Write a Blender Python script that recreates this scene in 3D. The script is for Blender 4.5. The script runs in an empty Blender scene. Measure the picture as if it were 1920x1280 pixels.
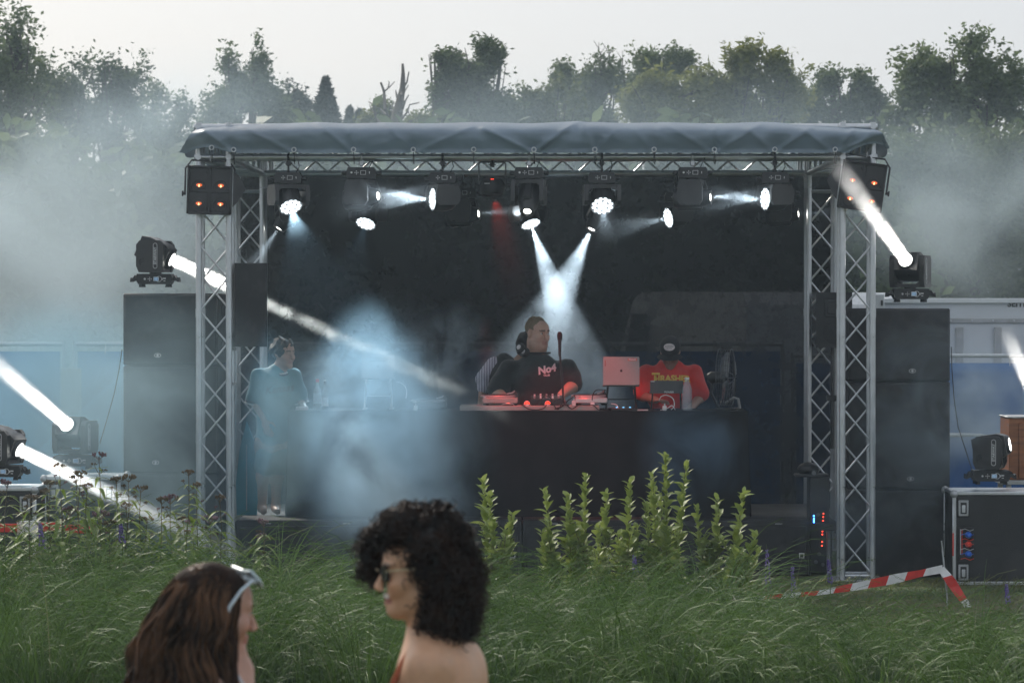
import bpy, bmesh, math, random
import numpy as np
from mathutils import Vector, Matrix, Euler, Quaternion, noise as mnoise
from mathutils.bvhtree import BVHTree

random.seed(7)
RNG = np.random.default_rng(7)
R = math.radians
scene = bpy.context.scene
COL = scene.collection

# ------------------------------------------------------------------ camera
F = 5850.0                      # focal length in pixels of the 1920 px wide photograph
CX, CY, CAMH = 1004.0, 571.0, 2.2
cam_d = bpy.data.cameras.new('camera')
cam = bpy.data.objects.new('camera', cam_d)
COL.objects.link(cam)
cam_d.sensor_width = 36.0
cam_d.lens = F / 1920.0 * 36.0
cam_d.clip_start = 0.5
cam_d.clip_end = 3000.0
cam.location = (0, 0, CAMH)
cam.rotation_euler = (R(90) - math.atan(69 / F), 0, math.atan(44 / F))
cam_d.dof.use_dof = True
cam_d.dof.focus_distance = 22.5
cam_d.dof.aperture_fstop = 6.3
scene.camera = cam

# ------------------------------------------------------------------ sky and sun
SUN_EL, SUN_AZ = 34.0, -28.0    # degrees; azimuth from +Y (behind the stage) towards -X
wd = bpy.data.worlds.new('World')
scene.world = wd
wd.use_nodes = True
wn = wd.node_tree
wn.nodes.clear()
w_out = wn.nodes.new('ShaderNodeOutputWorld')
w_bg = wn.nodes.new('ShaderNodeBackground')
w_sky = wn.nodes.new('ShaderNodeTexSky')
w_sky.sky_type = 'NISHITA'
w_sky.sun_disc = False
w_sky.sun_elevation = R(SUN_EL)
w_sky.sun_rotation = R(SUN_AZ)
w_sky.altitude = 100
w_sky.air_density = 1.0
w_sky.dust_density = 4.0
w_sky.ozone_density = 1.0
w_hs = wn.nodes.new('ShaderNodeHueSaturation')
w_hs.inputs['Saturation'].default_value = 0.90
w_mix = wn.nodes.new('ShaderNodeMix')
w_mix.data_type = 'RGBA'
w_mix.inputs[0].default_value = 0.66          # thin even overcast veil over the clear sky
w_mix.inputs[7].default_value = (8.9, 9.4, 10.2, 1)
wn.links.new(w_sky.outputs[0], w_hs.inputs['Color'])
wn.links.new(w_hs.outputs[0], w_mix.inputs[6])
wn.links.new(w_mix.outputs[2], w_bg.inputs[0])
w_bg.inputs[1].default_value = 0.071
wn.links.new(w_bg.outputs[0], w_out.inputs[0])

sun_d = bpy.data.lights.new('sun', 'SUN')
sun_d.energy = 2.3
sun_d.angle = R(3.0)
sun_d.color = (1.0, 0.93, 0.83)
sun = bpy.data.objects.new('sun', sun_d)
COL.objects.link(sun)
_az, _el = R(SUN_AZ), R(SUN_EL)
SUN_DIR = Vector((math.sin(_az) * math.cos(_el), math.cos(_az) * math.cos(_el), math.sin(_el)))
sun.rotation_euler = SUN_DIR.to_track_quat('Z', 'Y').to_euler()
sun.location = SUN_DIR * 60

# ------------------------------------------------------------------ exposure and render settings
vs = scene.view_settings
vs.view_transform = 'Standard'
vs.look = 'None'
vs.gamma = 1.0
vs.use_curve_mapping = False
vs.exposure = 0.37
cy = scene.cycles
cy.max_bounces = 6
cy.diffuse_bounces = 2
cy.glossy_bounces = 2
cy.transmission_bounces = 4
cy.transparent_max_bounces = 10
cy.volume_bounces = 0
cy.caustics_reflective = False
cy.caustics_refractive = False
cy.use_denoising = True
cy.denoiser = 'OPENIMAGEDENOISE'
cy.sample_clamp_indirect = 6.0
cy.use_light_tree = True
cy.adaptive_threshold = 0.035
cy.volume_step_rate = 1.0
cy.volume_max_steps = 64

# ------------------------------------------------------------------ helpers
def P(px, py, Y):
    """world point at depth Y that the photograph shows at pixel (px, py)"""
    return Vector(((px - CX) / F * Y, Y, CAMH - (py - CY) / F * Y))

def tag(o, label=None, cat=None, group=None, kind=None):
    if label: o['label'] = label
    if cat: o['category'] = cat
    if group: o['group'] = group
    if kind: o['kind'] = kind
    return o

def link(o, parent=None):
    COL.objects.link(o)
    if parent is not None:
        o.parent = parent
    return o

def thing(name, label, cat, loc=(0, 0, 0), rot=(0, 0, 0), group=None, kind=None):
    o = bpy.data.objects.new(name, None)
    o.empty_display_size = 0.1
    COL.objects.link(o)
    o.location = loc
    o.rotation_euler = rot
    return tag(o, label, cat, group, kind)

def inst(name, me, parent=None, M=None):
    o = bpy.data.objects.new(name, me)
    COL.objects.link(o)
    if parent is not None: o.parent = parent
    if M is not None: o.matrix_local = M
    return o

def copy_tree(o, parent=None):
    c = o.copy()
    COL.objects.link(c)
    c.parent = parent
    for ch in list(o.children):
        copy_tree(ch, c)
    return c

def frame(z, up=Vector((0, 0, 1))):
    """rotation matrix whose Z axis is z"""
    z = Vector(z).normalized()
    u = Vector(up)
    if abs(z.dot(u)) > 0.99: u = Vector((0, 1, 0))
    x = u.cross(z).normalized()
    y = z.cross(x)
    return Matrix((x, y, z)).transposed()

def TR(loc, rot3=None, s=1.0):
    M = Matrix.Translation(Vector(loc))
    if rot3 is not None: M = M @ rot3.to_4x4()
    if s != 1.0: M = M @ Matrix.Scale(s, 4)
    return M

def finish(me, smooth=40):
    if smooth:
        me.shade_smooth()
        if smooth < 170:
            me.set_sharp_from_angle(angle=R(smooth))

class MB:
    """collects shapes and links them as one mesh object"""
    def __init__(s):
        s.v = []; s.f = []; s.mi = []; s.m = 0
    def add(s, vs_, fs, M=None):
        n = len(s.v)
        if M is not None: vs_ = [M @ Vector(p) for p in vs_]
        s.v += [tuple(p) for p in vs_]
        s.f += [tuple(i + n for i in f) for f in fs]
        s.mi += [s.m] * len(fs)
        return s
    def box(s, c, size, b=0.0, M=None):
        c = Vector(c); h = Vector(size) / 2
        if b <= 0:
            vs_ = [c + Vector((sx * h.x, sy * h.y, sz * h.z)) for sx in (-1, 1) for sy in (-1, 1) for sz in (-1, 1)]
            fs = [(0, 1, 3, 2), (4, 6, 7, 5), (0, 4, 5, 1), (2, 3, 7, 6), (0, 2, 6, 4), (1, 5, 7, 3)]
            return s.add(vs_, fs, M)
        b = min(b, min(h) * 0.98)
        vs_ = []; idx = {}
        for sx in (-1, 1):
            for sy in (-1, 1):
                for sz in (-1, 1):
                    for a in range(3):
                        q = [h.x - b, h.y - b, h.z - b]
                        q[a] = h[a]
                        idx[(sx, sy, sz, a)] = len(vs_)
                        vs_.append(c + Vector((sx * q[0], sy * q[1], sz * q[2])))
        fs = []
        def put(f):
            cen = sum((vs_[i] for i in f), Vector()) / len(f) - c
            nrm = (vs_[f[1]] - vs_[f[0]]).cross(vs_[f[2]] - vs_[f[0]])
            fs.append(tuple(f) if nrm.dot(cen) > 0 else tuple(reversed(f)))
        S = (-1, 1)
        for t in S:
            put([idx[(t, -1, -1, 0)], idx[(t, 1, -1, 0)], idx[(t, 1, 1, 0)], idx[(t, -1, 1, 0)]])
            put([idx[(-1, t, -1, 1)], idx[(1, t, -1, 1)], idx[(1, t, 1, 1)], idx[(-1, t, 1, 1)]])
            put([idx[(-1, -1, t, 2)], idx[(1, -1, t, 2)], idx[(1, 1, t, 2)], idx[(-1, 1, t, 2)]])
        for a in S:
            for d in S:
                put([idx[(a, d, -1, 0)], idx[(a, d, 1, 0)], idx[(a, d, 1, 1)], idx[(a, d, -1, 1)]])
                put([idx[(a, -1, d, 0)], idx[(a, 1, d, 0)], idx[(a, 1, d, 2)], idx[(a, -1, d, 2)]])
                put([idx[(-1, a, d, 1)], idx[(1, a, d, 1)], idx[(1, a, d, 2)], idx[(-1, a, d, 2)]])
        for sx in S:
            for sy in S:
                for sz in S:
                    put([idx[(sx, sy, sz, 0)], idx[(sx, sy, sz, 1)], idx[(sx, sy, sz, 2)]])
        return s.add(vs_, fs, M)
    def tube(s, p0, p1, r0, r1=None, n=10, caps=True, M=None):
        r1 = r0 if r1 is None else r1
        p0, p1 = Vector(p0), Vector(p1)
        B = frame(p1 - p0)
        vs_ = []
        for p, r in ((p0, r0), (p1, r1)):
            for k in range(n):
                a = 2 * math.pi * k / n
                vs_.append(p + B @ Vector((r * math.cos(a), r * math.sin(a), 0)))
        fs = [(k, (k + 1) % n, n + (k + 1) % n, n + k) for k in range(n)]
        if caps:
            fs.append(tuple(range(n - 1, -1, -1))); fs.append(tuple(range(n, 2 * n)))
        return s.add(vs_, fs, M)
    def path(s, pts, r, n=6, M=None, closed=False):
        pts = [Vector(p) for p in pts]
        m = len(pts)
        rr = r if isinstance(r, (list, tuple)) else [r] * m
        vs_ = []
        prev = None
        for i, p in enumerate(pts):
            if closed: t = pts[(i + 1) % m] - pts[i - 1]
            else: t = pts[min(i + 1, m - 1)] - pts[max(i - 1, 0)]
            if t.length < 1e-9: t = Vector((0, 0, 1))
            t.normalize()
            if prev is None:
                B = frame(t); x = B.col[0]
            else:
                x = prev - t * prev.dot(t)
                x = x.normalized() if x.length > 1e-6 else frame(t).col[0]
            y = t.cross(x)
            prev = x.copy()
            for k in range(n):
                a = 2 * math.pi * k / n
                vs_.append(p + (x * math.cos(a) + y * math.sin(a)) * rr[i])
        fs = []
        for i in range(m if closed else m - 1):
            j = (i + 1) % m
            for k in range(n):
                fs.append((i * n + k, i * n + (k + 1) % n, j * n + (k + 1) % n, j * n + k))
        if not closed:
            fs.append(tuple(range(n - 1, -1, -1))); fs.append(tuple(range((m - 1) * n, m * n)))
        return s.add(vs_, fs, M)
    def lathe(s, prof, n=24, M=None, caps=True, sx=1.0, sy=1.0):
        vs_ = []
        for r, z in prof:
            for k in range(n):
                a = 2 * math.pi * k / n
                vs_.append(Vector((r * math.cos(a) * sx, r * math.sin(a) * sy, z)))
        fs = []
        for i in range(len(prof) - 1):
            for k in range(n):
                fs.append((i * n + k, i * n + (k + 1) % n, (i + 1) * n + (k + 1) % n, (i + 1) * n + k))
        if caps:
            fs.append(tuple(range(n - 1, -1, -1)))
            fs.append(tuple(range((len(prof) - 1) * n, len(prof) * n)))
        return s.add(vs_, fs, M)
    def prism(s, poly, z0, z1, M=None):
        n = len(poly)
        vs_ = [Vector((p[0], p[1], z0)) for p in poly] + [Vector((p[0], p[1], z1)) for p in poly]
        fs = [(k, (k + 1) % n, n + (k + 1) % n, n + k) for k in range(n)]
        fs.append(tuple(range(n - 1, -1, -1))); fs.append(tuple(range(n, 2 * n)))
        return s.add(vs_, fs, M)
    def ball(s, c, r, nu=14, nv=9, M=None):
        if not hasattr(r, '__len__'): r = (r, r, r)
        c = Vector(c)
        vs_ = [c + Vector((0, 0, -r[2]))]
        for j in range(1, nv):
            t = math.pi * j / nv - math.pi / 2
            for k in range(nu):
                a = 2 * math.pi * k / nu
                vs_.append(c + Vector((r[0] * math.cos(t) * math.cos(a), r[1] * math.cos(t) * math.sin(a), r[2] * math.sin(t))))
        vs_.append(c + Vector((0, 0, r[2])))
        fs = [(0, 1 + (k + 1) % nu, 1 + k) for k in range(nu)]
        for j in range(nv - 2):
            for k in range(nu):
                a = 1 + j * nu + k; b = 1 + j * nu + (k + 1) % nu
                fs.append((a, b, b + nu, a + nu))
        last = len(vs_) - 1; o = 1 + (nv - 2) * nu
        fs += [(o + k, o + (k + 1) % nu, last) for k in range(nu)]
        return s.add(vs_, fs, M)
    def grid(s, nu, nv, fn, M=None):
        vs_ = [Vector(fn(i / nu, j / nv)) for j in range(nv + 1) for i in range(nu + 1)]
        w = nu + 1
        fs = [(j * w + i, j * w + i + 1, (j + 1) * w + i + 1, (j + 1) * w + i) for j in range(nv) for i in range(nu)]
        return s.add(vs_, fs, M)
    def mesh(s, name, mats, smooth=40):
        me = bpy.data.meshes.new(name)
        me.from_pydata(s.v, [], s.f)
        if not isinstance(mats, (list, tuple)): mats = [mats]
        for m in mats: me.materials.append(m)
        if len(mats) > 1: me.polygons.foreach_set('material_index', s.mi)
        me.update()
        finish(me, smooth)
        return me
    def build(s, name, mats, parent=None, smooth=40, M=None):
        return inst(name, s.mesh(name, mats, smooth), parent, M)

def np_mesh(name, verts, faces, mats, smooth=True, mat_idx=None):
    """verts (n,3) float array, faces (m,k) int array with k = 3 or 4"""
    me = bpy.data.meshes.new(name)
    verts = np.ascontiguousarray(verts, dtype=np.float32)
    faces = np.ascontiguousarray(faces, dtype=np.int32)
    m, k = faces.shape
    me.vertices.add(len(verts)); me.vertices.foreach_set('co', verts.ravel())
    me.loops.add(m * k); me.loops.foreach_set('vertex_index', faces.ravel())
    me.polygons.add(m)
    me.polygons.foreach_set('loop_start', np.arange(0, m * k, k, dtype=np.int32))
    me.polygons.foreach_set('loop_total', np.full(m, k, dtype=np.int32))
    if smooth: me.polygons.foreach_set('use_smooth', np.ones(m, dtype=bool))
    if not isinstance(mats, (list, tuple)): mats = [mats]
    for x in mats: me.materials.append(x)
    if mat_idx is not None: me.polygons.foreach_set('material_index', np.asarray(mat_idx, dtype=np.int32))
    me.update(); me.validate()
    return me

def color_attr(me, name, arr):
    a = me.attributes.new(name, 'FLOAT_COLOR', 'POINT')
    d = np.ones((len(arr), 4), dtype=np.float32)
    d[:, :arr.shape[1]] = arr
    a.data.foreach_set('color', d.ravel())

def text_mesh(txt, size, depth=0.0, shear=0.0, align='CENTER', bold=0.0):
    cu = bpy.data.curves.new('lettering', 'FONT')
    cu.body = txt; cu.size = size; cu.extrude = depth; cu.shear = shear; cu.offset = bold
    cu.align_x = align; cu.align_y = 'CENTER'; cu.resolution_u = 3
    o = bpy.data.objects.new('lettering', cu)
    COL.objects.link(o)
    dg = bpy.context.evaluated_depsgraph_get()
    me = bpy.data.meshes.new_from_object(o.evaluated_get(dg))
    bpy.data.objects.remove(o); bpy.data.curves.remove(cu)
    return me

def lettering(txt, size, mat, parent, M, depth=0.0008, shear=0.0, bold=0.0, name='lettering', align='CENTER'):
    me = text_mesh(txt, size, depth, shear, align, bold)
    me.materials.clear(); me.materials.append(mat)
    return inst(name, me, parent, M)

# M for a flat thing that faces the camera side (-Y): local x -> +X, local y -> +Z, local z -> -Y
FACE = Matrix(((1, 0, 0, 0), (0, 0, -1, 0), (0, 1, 0, 0), (0, 0, 0, 1)))
def face_at(p, roll=0.0, yaw=0.0):
    return Matrix.Translation(Vector(p)) @ Matrix.Rotation(yaw, 4, 'Z') @ FACE @ Matrix.Rotation(roll, 4, 'Z')

# ------------------------------------------------------------------ materials
MATS = {}
def mat(name, color, rough=0.6, metal=0.0, var=0.15, scale=18.0, bump=0.0, bscale=60.0, spec=0.5,
        rvar=0.1, transl=0.0, emit=None, estr=0.0, coat=0.0, attr=None, sheen=0.0, stretch=None, coord='Object', dust=0.0, alpha=1.0):
    if name in MATS: return MATS[name]
    m = bpy.data.materials.new(name)
    m.use_nodes = True
    nt = m.node_tree
    bs = nt.nodes['Principled BSDF']
    tc = nt.nodes.new('ShaderNodeTexCoord')
    src = tc.outputs[coord]
    if stretch:
        mp = nt.nodes.new('ShaderNodeMapping')
        mp.inputs['Scale'].default_value = stretch
        nt.links.new(src, mp.inputs[0]); src = mp.outputs[0]
    nz = nt.nodes.new('ShaderNodeTexNoise')
    nz.inputs['Scale'].default_value = scale
    nz.inputs['Detail'].default_value = 4.0
    nt.links.new(src, nz.inputs['Vector'])
    rp = nt.nodes.new('ShaderNodeMapRange')
    rp.inputs[1].default_value = 0.3; rp.inputs[2].default_value = 0.7
    rp.inputs[3].default_value = 1 - var; rp.inputs[4].default_value = 1 + var
    nt.links.new(nz.outputs[0], rp.inputs[0])
    mul = nt.nodes.new('ShaderNodeVectorMath'); mul.operation = 'SCALE'
    if attr:
        at = nt.nodes.new('ShaderNodeAttribute'); at.attribute_name = attr
        nt.links.new(at.outputs['Color'], mul.inputs[0])
    else:
        mul.inputs[0].default_value = color[:3]
    nt.links.new(rp.outputs[0], mul.inputs['Scale'])
    cout = mul.outputs[0]
    if dust:
        n2 = nt.nodes.new('ShaderNodeTexNoise'); n2.inputs['Scale'].default_value = scale * 0.35; n2.inputs['Detail'].default_value = 8
        nt.links.new(src, n2.inputs['Vector'])
        r2 = nt.nodes.new('ShaderNodeMapRange'); r2.inputs[1].default_value = 0.5; r2.inputs[2].default_value = 0.8
        r2.inputs[3].default_value = 0; r2.inputs[4].default_value = dust
        nt.links.new(n2.outputs[0], r2.inputs[0])
        mx = nt.nodes.new('ShaderNodeMix'); mx.data_type = 'RGBA'
        nt.links.new(r2.outputs[0], mx.inputs[0]); nt.links.new(cout, mx.inputs[6]); mx.inputs[7].default_value = (0.33, 0.31, 0.28, 1)
        cout = mx.outputs[2]
    nt.links.new(cout, bs.inputs['Base Color'])
    bs.inputs['Metallic'].default_value = metal
    bs.inputs['Specular IOR Level'].default_value = spec
    if rvar:
        rr = nt.nodes.new('ShaderNodeMapRange')
        rr.inputs[1].default_value = 0.3; rr.inputs[2].default_value = 0.7
        rr.inputs[3].default_value = max(0.02, rough - rvar); rr.inputs[4].default_value = min(1, rough + rvar)
        nt.links.new(nz.outputs[0], rr.inputs[0]); nt.links.new(rr.outputs[0], bs.inputs['Roughness'])
    else:
        bs.inputs['Roughness'].default_value = rough
    if coat:
        bs.inputs['Coat Weight'].default_value = coat; bs.inputs['Coat Roughness'].default_value = 0.15
    if sheen:
        bs.inputs['Sheen Weight'].default_value = sheen
    if bump:
        nb = nt.nodes.new('ShaderNodeTexNoise'); nb.inputs['Scale'].default_value = bscale; nb.inputs['Detail'].default_value = 6
        nt.links.new(src, nb.inputs['Vector'])
        bp = nt.nodes.new('ShaderNodeBump'); bp.inputs['Strength'].default_value = bump; bp.inputs['Distance'].default_value = 0.01
        nt.links.new(nb.outputs[0], bp.inputs['Height']); nt.links.new(bp.outputs[0], bs.inputs['Normal'])
    if emit is not None:
        bs.inputs['Emission Color'].default_value = (*emit, 1); bs.inputs['Emission Strength'].default_value = estr
    if emit is not None: m.cycles.emission_sampling = 'NONE'
    if alpha < 1: bs.inputs['Alpha'].default_value = alpha
    if transl:
        out = nt.nodes['Material Output']
        tb = nt.nodes.new('ShaderNodeBsdfTranslucent')
        ms = nt.nodes.new('ShaderNodeMixShader'); ms.inputs[0].default_value = transl
        nt.links.new(cout, tb.inputs[0])
        nt.links.new(bs.outputs[0], ms.inputs[1]); nt.links.new(tb.outputs[0], ms.inputs[2])
        nt.links.new(ms.outputs[0], out.inputs['Surface'])
    MATS[name] = m
    return m

def leaf_mat(name, c0, c1, transl=0.4, rough=0.55, scale=3.0, attr=None, coord='Object'):
    """foliage: colour drifts between c0 and c1 over the plant and from leaf to leaf"""
    m = bpy.data.materials.new(name); m.use_nodes = True
    nt = m.node_tree; bs = nt.nodes['Principled BSDF']
    tc = nt.nodes.new('ShaderNodeTexCoord')
    nz = nt.nodes.new('ShaderNodeTexNoise'); nz.inputs['Scale'].default_value = scale; nz.inputs['Detail'].default_value = 3
    nt.links.new(tc.outputs[coord], nz.inputs['Vector'])
    gi = nt.nodes.new('ShaderNodeNewGeometry')
    ad = nt.nodes.new('ShaderNodeMath'); ad.operation = 'MULTIPLY_ADD'; ad.inputs[1].default_value = 0.5
    nt.links.new(gi.outputs['Random Per Island'], ad.inputs[0]); nt.links.new(nz.outputs[0], ad.inputs[2])
    oi = nt.nodes.new('ShaderNodeObjectInfo')
    ad2 = nt.nodes.new('ShaderNodeMath'); ad2.operation = 'MULTIPLY_ADD'; ad2.inputs[1].default_value = 0.35
    nt.links.new(oi.outputs['Random'], ad2.inputs[0]); nt.links.new(ad.outputs[0], ad2.inputs[2])
    mr = nt.nodes.new('ShaderNodeMapRange'); mr.inputs[1].default_value = 0.55; mr.inputs[2].default_value = 1.2
    nt.links.new(ad2.outputs[0], mr.inputs[0])
    mx = nt.nodes.new('ShaderNodeMix'); mx.data_type = 'RGBA'
    mx.inputs[6].default_value = (*c0, 1); mx.inputs[7].default_value = (*c1, 1)
    nt.links.new(mr.outputs[0], mx.inputs[0])
    nt.links.new(mx.outputs[2], bs.inputs['Base Color'])
    bs.inputs['Roughness'].default_value = rough
    bs.inputs['Specular IOR Level'].default_value = 0.35
    tb = nt.nodes.new('ShaderNodeBsdfTranslucent'); nt.links.new(mx.outputs[2], tb.inputs[0])
    ms = nt.nodes.new('ShaderNodeMixShader'); ms.inputs[0].default_value = transl
    nt.links.new(bs.outputs[0], ms.inputs[1]); nt.links.new(tb.outputs[0], ms.inputs[2])
    nt.links.new(ms.outputs[0], nt.nodes['Material Output'].inputs['Surface'])
    return m

def emit_mat(name, color, strength):
    if name in MATS: return MATS[name]
    m = bpy.data.materials.new(name); m.use_nodes = True
    nt = m.node_tree
    nt.nodes.remove(nt.nodes['Principled BSDF'])
    e = nt.nodes.new('ShaderNodeEmission'); e.inputs[0].default_value = (*color, 1); e.inputs[1].default_value = strength
    nt.links.new(e.outputs[0], nt.nodes['Material Output'].inputs['Surface'])
    m.cycles.emission_sampling = 'NONE'       # the lamp objects carry the light; the lit glass only shows
    MATS[name] = m
    return m

def glass_mat(name, color, rough=0.05, ior=1.3, mixt=0.6):
    m = bpy.data.materials.new(name); m.use_nodes = True
    nt = m.node_tree; bs = nt.nodes['Principled BSDF']
    bs.inputs['Base Color'].default_value = (*color, 1); bs.inputs['Roughness'].default_value = rough
    tr = nt.nodes.new('ShaderNodeBsdfTransparent'); tr.inputs[0].default_value = (*[min(1, c * 0.6 + 0.4) for c in color], 1)
    ms = nt.nodes.new('ShaderNodeMixShader'); ms.inputs[0].default_value = mixt
    nt.links.new(bs.outputs[0], ms.inputs[1]); nt.links.new(tr.outputs[0], ms.inputs[2])
    nt.links.new(ms.outputs[0], nt.nodes['Material Output'].inputs['Surface'])
    MATS[name] = m
    return m

M_alu = mat('brushed_aluminium', (0.60, 0.62, 0.64), 0.38, 0.85, var=0.12, scale=9, rvar=0.12, bump=0.05, bscale=120)
M_alu_d = mat('worn_aluminium', (0.42, 0.43, 0.44), 0.5, 0.7, var=0.2, scale=12, rvar=0.15)
M_black = mat('black_plastic', (0.018, 0.018, 0.02), 0.45, 0.0, var=0.3, scale=14, rvar=0.12, dust=0.05)
M_blackm = mat('black_painted_metal', (0.022, 0.022, 0.024), 0.38, 0.0, var=0.3, scale=10, rvar=0.12, bump=0.04, bscale=200, dust=0.06)
M_cab = mat('speaker_cabinet_paint', (0.016, 0.016, 0.018), 0.55, var=0.35, scale=5, bump=0.25, bscale=260, rvar=0.12, dust=0.10)
M_grille = mat('speaker_grille', (0.014, 0.014, 0.016), 0.65, var=0.3, scale=30, bump=0.5, bscale=420, dust=0.10)
M_rubber = mat('rubber', (0.015, 0.015, 0.015), 0.7, var=0.2)
M_white = mat('white_paint', (0.78, 0.78, 0.76), 0.5, var=0.06)
M_print = mat('white_print', (0.62, 0.62, 0.62), 0.6, var=0.08)
M_grey = mat('grey_plastic', (0.20, 0.21, 0.22), 0.5)
M_cloth_blk = mat('black_cloth', (0.010, 0.010, 0.012), 0.95, var=0.35, scale=6, bump=0.3, bscale=350, spec=0.12, dust=0.015)
# ------------------------------------------------------------------ ground
def ground_material():
    m = bpy.data.materials.new('meadow_ground'); m.use_nodes = True
    nt = m.node_tree; bs = nt.nodes['Principled BSDF']
    tc = nt.nodes.new('ShaderNodeTexCoord')
    a = nt.nodes.new('ShaderNodeTexNoise'); a.inputs['Scale'].default_value = 0.9; a.inputs['Detail'].default_value = 8
    b = nt.nodes.new('ShaderNodeTexNoise'); b.inputs['Scale'].default_value = 26; b.inputs['Detail'].default_value = 6
    for n in (a, b): nt.links.new(tc.outputs['Object'], n.inputs['Vector'])
    mx = nt.nodes.new('ShaderNodeMix'); mx.data_type = 'RGBA'
    mx.inputs[6].default_value = (0.045, 0.075, 0.02, 1); mx.inputs[7].default_value = (0.13, 0.12, 0.06, 1)
    rg = nt.nodes.new('ShaderNodeMapRange'); rg.inputs[1].default_value = 0.42; rg.inputs[2].default_value = 0.66
    nt.links.new(a.outputs[0], rg.inputs[0]); nt.links.new(rg.outputs[0], mx.inputs[0])
    mx2 = nt.nodes.new('ShaderNodeMix'); mx2.data_type = 'RGBA'; mx2.blend_type = 'MULTIPLY'; mx2.inputs[0].default_value = 0.7
    nt.links.new(mx.outputs[2], mx2.inputs[6])
    rp = nt.nodes.new('ShaderNodeMapRange'); rp.inputs[3].default_value = 0.5; rp.inputs[4].default_value = 1.4
    nt.links.new(b.outputs[0], rp.inputs[0]); nt.links.new(rp.outputs[0], mx2.inputs[7])
    nt.links.new(mx2.outputs[2], bs.inputs['Base Color'])
    bs.inputs['Roughness'].default_value = 0.95
    bp = nt.nodes.new('ShaderNodeBump'); bp.inputs['Strength'].default_value = 0.8; bp.inputs['Distance'].default_value = 0.04
    nt.links.new(b.outputs[0], bp.inputs['Height']); nt.links.new(bp.outputs[0], bs.inputs['Normal'])
    return m
g = MB()
g.grid(60, 60, lambda u, v: ((u - 0.5) * 320, v * 300 - 60, 0.0))
ground = g.build('ground', ground_material(), smooth=30)
tag(ground, kind='structure')

# short lawn in front of the stage: one uncountable mass of small blades
def blades(n, xs, ys, hs, ws, lean, curl, segs, z0=0.0, wind=(0.15, -0.1), azim=None, power=1.5):
    """n arching grass blades as one array of quads; every argument an array of n values"""
    az = RNG.uniform(0, 2 * np.pi, n) if azim is None else azim
    dx, dy = np.cos(az), np.sin(az)
    t = np.linspace(0, 1, segs + 1)[None, :]
    L = hs[:, None]
    ang = lean[:, None] + curl[:, None] * t ** power            # angle from the vertical along the blade
    ds = L / segs
    hx = np.concatenate([np.zeros((n, 1)), np.cumsum(np.sin(ang[:, 1:]) * ds, axis=1)], axis=1)
    hz = np.concatenate([np.zeros((n, 1)), np.cumsum(np.cos(ang[:, 1:]) * ds, axis=1)], axis=1)
    px = xs[:, None] + dx[:, None] * hx + wind[0] * t ** 2 * L
    py = ys[:, None] + dy[:, None] * hx + wind[1] * t ** 2 * L
    pz = z0 + np.maximum(hz, 0.02)
    tw = az + np.pi / 2 + RNG.normal(0, 0.5, n)
    wv = ws[:, None] * np.clip((1.08 - t) ** 1.15, 0.05, 1) * 0.5
    ox = np.cos(tw)[:, None] * wv; oy = np.sin(tw)[:, None] * wv
    V = np.stack([np.stack([px - ox, py - oy, pz], -1), np.stack([px + ox, py + oy, pz + 0.002], -1)], axis=2)
    V = V.reshape(n, (segs + 1) * 2, 3)
    base = (np.arange(n) * (segs + 1) * 2)[:, None, None]
    q = np.array([[2 * i, 2 * i + 1, 2 * i + 3, 2 * i + 2] for i in range(segs)])[None]
    return V.reshape(-1, 3), (base + q).reshape(-1, 4)

M_lawn = leaf_mat('lawn_blades', (0.055, 0.085, 0.02), (0.17, 0.17, 0.05), transl=0.35, scale=1.3)
n = 26000
ys = RNG.uniform(18.5, 24.6, n); xs = RNG.uniform(-4.6, 4.8, n)
V, Fq = blades(n, xs, ys, RNG.uniform(0.04, 0.13, n), RNG.uniform(0.004, 0.008, n), RNG.normal(0.25, 0.2, n), RNG.uniform(0.2, 1.2, n), 2)
lawn = inst('lawn_grass', np_mesh('lawn_grass', V, Fq, M_lawn))
tag(lawn, 'short sunlit lawn grass in front of the stage', 'grass', kind='stuff')
# ------------------------------------------------------------------ fence, trailer and van behind the stage
M_bluetarp = mat('blue_tarpaulin', (0.010, 0.10, 0.34), 0.45, var=0.15, scale=1.5, bump=0.3, bscale=5, transl=0.25)
M_galv = mat('galvanised_tube', (0.48, 0.50, 0.52), 0.42, 0.7, var=0.15)
def fence_panel(label, x0, x1, Y, ztop):
    t = thing('fence_panel', label, 'fence', ((x0 + x1) / 2, Y, 0), group='site fence panels')
    w = x1 - x0
    for z in (ztop, 0.14, ztop * 0.55):
        mb = MB(); mb.tube((-w / 2, 0, z), (w / 2, 0, z), 0.021, n=10); mb.build('rail', M_galv, t)
    for s in (-1, 1):
        mb = MB(); mb.tube((s * w / 2, 0, 0.05), (s * w / 2, 0, ztop + 0.03), 0.0205, n=10); mb.build('post', M_galv, t)
        mb = MB(); mb.box((s * w / 2, 0, 0.06), (0.16, 0.6, 0.12), 0.02); mb.build('foot', M_grey, t)
    def cl(u, v):
        return (-w / 2 + 0.03 + (w - 0.06) * u, -0.03 - 0.012 * math.sin(u * 22 + v * 3) * math.sin(v * 3.1) - 0.02 * math.sin(u * 7 + 1) * math.sin(v * 3.1), ztop - 0.07 - (ztop - 0.18) * v)
    mb = MB(); mb.grid(60, 16, cl); mb.build('tarpaulin', M_bluetarp, t, smooth=175)
    for k in range(int(w / 0.6)):
        x = -w / 2 + 0.3 + k * 0.6
        mb = MB(); mb.path([(x, -0.035, ztop - 0.09), (x, -0.024, ztop), (x, 0.024, ztop), (x, -0.03, ztop - 0.10)], 0.004, n=4); mb.build('cable_tie', M_white, t)
    return t
YFN = 30.2
xs_ = [-8.1, -4.52, -1.02, 2.45, 5.95]
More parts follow.
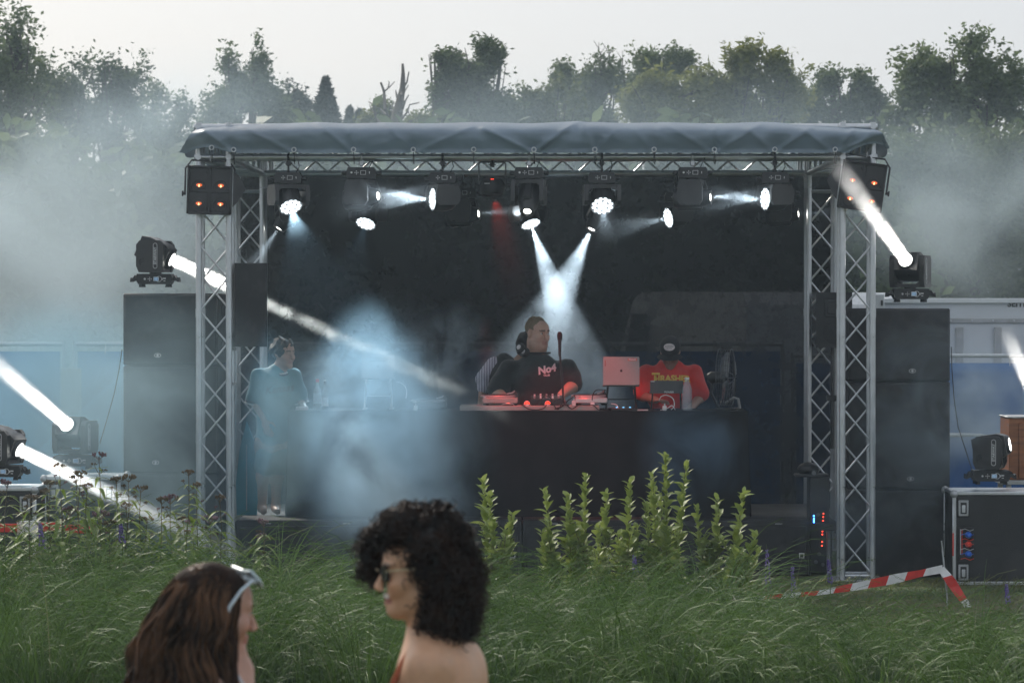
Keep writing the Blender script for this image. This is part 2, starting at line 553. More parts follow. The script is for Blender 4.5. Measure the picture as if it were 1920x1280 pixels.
fl = ['blue tarpaulin fence panel at the left edge behind the floor beam lamps', 'blue tarpaulin fence panel beside the speaker stack in thick smoke',
      'fence panel behind the stage backdrop', 'blue tarpaulin fence panel below the white trailer']
for k in range(4):
    py = 645 if k < 3 else 667
    fence_panel(fl[k], xs_[k] + 0.05, xs_[k + 1] - 0.05, YFN + 0.04 * k, CAMH - (py - CY) / F * YFN)
M_post = mat('pale_timber', (0.36, 0.27, 0.15), 0.7, var=0.25, scale=4, stretch=(3, 3, 0.4), bump=0.2)
for k, (px, w) in enumerate(((124, 0.10), (145, 0.09))):
    q = P(px, 690, YFN - 0.45)
    mb = MB(); mb.box((0, 0, q.z / 2), (w, 0.07, q.z), 0.004)
    o = mb.build('timber_post', M_post, M=Matrix.Translation((q.x, YFN - 0.45 - 0.12 * k, 0)))
    tag(o, ['left', 'right'][k] + ' one of two pale timber posts in front of the fence joint', 'post', 'timber posts')

# white trailer
M_trail = mat('white_trailer_panel', (0.66, 0.69, 0.71), 0.4, var=0.06, scale=2, dust=0.15)
x0 = P(1646, 560, 31.2).x; x1 = P(2200, 560, 31.2).x; zt = P(1800, 560, 31.2).z
t = thing('box_trailer', 'white box trailer with grey uprights behind the blue fence', 'trailer', ((x0 + x1) / 2, 32.3, 0))
w = x1 - x0
mb = MB(); mb.box((0, 0, 0.55 + (zt - 0.55) / 2), (w, 2.1, zt - 0.55), 0.02); mb.build('body', M_trail, t)
mb = MB(); mb.box((0, -1.065, zt - 0.02), (w + 0.03, 0.05, 0.05), 0.006); mb.build('top_rail', M_alu, t)
mb = MB(); mb.box((0, -1.058, zt - 0.22), (w, 0.02, 0.045), 0.003); ro = mb.build('riveted_rail', M_alu_d, t)
for k in range(14):
    mb = MB(); mb.ball((-w / 2 + 0.1 + k * 0.21, -1.071, zt - 0.22), (0.010, 0.005, 0.010), 8, 5); mb.build('rivet', M_alu, ro)
for px in (1712, 1799, 1871, 1943, 2015):
    xx = P(px, 600, 31.2).x - (x0 + x1) / 2
    mb = MB(); mb.box((xx, -1.064, zt - 0.26 - 0.6), (0.075, 0.03, 1.15), 0.005); mb.build('upright', M_alu_d, t)
lettering('SEITEC', 0.085, M_black, t, face_at((P(1893, 569, 31.2).x - (x0 + x1) / 2 - 0.02, -1.053, P(1893, 570, 31.2).z), 0), depth=0.001, bold=0.003, align='LEFT')
for sx in (-0.6, 0.5):
    mb = MB(); mb.lathe([(0.33, -0.1), (0.36, -0.06), (0.36, 0.06), (0.33, 0.1)], 24, M=TR((sx, -0.9, 0.36), Matrix.Rotation(R(90), 3, 'X'))); wo = mb.build('wheel', M_rubber, t)
    mb = MB(); mb.lathe([(0.2, 0.0), (0.2, 0.02), (0.05, 0.03)], 20, M=TR((sx, -1.0, 0.36), Matrix.Rotation(R(90), 3, 'X'))); mb.build('rim', M_alu_d, wo)
# slanted white board beside the beam lamp
q = P(1652, 568, 29.0)
t = thing('white_board', 'slanted white board showing above the right speaker stack beside the beam lamp', 'board', (q.x, 29.0, 0))
mb = MB(); mb.box((0, 0, q.z / 2 + 0.04), (0.10, 0.03, q.z + 0.08), 0.004, M=Matrix.Rotation(R(-0.6), 4, 'Y')); mb.build('panel', M_trail, t)
mb = MB(); mb.box((0.002, -0.018, q.z - 0.0), (0.02, 0.006, 0.05), 0.001); mb.build('handle', M_black, t)

# pale van behind the mesh backdrop
M_van = mat('van_paint', (0.72, 0.73, 0.73), 0.3, var=0.05, coat=0.5)
M_vglass = mat('van_glass', (0.05, 0.06, 0.07), 0.08, var=0.1)
t = thing('van', 'pale van glimpsed through the mesh backdrop behind the red shirt', 'van', (P(1400, 600, 33.0).x + 0.1, 33.6, 0), (0, 0, R(-72)))
prof = [(-2.2, 0.35), (2.2, 0.35), (2.2, 2.2), (2.1, 2.32), (-0.9, 2.34), (-1.15, 2.24), (-1.75, 1.45), (-2.15, 1.25), (-2.25, 0.8)]
mb = MB(); mb.prism(prof, -0.95, 0.95, M=FACE); mb.build('body', M_van, t, smooth=25)
mb = MB(); mb.add([(-1.74, -0.8, 1.49), (-1.74, 0.8, 1.49), (-1.19, 0.72, 2.2), (-1.19, -0.72, 2.2)], [(0, 1, 2, 3)], M=Matrix.Translation((-0.02, 0, 0.012))); mb.build('windscreen', M_vglass, t)
for s in (-1, 1):
    mb = MB(); mb.prism([(-1.5, 1.45), (-0.6, 1.45), (-0.6, 2.1), (-1.15, 2.1)], -0.004, 0.004, M=Matrix.Translation((0, s * 0.955, 0)) @ FACE); mb.build('side_window', M_vglass, t)
    mb = MB(); mb.lathe([(0.1, 0), (0.1, 0.03), (0.06, 0.05)], 16, M=TR((-2.2, s * 0.7, 0.95), frame((-1, 0, 0.1)))); mb.build('headlight', M_refl if 'M_refl' in globals() else M_alu, t)
    for x in (-1.45, 1.4):
        mb = MB(); mb.lathe([(0.30, -0.1), (0.33, -0.07), (0.33, 0.07), (0.30, 0.1)], 24, M=TR((x, s * 0.88, 0.33), Matrix.Rotation(R(90), 3, 'X'))); wo = mb.build('wheel', M_rubber, t)
        mb = MB(); mb.lathe([(0.19, -0.11), (0.19, 0.11)], 16, M=TR((x, s * 0.88, 0.33), Matrix.Rotation(R(90), 3, 'X'))); mb.build('rim', M_alu_d, wo)
mb = MB(); mb.box((-2.26, 0, 0.55), (0.1, 1.8, 0.2), 0.03); mb.build('bumper', M_grey, t)

# ------------------------------------------------------------------ trees
def vnoise(p, seed=0.0):
    """cheap smooth noise on an (n,3) array, about -1..1"""
    s = np.zeros(len(p))
    for k, (f, a) in enumerate(((1.0, 1.0), (2.1, 0.55), (4.3, 0.3))):
        o = seed * 1.7 + k * 5.1
        s += a * np.sin(p[:, 0] * f * 1.9 + o + 1.3 * np.sin(p[:, 1] * f * 1.3 + o * 2)) * np.sin(p[:, 2] * f * 1.7 + o * 1.3 + 1.1 * np.sin(p[:, 0] * f * 1.5 + o))
    return s / 1.3

def leaf_quads(pts, size, elong=1.8, droop=0.0):
    n = len(pts)
    a = RNG.normal(size=(n, 3)); a[:, 2] = a[:, 2] * 0.7 - droop
    a /= np.linalg.norm(a, axis=1)[:, None]
    b = RNG.normal(size=(n, 3)); b -= a * (a * b).sum(1)[:, None]; b /= np.linalg.norm(b, axis=1)[:, None]
    s = (size * RNG.uniform(0.6, 1.35, n))[:, None]
    la, wb = a * s * elong * 0.5, b * s * 0.5
    V = np.stack([pts - la, pts + wb * 0.9 + la * 0.1, pts + la, pts - wb * 0.9 + la * 0.1], axis=1).reshape(-1, 3)
    return V, np.arange(n * 4).reshape(n, 4)

M_bark = mat('bark', (0.075, 0.062, 0.05), 0.9, var=0.3, scale=12, bump=0.6, bscale=40)
M_dead = mat('dead_wood', (0.14, 0.115, 0.095), 0.85, var=0.25, scale=10, bump=0.4, bscale=40)
LEAFM = [leaf_mat('dark_broadleaf', (0.060, 0.095, 0.045), (0.155, 0.20, 0.09), 0.5, scale=0.8),
         leaf_mat('olive_broadleaf', (0.085, 0.115, 0.032), (0.22, 0.24, 0.08), 0.5, scale=0.8),
         leaf_mat('grey_willow', (0.065, 0.095, 0.042), (0.145, 0.185, 0.085), 0.5, scale=0.8),
         leaf_mat('spruce_needles', (0.018, 0.032, 0.018), (0.04, 0.06, 0.03), 0.2, scale=1.2)]
def limb_pts(a, b, wob, k=6):
    a, b = Vector(a), Vector(b)
    out = []
    for i in range(k + 1):
        t = i / k
        o = Vector((random.uniform(-1, 1), random.uniform(-1, 1), 0)) * wob * math.sin(math.pi * t)
        out.append(a.lerp(b, t) + o)
    return out
def tree(name, label, lobes, Y, mt, nleaf, size, group='trees behind the stage', gap=0.0, elong=1.8, droop=0.0, depth=0.8, seed=1, sprigs=0, trunk_x=None):
    """lobes: (px, py, rx, ry) ellipses of the crown in photograph pixels at depth Y, turned into ellipsoids with real depth"""
    if size < 0.1: nleaf, size = int(nleaf * 2.3), size * 0.60
    s = Y / F
    cx = trunk_x if trunk_x is not None else sum(l[0] * l[2] for l in lobes) / sum(l[2] for l in lobes)
    base = Vector(((cx - CX) * s, Y, 0))
    t = thing(name, label, 'tree', base, group=group)
    L = []
    for px, py, rx, ry in lobes:
        c = P(px, py, Y); L.append((c - base + Vector((0, random.uniform(-.5, .5) * rx * s, 0)), rx * s, max(rx, ry) * s * depth, ry * s))
    vol = np.array([l[1] * l[2] * l[3] for l in L]) ** 0.75
    cnt = (nleaf * 1.5 * vol / vol.sum()).astype(int)
    pts = []
    for (c, rx, ry, rz), m_ in zip(L, cnt):
        d = RNG.normal(size=(m_, 3)); d /= np.linalg.norm(d, axis=1)[:, None]
        r = RNG.uniform(0, 1, m_) ** 0.42
        p = d * r[:, None]
        bump = 1 + 0.34 * vnoise(d * 3.0, seed) + 0.24 * vnoise(d * 9.0, seed + 3)
        p = p * bump[:, None] * np.array([rx, ry, rz]) + np.array(c)
        pts.append(p)
    pts = np.concatenate(pts)
    nz = vnoise(pts * 1.7 / max(0.6, s * 60), seed) + 0.6 * vnoise(pts * 5.0, seed + 9)
    pts = pts[nz > gap]
    if len(pts) > nleaf: pts = pts[RNG.permutation(len(pts))[:nleaf]]
    # leaves gather on twigs
    tw = RNG.normal(size=pts.shape) * size * (1.0 if size < 0.1 else 0.5)
    pts = pts + tw
    pts = pts[pts[:, 2] > 0.2]
    V, Q = leaf_quads(pts, size, elong, droop)
    cr = inst('crown', np_mesh('crown', V, Q, mt, smooth=False), t)
    mb = MB()
    top = max(L, key=lambda l: l[0].z)
    hz = top[0].z
    r0 = 0.03 + 0.028 * hz
    spine = limb_pts((0, 0, -0.1), (top[0].x * 0.8, top[0].y * 0.5, hz), 0.12, 8)
    mb.path(spine, [r0 * (1 - 0.85 * i / 8) for i in range(9)], n=8)
    for c, rx, ry, rz in L:
        st_ = spine[random.randint(2, 5)]
        e = c + Vector((0, 0, rz * 0.3))
        pp = limb_pts(st_, e, 0.12, 6)
        mb.path(pp, [r0 * 0.45 * (1 - 0.85 * i / 6) for i in range(7)], n=6)
        for k in range(5):
            q = pp[random.randint(2, 6)]
            dd = Vector((random.uniform(-1, 1) * rx, random.uniform(-1, 1) * ry, random.uniform(-0.3, 1) * rz)) * 0.8
            p3 = limb_pts(q, c + dd, 0.06, 4)
            mb.path(p3, [r0 * 0.16 * (1 - 0.8 * i / 4) for i in range(5)], n=5)
    mb.build('trunk', M_bark, t)
    return t

TG = 'trees behind the stage'
tree('broadleaf_tree', 'tall dark tree cut by the left edge of the picture', [(20, 130, 62, 105), (-30, 200, 90, 170), (30, 260, 85, 130), (40, 70, 36, 48), (10, 420, 120, 160)], 52, LEAFM[0], 15000, 0.085, gap=-0.08, seed=1)
tree('broadleaf_tree', 'broad airy tree with sky showing through, beside the tall tree at the left edge', [(120, 180, 70, 80), (190, 165, 62, 62), (235, 150, 45, 52), (150, 270, 90, 90), (240, 240, 60, 70), (95, 150, 40, 45), (120, 420, 140, 130)], 55, LEAFM[0], 15000, 0.08, gap=-0.08, seed=2)
tree('broadleaf_tree', 'lower leafy tree fading into smoke between the airy tree and the canopy', [(285, 195, 34, 48), (300, 260, 48, 70), (345, 205, 30, 36), (330, 300, 55, 80), (270, 400, 100, 140), (350, 430, 70, 130)], 58, LEAFM[0], 13000, 0.085, gap=-0.08, seed=3)
tree('broadleaf_tree', 'pointed dark tree with two tops above the canopy corner', [(428, 140, 22, 48), (482, 120, 17, 46), (455, 185, 52, 55), (500, 175, 34, 52), (420, 230, 60, 55), (515, 230, 45, 50), (440, 330, 90, 90)], 60, LEAFM[0], 12000, 0.085, gap=-0.06, seed=4)
tree('broadleaf_tree', 'small thin tree next to the conical conifer', [(548, 185, 24, 38), (562, 210, 26, 35), (540, 240, 40, 40), (580, 260, 40, 40)], 63, LEAFM[3], 5000, 0.08, gap=0.0, seed=5)
def conifer(label, px, top, bot, half, Y, n):
    s = Y / F
    base = Vector(((px - CX) * s, Y, 0)); t = thing('conifer', label, 'tree', base, group=TG)
    zt, zb = P(px, top, Y).z, max(0.3, P(px, bot, Y).z)
    u = RNG.uniform(0, 1, n) ** 0.6
    tier = 0.75 + 0.3 * np.abs(np.sin(u * 26))
    rr = half * s * u * tier * np.sqrt(RNG.uniform(0.15, 1, n)); a = RNG.uniform(0, 2 * np.pi, n)
    pts = np.stack([rr * np.cos(a), rr * np.sin(a), zt - u * (zt - zb) - rr * 0.15], 1)
    V, Q = leaf_quads(pts, 0.075, 2.4, 0.2)
    inst('crown', np_mesh('crown', V, Q, LEAFM[3], smooth=False), t)
    mb = MB(); mb.path(limb_pts((0, 0, -0.1), (0, 0, zt), 0.03, 6), [0.14 * (1 - 0.9 * i / 6) for i in range(7)], n=8); mb.build('trunk', M_bark, t)
conifer('dense conical conifer standing left of the dead tree', 611, 146, 268, 42, 57, 9000)
conifer('tiny distant conifer just above the canopy, nearer to the dead tree', 656, 200, 250, 16, 70, 1800)
conifer('tiny distant conifer just above the canopy beside its taller twin', 673, 205, 250, 15, 70, 1500)
# dead tree
t = thing('dead_tree', 'bare dead tree with broken limbs in the gap of the treeline', 'tree', ((745 - CX) / F * 48, 48, 0))
def dp(px, py, dy=0.0):
    q = P(px, py, 48 + dy); return q - Vector(t.location)
mb = MB()
mb.path([Vector((0, 0, -0.1)), dp(744, 400), dp(742, 240), dp(745, 215), dp(750, 190), dp(755, 165), dp(756, 140), dp(755, 120)], [.16, .14, .10, .085, .06, .045, .03, .018], n=8); mb.build('trunk', M_dead, t)
limbs = [([(752, 180), (756, 166), (763, 155), (767, 135)], .022), ([(748, 200), (744, 180), (742, 170)], .022), ([(752, 190), (760, 170), (766, 160)], .014),
         ([(748, 212), (755, 205), (760, 190), (766, 179)], .022), ([(752, 225), (764, 210), (768, 197), (786, 193)], .02), ([(764, 206), (768, 215), (762, 222)], .012), ([(756, 152), (761, 158), (766, 140)], .01),
         ([(742, 250), (728, 225), (722, 205), (720, 172), (714, 155)], .04), ([(720, 172), (728, 166), (740, 154)], .016), ([(728, 164), (730, 155), (728, 152)], .012),
         ([(724, 215), (712, 204), (704, 201)], .016), ([(716, 240), (704, 215), (700, 196), (692, 192)], .03), ([(728, 225), (734, 210), (738, 190)], .012), ([(702, 212), (695, 203), (693, 196)], .012)]
for pts_, r in limbs:
    mb = MB(); pp = [dp(x, y, random.uniform(-.25, .25)) for x, y in pts_]
    mb.path(pp, [r * (1 - 0.6 * i / (len(pp) - 1)) for i in range(len(pp))], n=7); mb.build('limb', M_dead, t)
tree('bush', 'low leafy growth around the foot of the dead tree', [(722, 218, 22, 28), (700, 240, 30, 26), (780, 235, 40, 20), (750, 250, 60, 25)], 49, LEAFM[1], 4500, 0.07, seed=7, gap=-0.2)
tree('broadleaf_tree', 'round spreading willow tree standing alone right of the dead tree', [(905, 118, 46, 48), (845, 122, 44, 32), (880, 165, 62, 60), (940, 125, 20, 26), (815, 108, 16, 14), (900, 220, 85, 60), (830, 165, 26, 30), (870, 300, 110, 70)], 50, LEAFM[2], 16000, 0.07, elong=2.4, gap=-0.08, seed=8)
tree('bush', 'rounded olive bush line right of the round willow', [(985, 190, 30, 36), (1020, 205, 45, 40), (960, 230, 60, 40), (1060, 190, 34, 45), (1000, 280, 90, 60)], 51, LEAFM[1], 9500, 0.075, gap=-0.06, seed=9)
tree('broadleaf_tree', 'bushy tree with thin bare twigs sticking out of its top', [(1120, 150, 40, 48), (1055, 145, 20, 32), (1090, 180, 55, 50), (1150, 180, 30, 50), (1100, 240, 80, 50), (1100, 320, 90, 60)], 53, LEAFM[2], 12500, 0.075, gap=-0.06, seed=10)
tree('broadleaf_tree', 'dark airy tree with two tops behind the olive willow', [(1205, 130, 34, 42), (1265, 130, 30, 40), (1235, 180, 55, 50), (1290, 140, 24, 40)], 56, LEAFM[0], 8000, 0.075, gap=0.0, seed=11)
tree('broadleaf_tree', 'olive willow with feathery upright shoots, highest right of centre', [(1395, 135, 52, 50), (1465, 140, 40, 42), (1350, 160, 50, 45), (1220, 190, 60, 55), (1300, 190, 70, 50), (1430, 190, 80, 60), (1250, 250, 90, 60), (1380, 260, 110, 70)], 47, LEAFM[1], 20000, 0.07, elong=2.8, gap=-0.08, seed=12)
tree('broadleaf_tree', 'leafy tree dipping down beside the tilted blinder', [(1555, 170, 34, 40), (1610, 178, 28, 44), (1530, 215, 50, 45), (1600, 240, 70, 60), (1640, 200, 34, 36), (1600, 340, 90, 90)], 49, LEAFM[0], 12000, 0.078, gap=0.0, seed=13)
tree('broadleaf_tree', 'large dark tree with branches showing, at the right edge of the picture', [(1735, 130, 58, 48), (1830, 110, 58, 52), (1790, 180, 90, 70), (1880, 170, 60, 75), (1700, 200, 40, 60), (1760, 260, 90, 60), (1870, 280, 90, 90)], 48, LEAFM[0], 17000, 0.085, gap=0.0, seed=14)
tree('bush', 'wide green thicket behind the white trailer', [(1700, 360, 110, 110), (1820, 380, 120, 120), (1920, 380, 110, 130), (1760, 480, 130, 100), (1890, 490, 120, 100), (1640, 470, 90, 110)], 44, LEAFM[2], 24000, 0.085, gap=-0.6, seed=15, elong=2.2)
for k, (px, y0, y1) in enumerate(((1126, 80, 150), (1142, 84, 150), (1170, 96, 190))):
    mb = MB(); a, b = P(px, y1, 53), P(px - 3, y0, 53)
    mb.path(limb_pts(a, b, 0.04, 5), [0.02 * (1 - 0.8 * i / 5) for i in range(6)], n=5)
    for j in range(4):
        q = a.lerp(b, 0.35 + 0.15 * j); mb.path([q, q + Vector((0.1 * (-1) ** j, 0.05, 0.16))], [0.008, 0.003], n=4)
    tag(mb.build('bare_branch', M_bark), 'thin bare branch rising from the bushy tree, %s of three' % ('leftmost', 'middle', 'rightmost')[k], 'branch', 'bare branches')

# dense hedge that closes the view under the crowns
HD = [(60, 430, 'behind the thick smoke at the left edge'), (330, 440, 'behind the left speaker stack'), (560, 420, 'behind the stage, left of the dead tree'), (800, 420, 'behind the stage below the round willow'),
      (1040, 420, 'behind the middle of the stage'), (1280, 420, 'behind the stage below the olive willow'), (1520, 430, 'behind the right rear tower')]
for k, (px, py, w) in enumerate(HD):
    tree('hedge_bush', 'dense dark hedge ' + w, [(px, py, 150, 170), (px - 70, py + 90, 140, 110), (px + 80, py + 90, 140, 110), (px, py + 160, 170, 90)], 41 + (k % 2), LEAFM[0], 9000, 0.15, gap=-2, seed=30 + k, depth=0.5)
# ------------------------------------------------------------------ trusses of the stage frame
YF, YB = 25.0, 28.06            # front and back row of towers
TX = 2.566                      # half distance between the towers
TS = 0.12                       # half distance between the chords of a truss
ZT0, ZT1 = 3.375, 3.615         # lower and upper chords of the roof trusses

_brace_cache = {}
def brace_mesh(L, r):
    k = (round(L, 3), r)
    if k not in _brace_cache:
        mb = MB(); mb.tube((0, 0, 0), (0, 0, L), r, n=8)
        _brace_cache[k] = mb.mesh('brace', M_alu)
    return _brace_cache[k]

def truss(name, label, p0, p1, group, pitch=0.247, flip=0, faces=(0, 1, 2, 3), plate=False):
    p0, p1 = Vector(p0), Vector(p1)
    root = thing(name, label, 'truss', p0, group=group)
    d = p1 - p0; L = d.length; d.normalize()
    a = Vector((1, 0, 0)) if abs(d.x) < 0.9 else Vector((0, 1, 0))
    b = d.cross(a)
    corners = [a * TS * sx + b * TS * sy for sx, sy in ((-1, -1), (1, -1), (1, 1), (-1, 1))]
    cm = MB(); cm.tube((0, 0, 0), (0, 0, L), 0.025, n=14)
    for k in range(1, int(L / 1.02) + 1):
        z = k * 1.0 + 0.12
        if z < L - 0.1: cm.tube((0, 0, z - 0.035), (0, 0, z + 0.035), 0.0275, n=14)
    cme = cm.mesh('chord', M_alu)
    B = frame(d)
    for c in corners:
        inst('chord', cme, root, TR(c, B))
    nleg = max(1, int((L - 0.10) / pitch))
    step = (L - 0.10) / nleg
    for f in faces:
        c0, c1 = corners[f], corners[(f + 1) % 4]
        e = (c1 - c0).normalized()
        a0, a1 = c0 + e * 0.02, c1 - e * 0.02
        for k in range(nleg):
            s0 = 0.05 + k * step + 0.012; s1 = 0.05 + (k + 1) * step - 0.012
            up = (k + flip) % 2 == 0
            q0 = (a0 if up else a1) + d * s0
            q1 = (a1 if up else a0) + d * s1
            v = q1 - q0
            inst('brace', brace_mesh(v.length, 0.0085), root, TR(q0, frame(v)))
        for s in (0.03, L - 0.03):
            v = a1 - a0
            inst('cross_bar', brace_mesh(v.length, 0.0125), root, TR(a0 + d * s, frame(v)))
    if plate:
        pm = MB(); pm.box((0, 0, 0.006), (0.42, 0.42, 0.012), 0.003)
        pm.build('base_plate', M_alu_d, root, M=Matrix.Translation((0, 0, -p0.z)))
    return root

tw_label = {(-1, 0): 'front aluminium truss tower beside the stack of speakers with a cable hanging down its side',
            (1, 0): 'front aluminium truss tower beside the flight case and the hazard tape',
            (-1, 1): 'rear truss tower behind the person in the teal jersey',
            (1, 1): 'rear truss tower with a small loudspeaker on it, near the desk fan'}
for (sx, back), lab in tw_label.items():
    truss('truss_tower', lab, (sx * TX, YB if back else YF, 0.012), (sx * TX, YB if back else YF, 3.245), 'truss towers of the stage', flip=(sx > 0), plate=True)
zc = (ZT0 + ZT1) / 2
truss('roof_truss', 'long horizontal truss under the front of the canopy carrying the lamps', (-TX + 0.16, YF, zc), (TX - 0.16, YF, zc), 'roof trusses')
truss('roof_truss', 'long horizontal truss along the back of the roof in front of the dark backdrop', (-TX + 0.16, YB, zc), (TX - 0.16, YB, zc), 'roof trusses', flip=1)
for sx, w in ((-1, 'smoke bank'), (1, 'white trailer')):
    truss('roof_truss', 'short side truss under the canopy on the side of the ' + w, (sx * TX, YF + 0.16, zc), (sx * TX, YB - 0.16, zc), 'roof trusses')
# corner blocks that join towers and roof trusses
for sx in (-1, 1):
    for yy, w in ((YF, 'front'), (YB, 'rear')):
        t = thing('truss_corner', '%s corner block of the roof above the %s' % (w, 'teal jersey side' if sx < 0 else 'desk fan side'), 'truss corner', (sx * TX, yy, zc), group='corner blocks of the roof frame')
        for cx in (-TS, TS):
            for cyy in (-TS, TS):
                MB().tube((cx, cyy, -0.245), (cx, cyy, 0.155), 0.025, n=12).build('upright', M_alu, t)
        for z in (-TS, TS):
            for c in (-TS, TS):
                MB().tube((-0.155, c, z), (0.155, c, z), 0.0243, n=12).build('cross_tube', M_alu, t); MB().tube((c, -0.155, z), (c, 0.155, z), 0.0237, n=12).build('cross_tube', M_alu, t)

# ------------------------------------------------------------------ stage floor, riser and backdrop
STZ = 0.42
M_deck = mat('stage_deck_ply', (0.03, 0.028, 0.026), 0.75, var=0.3, scale=4, bump=0.2, bscale=90, dust=0.3)
st = thing('stage_platform', 'low black stage platform under the table', 'stage', (0, 26.4, 0))
for k in range(5):
    mb = MB(); mb.box((-1.98 + k * 0.99, 0.25, STZ - 0.03), (0.985, 2.5, 0.06), 0.005)
    mb.build('deck_panel', M_deck, st)
for k in range(6):
    for yy in (-0.9, 1.4):
        mb = MB(); mb.tube((-2.4 + k * 0.96, yy, 0.0), (-2.4 + k * 0.96, yy, STZ - 0.06), 0.025, n=10)
        mb.build('leg', M_alu_d, st)

def scrim_material():
    """dense woven mesh: black yarn with tiny holes"""
    m = mat('backdrop_mesh', (0.012, 0.012, 0.014), 0.9, var=0.25, scale=3, bump=0.25, bscale=200, dust=0.03, spec=0.15)
    nt = m.node_tree
    out = nt.nodes['Material Output']; bs = nt.nodes['Principled BSDF']
    tc = nt.nodes.new('ShaderNodeTexCoord')
    nz = nt.nodes.new('ShaderNodeTexNoise'); nz.inputs['Scale'].default_value = 7; nz.inputs['Detail'].default_value = 8; nz.inputs['Roughness'].default_value = 0.7
    nt.links.new(tc.outputs['Object'], nz.inputs['Vector'])
    mr = nt.nodes.new('ShaderNodeMapRange'); mr.inputs[1].default_value = 0.3; mr.inputs[2].default_value = 0.7; mr.inputs[3].default_value = 0.035; mr.inputs[4].default_value = 0.075
    nt.links.new(nz.outputs[0], mr.inputs[0])
    tr = nt.nodes.new('ShaderNodeBsdfTransparent')
    ms = nt.nodes.new('ShaderNodeMixShader')
    nt.links.new(mr.outputs[0], ms.inputs[0])
    nt.links.new(bs.outputs[0], ms.inputs[1]); nt.links.new(tr.outputs[0], ms.inputs[2])
    nt.links.new(ms.outputs[0], out.inputs['Surface'])
    return m
def drape(u, v):
    x = -2.76 + 5.52 * u; z = 3.36 - 3.34 * v
    y = 28.30 + 0.012 * math.sin(x * 9.0 + 1.3 * math.sin(x * 2.1)) * (0.4 + v) + 0.02 * math.sin(z * 2.2 + x * 1.7)
    return (x, y, z)
mb = MB(); mb.grid(120, 30, drape)
bd = mb.build('backdrop', scrim_material(), smooth=175)
tag(bd, 'black mesh backdrop closing the back of the stage', 'backdrop')

# ------------------------------------------------------------------ canopy
M_tarp = mat('grey_tarpaulin', (0.19, 0.25, 0.31), 0.36, var=0.10, scale=2.5, bump=0.12, bscale=14, spec=0.6, rvar=0.08, transl=0.10, dust=0.10)
PEAK = [(372, 236), (450, 232), (520, 229), (590, 225), (655, 229), (720, 226), (800, 229), (900, 225), (990, 229), (1085, 223), (1170, 228), (1245, 226), (1340, 230), (1432, 225), (1510, 232), (1580, 236), (1640, 240)]
EYE = [397, 438, 551, 663, 775, 888, 1001, 1115, 1226, 1339, 1452, 1565]
def interp(tab, x):
    if x <= tab[0][0]: return tab[0][1]
    for (x0, y0), (x1, y1) in zip(tab, tab[1:]):
        if x <= x1:
            t = (x - x0) / (x1 - x0); t = t * t * (3 - 2 * t)
            return y0 + (y1 - y0) * t
    return tab[-1][1]
FOLDS = [((378, 240), (436, 286), 1), ((452, 236), (548, 286), 1), ((592, 228), (660, 286), 1), ((720, 228), (774, 286), 1), ((655, 240), (668, 286), .5),
         ((745, 262), (668, 284), .5), ((905, 240), (998, 286), 1.5), ((880, 240), (780, 286), .8), ((1085, 225), (1004, 284), 1.5), ((1088, 228), (1114, 284), .8),
         ((1150, 250), (1118, 286), .7), ((1240, 232), (1228, 286), .7), ((1190, 245), (1222, 284), .6), ((1250, 235), (1330, 284), .8), ((1340, 245), (1345, 284), .7),
         ((1432, 228), (1345, 286), 1.0), ((1400, 240), (1448, 284), .7), ((1520, 240), (1455, 286), 1.1), ((1500, 240), (1560, 286), .9), ((1600, 242), (1568, 286), 1.1),
         ((1655, 250), (1572, 284), .9), ((1640, 244), (1600, 280), .8), ((420, 262), (398, 284), .7), ((350, 262), (396, 240), .6)]
def seg_d(px, py, a, b):
    ax, ay = a; bx, by = b
    t = max(0, min(1, ((px - ax) * (bx - ax) + (py - ay) * (by - ay)) / ((bx - ax) ** 2 + (by - ay) ** 2)))
    return math.hypot(px - ax - t * (bx - ax), py - ay - t * (by - ay)), t
def valance(u, v):
    # pixel layout of the hanging front cloth at its own depth (24.72 m)
    v2 = v
    xl = 372 - 42 * v2 ** 0.9; xr = 1640 + 33 * v2 ** 0.8
    px = xl + (xr - xl) * u
    top = interp(PEAK, px)
    top = top * 0.6 + 0.4 * (230 + max(0, 450 - px) * 0.06 + max(0, px - 1500) * 0.06)
    hem = 287.0
    if px < 345: hem = 286 - (345 - px) * 0.15
    elif px < 430: hem = 286 - 10 * math.sin(math.pi * (px - 345) / 85) ** 1.0
    if px > 1660: hem = 277
    elif px > 1590: hem = 287 - 18 * math.sin(math.pi * min(1, (px - 1590) / 78) * 0.75) ** 1
    for e in EYE[1:]:
        hem -= 2.2 * math.exp(-((px - e) / 7.0) ** 2)
    py = top + (hem - top) * v
    y = 24.74 + 0.16 * (1 - min(1, v / 0.38)) ** 2 - 0.04 * math.sin(math.pi * min(1, v * 1.15)) - 0.015
    for a, b, w in FOLDS:
        d, t = seg_d(px, py, a, b)
        y -= w * 0.013 * math.exp(-(d / 4.0) ** 2)
        y += w * 0.005 * math.exp(-((d - 14) / 8.0) ** 2)
    y += 0.012 * mnoise.noise(Vector((px * 0.012, py * 0.03, 3.1))) + 0.004 * mnoise.noise(Vector((px * 0.05, py * 0.09, 8.1)))
    if px < 395: y += 0.20 * ((395 - px) / 65) ** 1.5 * (0.3 + 0.7 * v)
    if px > 1615: y += 0.20 * ((px - 1615) / 58) ** 1.5 * (0.3 + 0.7 * v)
    X, Y, Z = P(px, py, 24.72)
    return (X, y, Z)
cn = thing('canopy', 'grey wrinkled tarpaulin canopy stretched over the stage roof', 'canopy', (0, 0, 0))
mb = MB(); mb.grid(300, 26, valance); mb.build('front_valance', M_tarp, cn, smooth=175)
front_top = [valance(i / 60, 0) for i in range(61)]
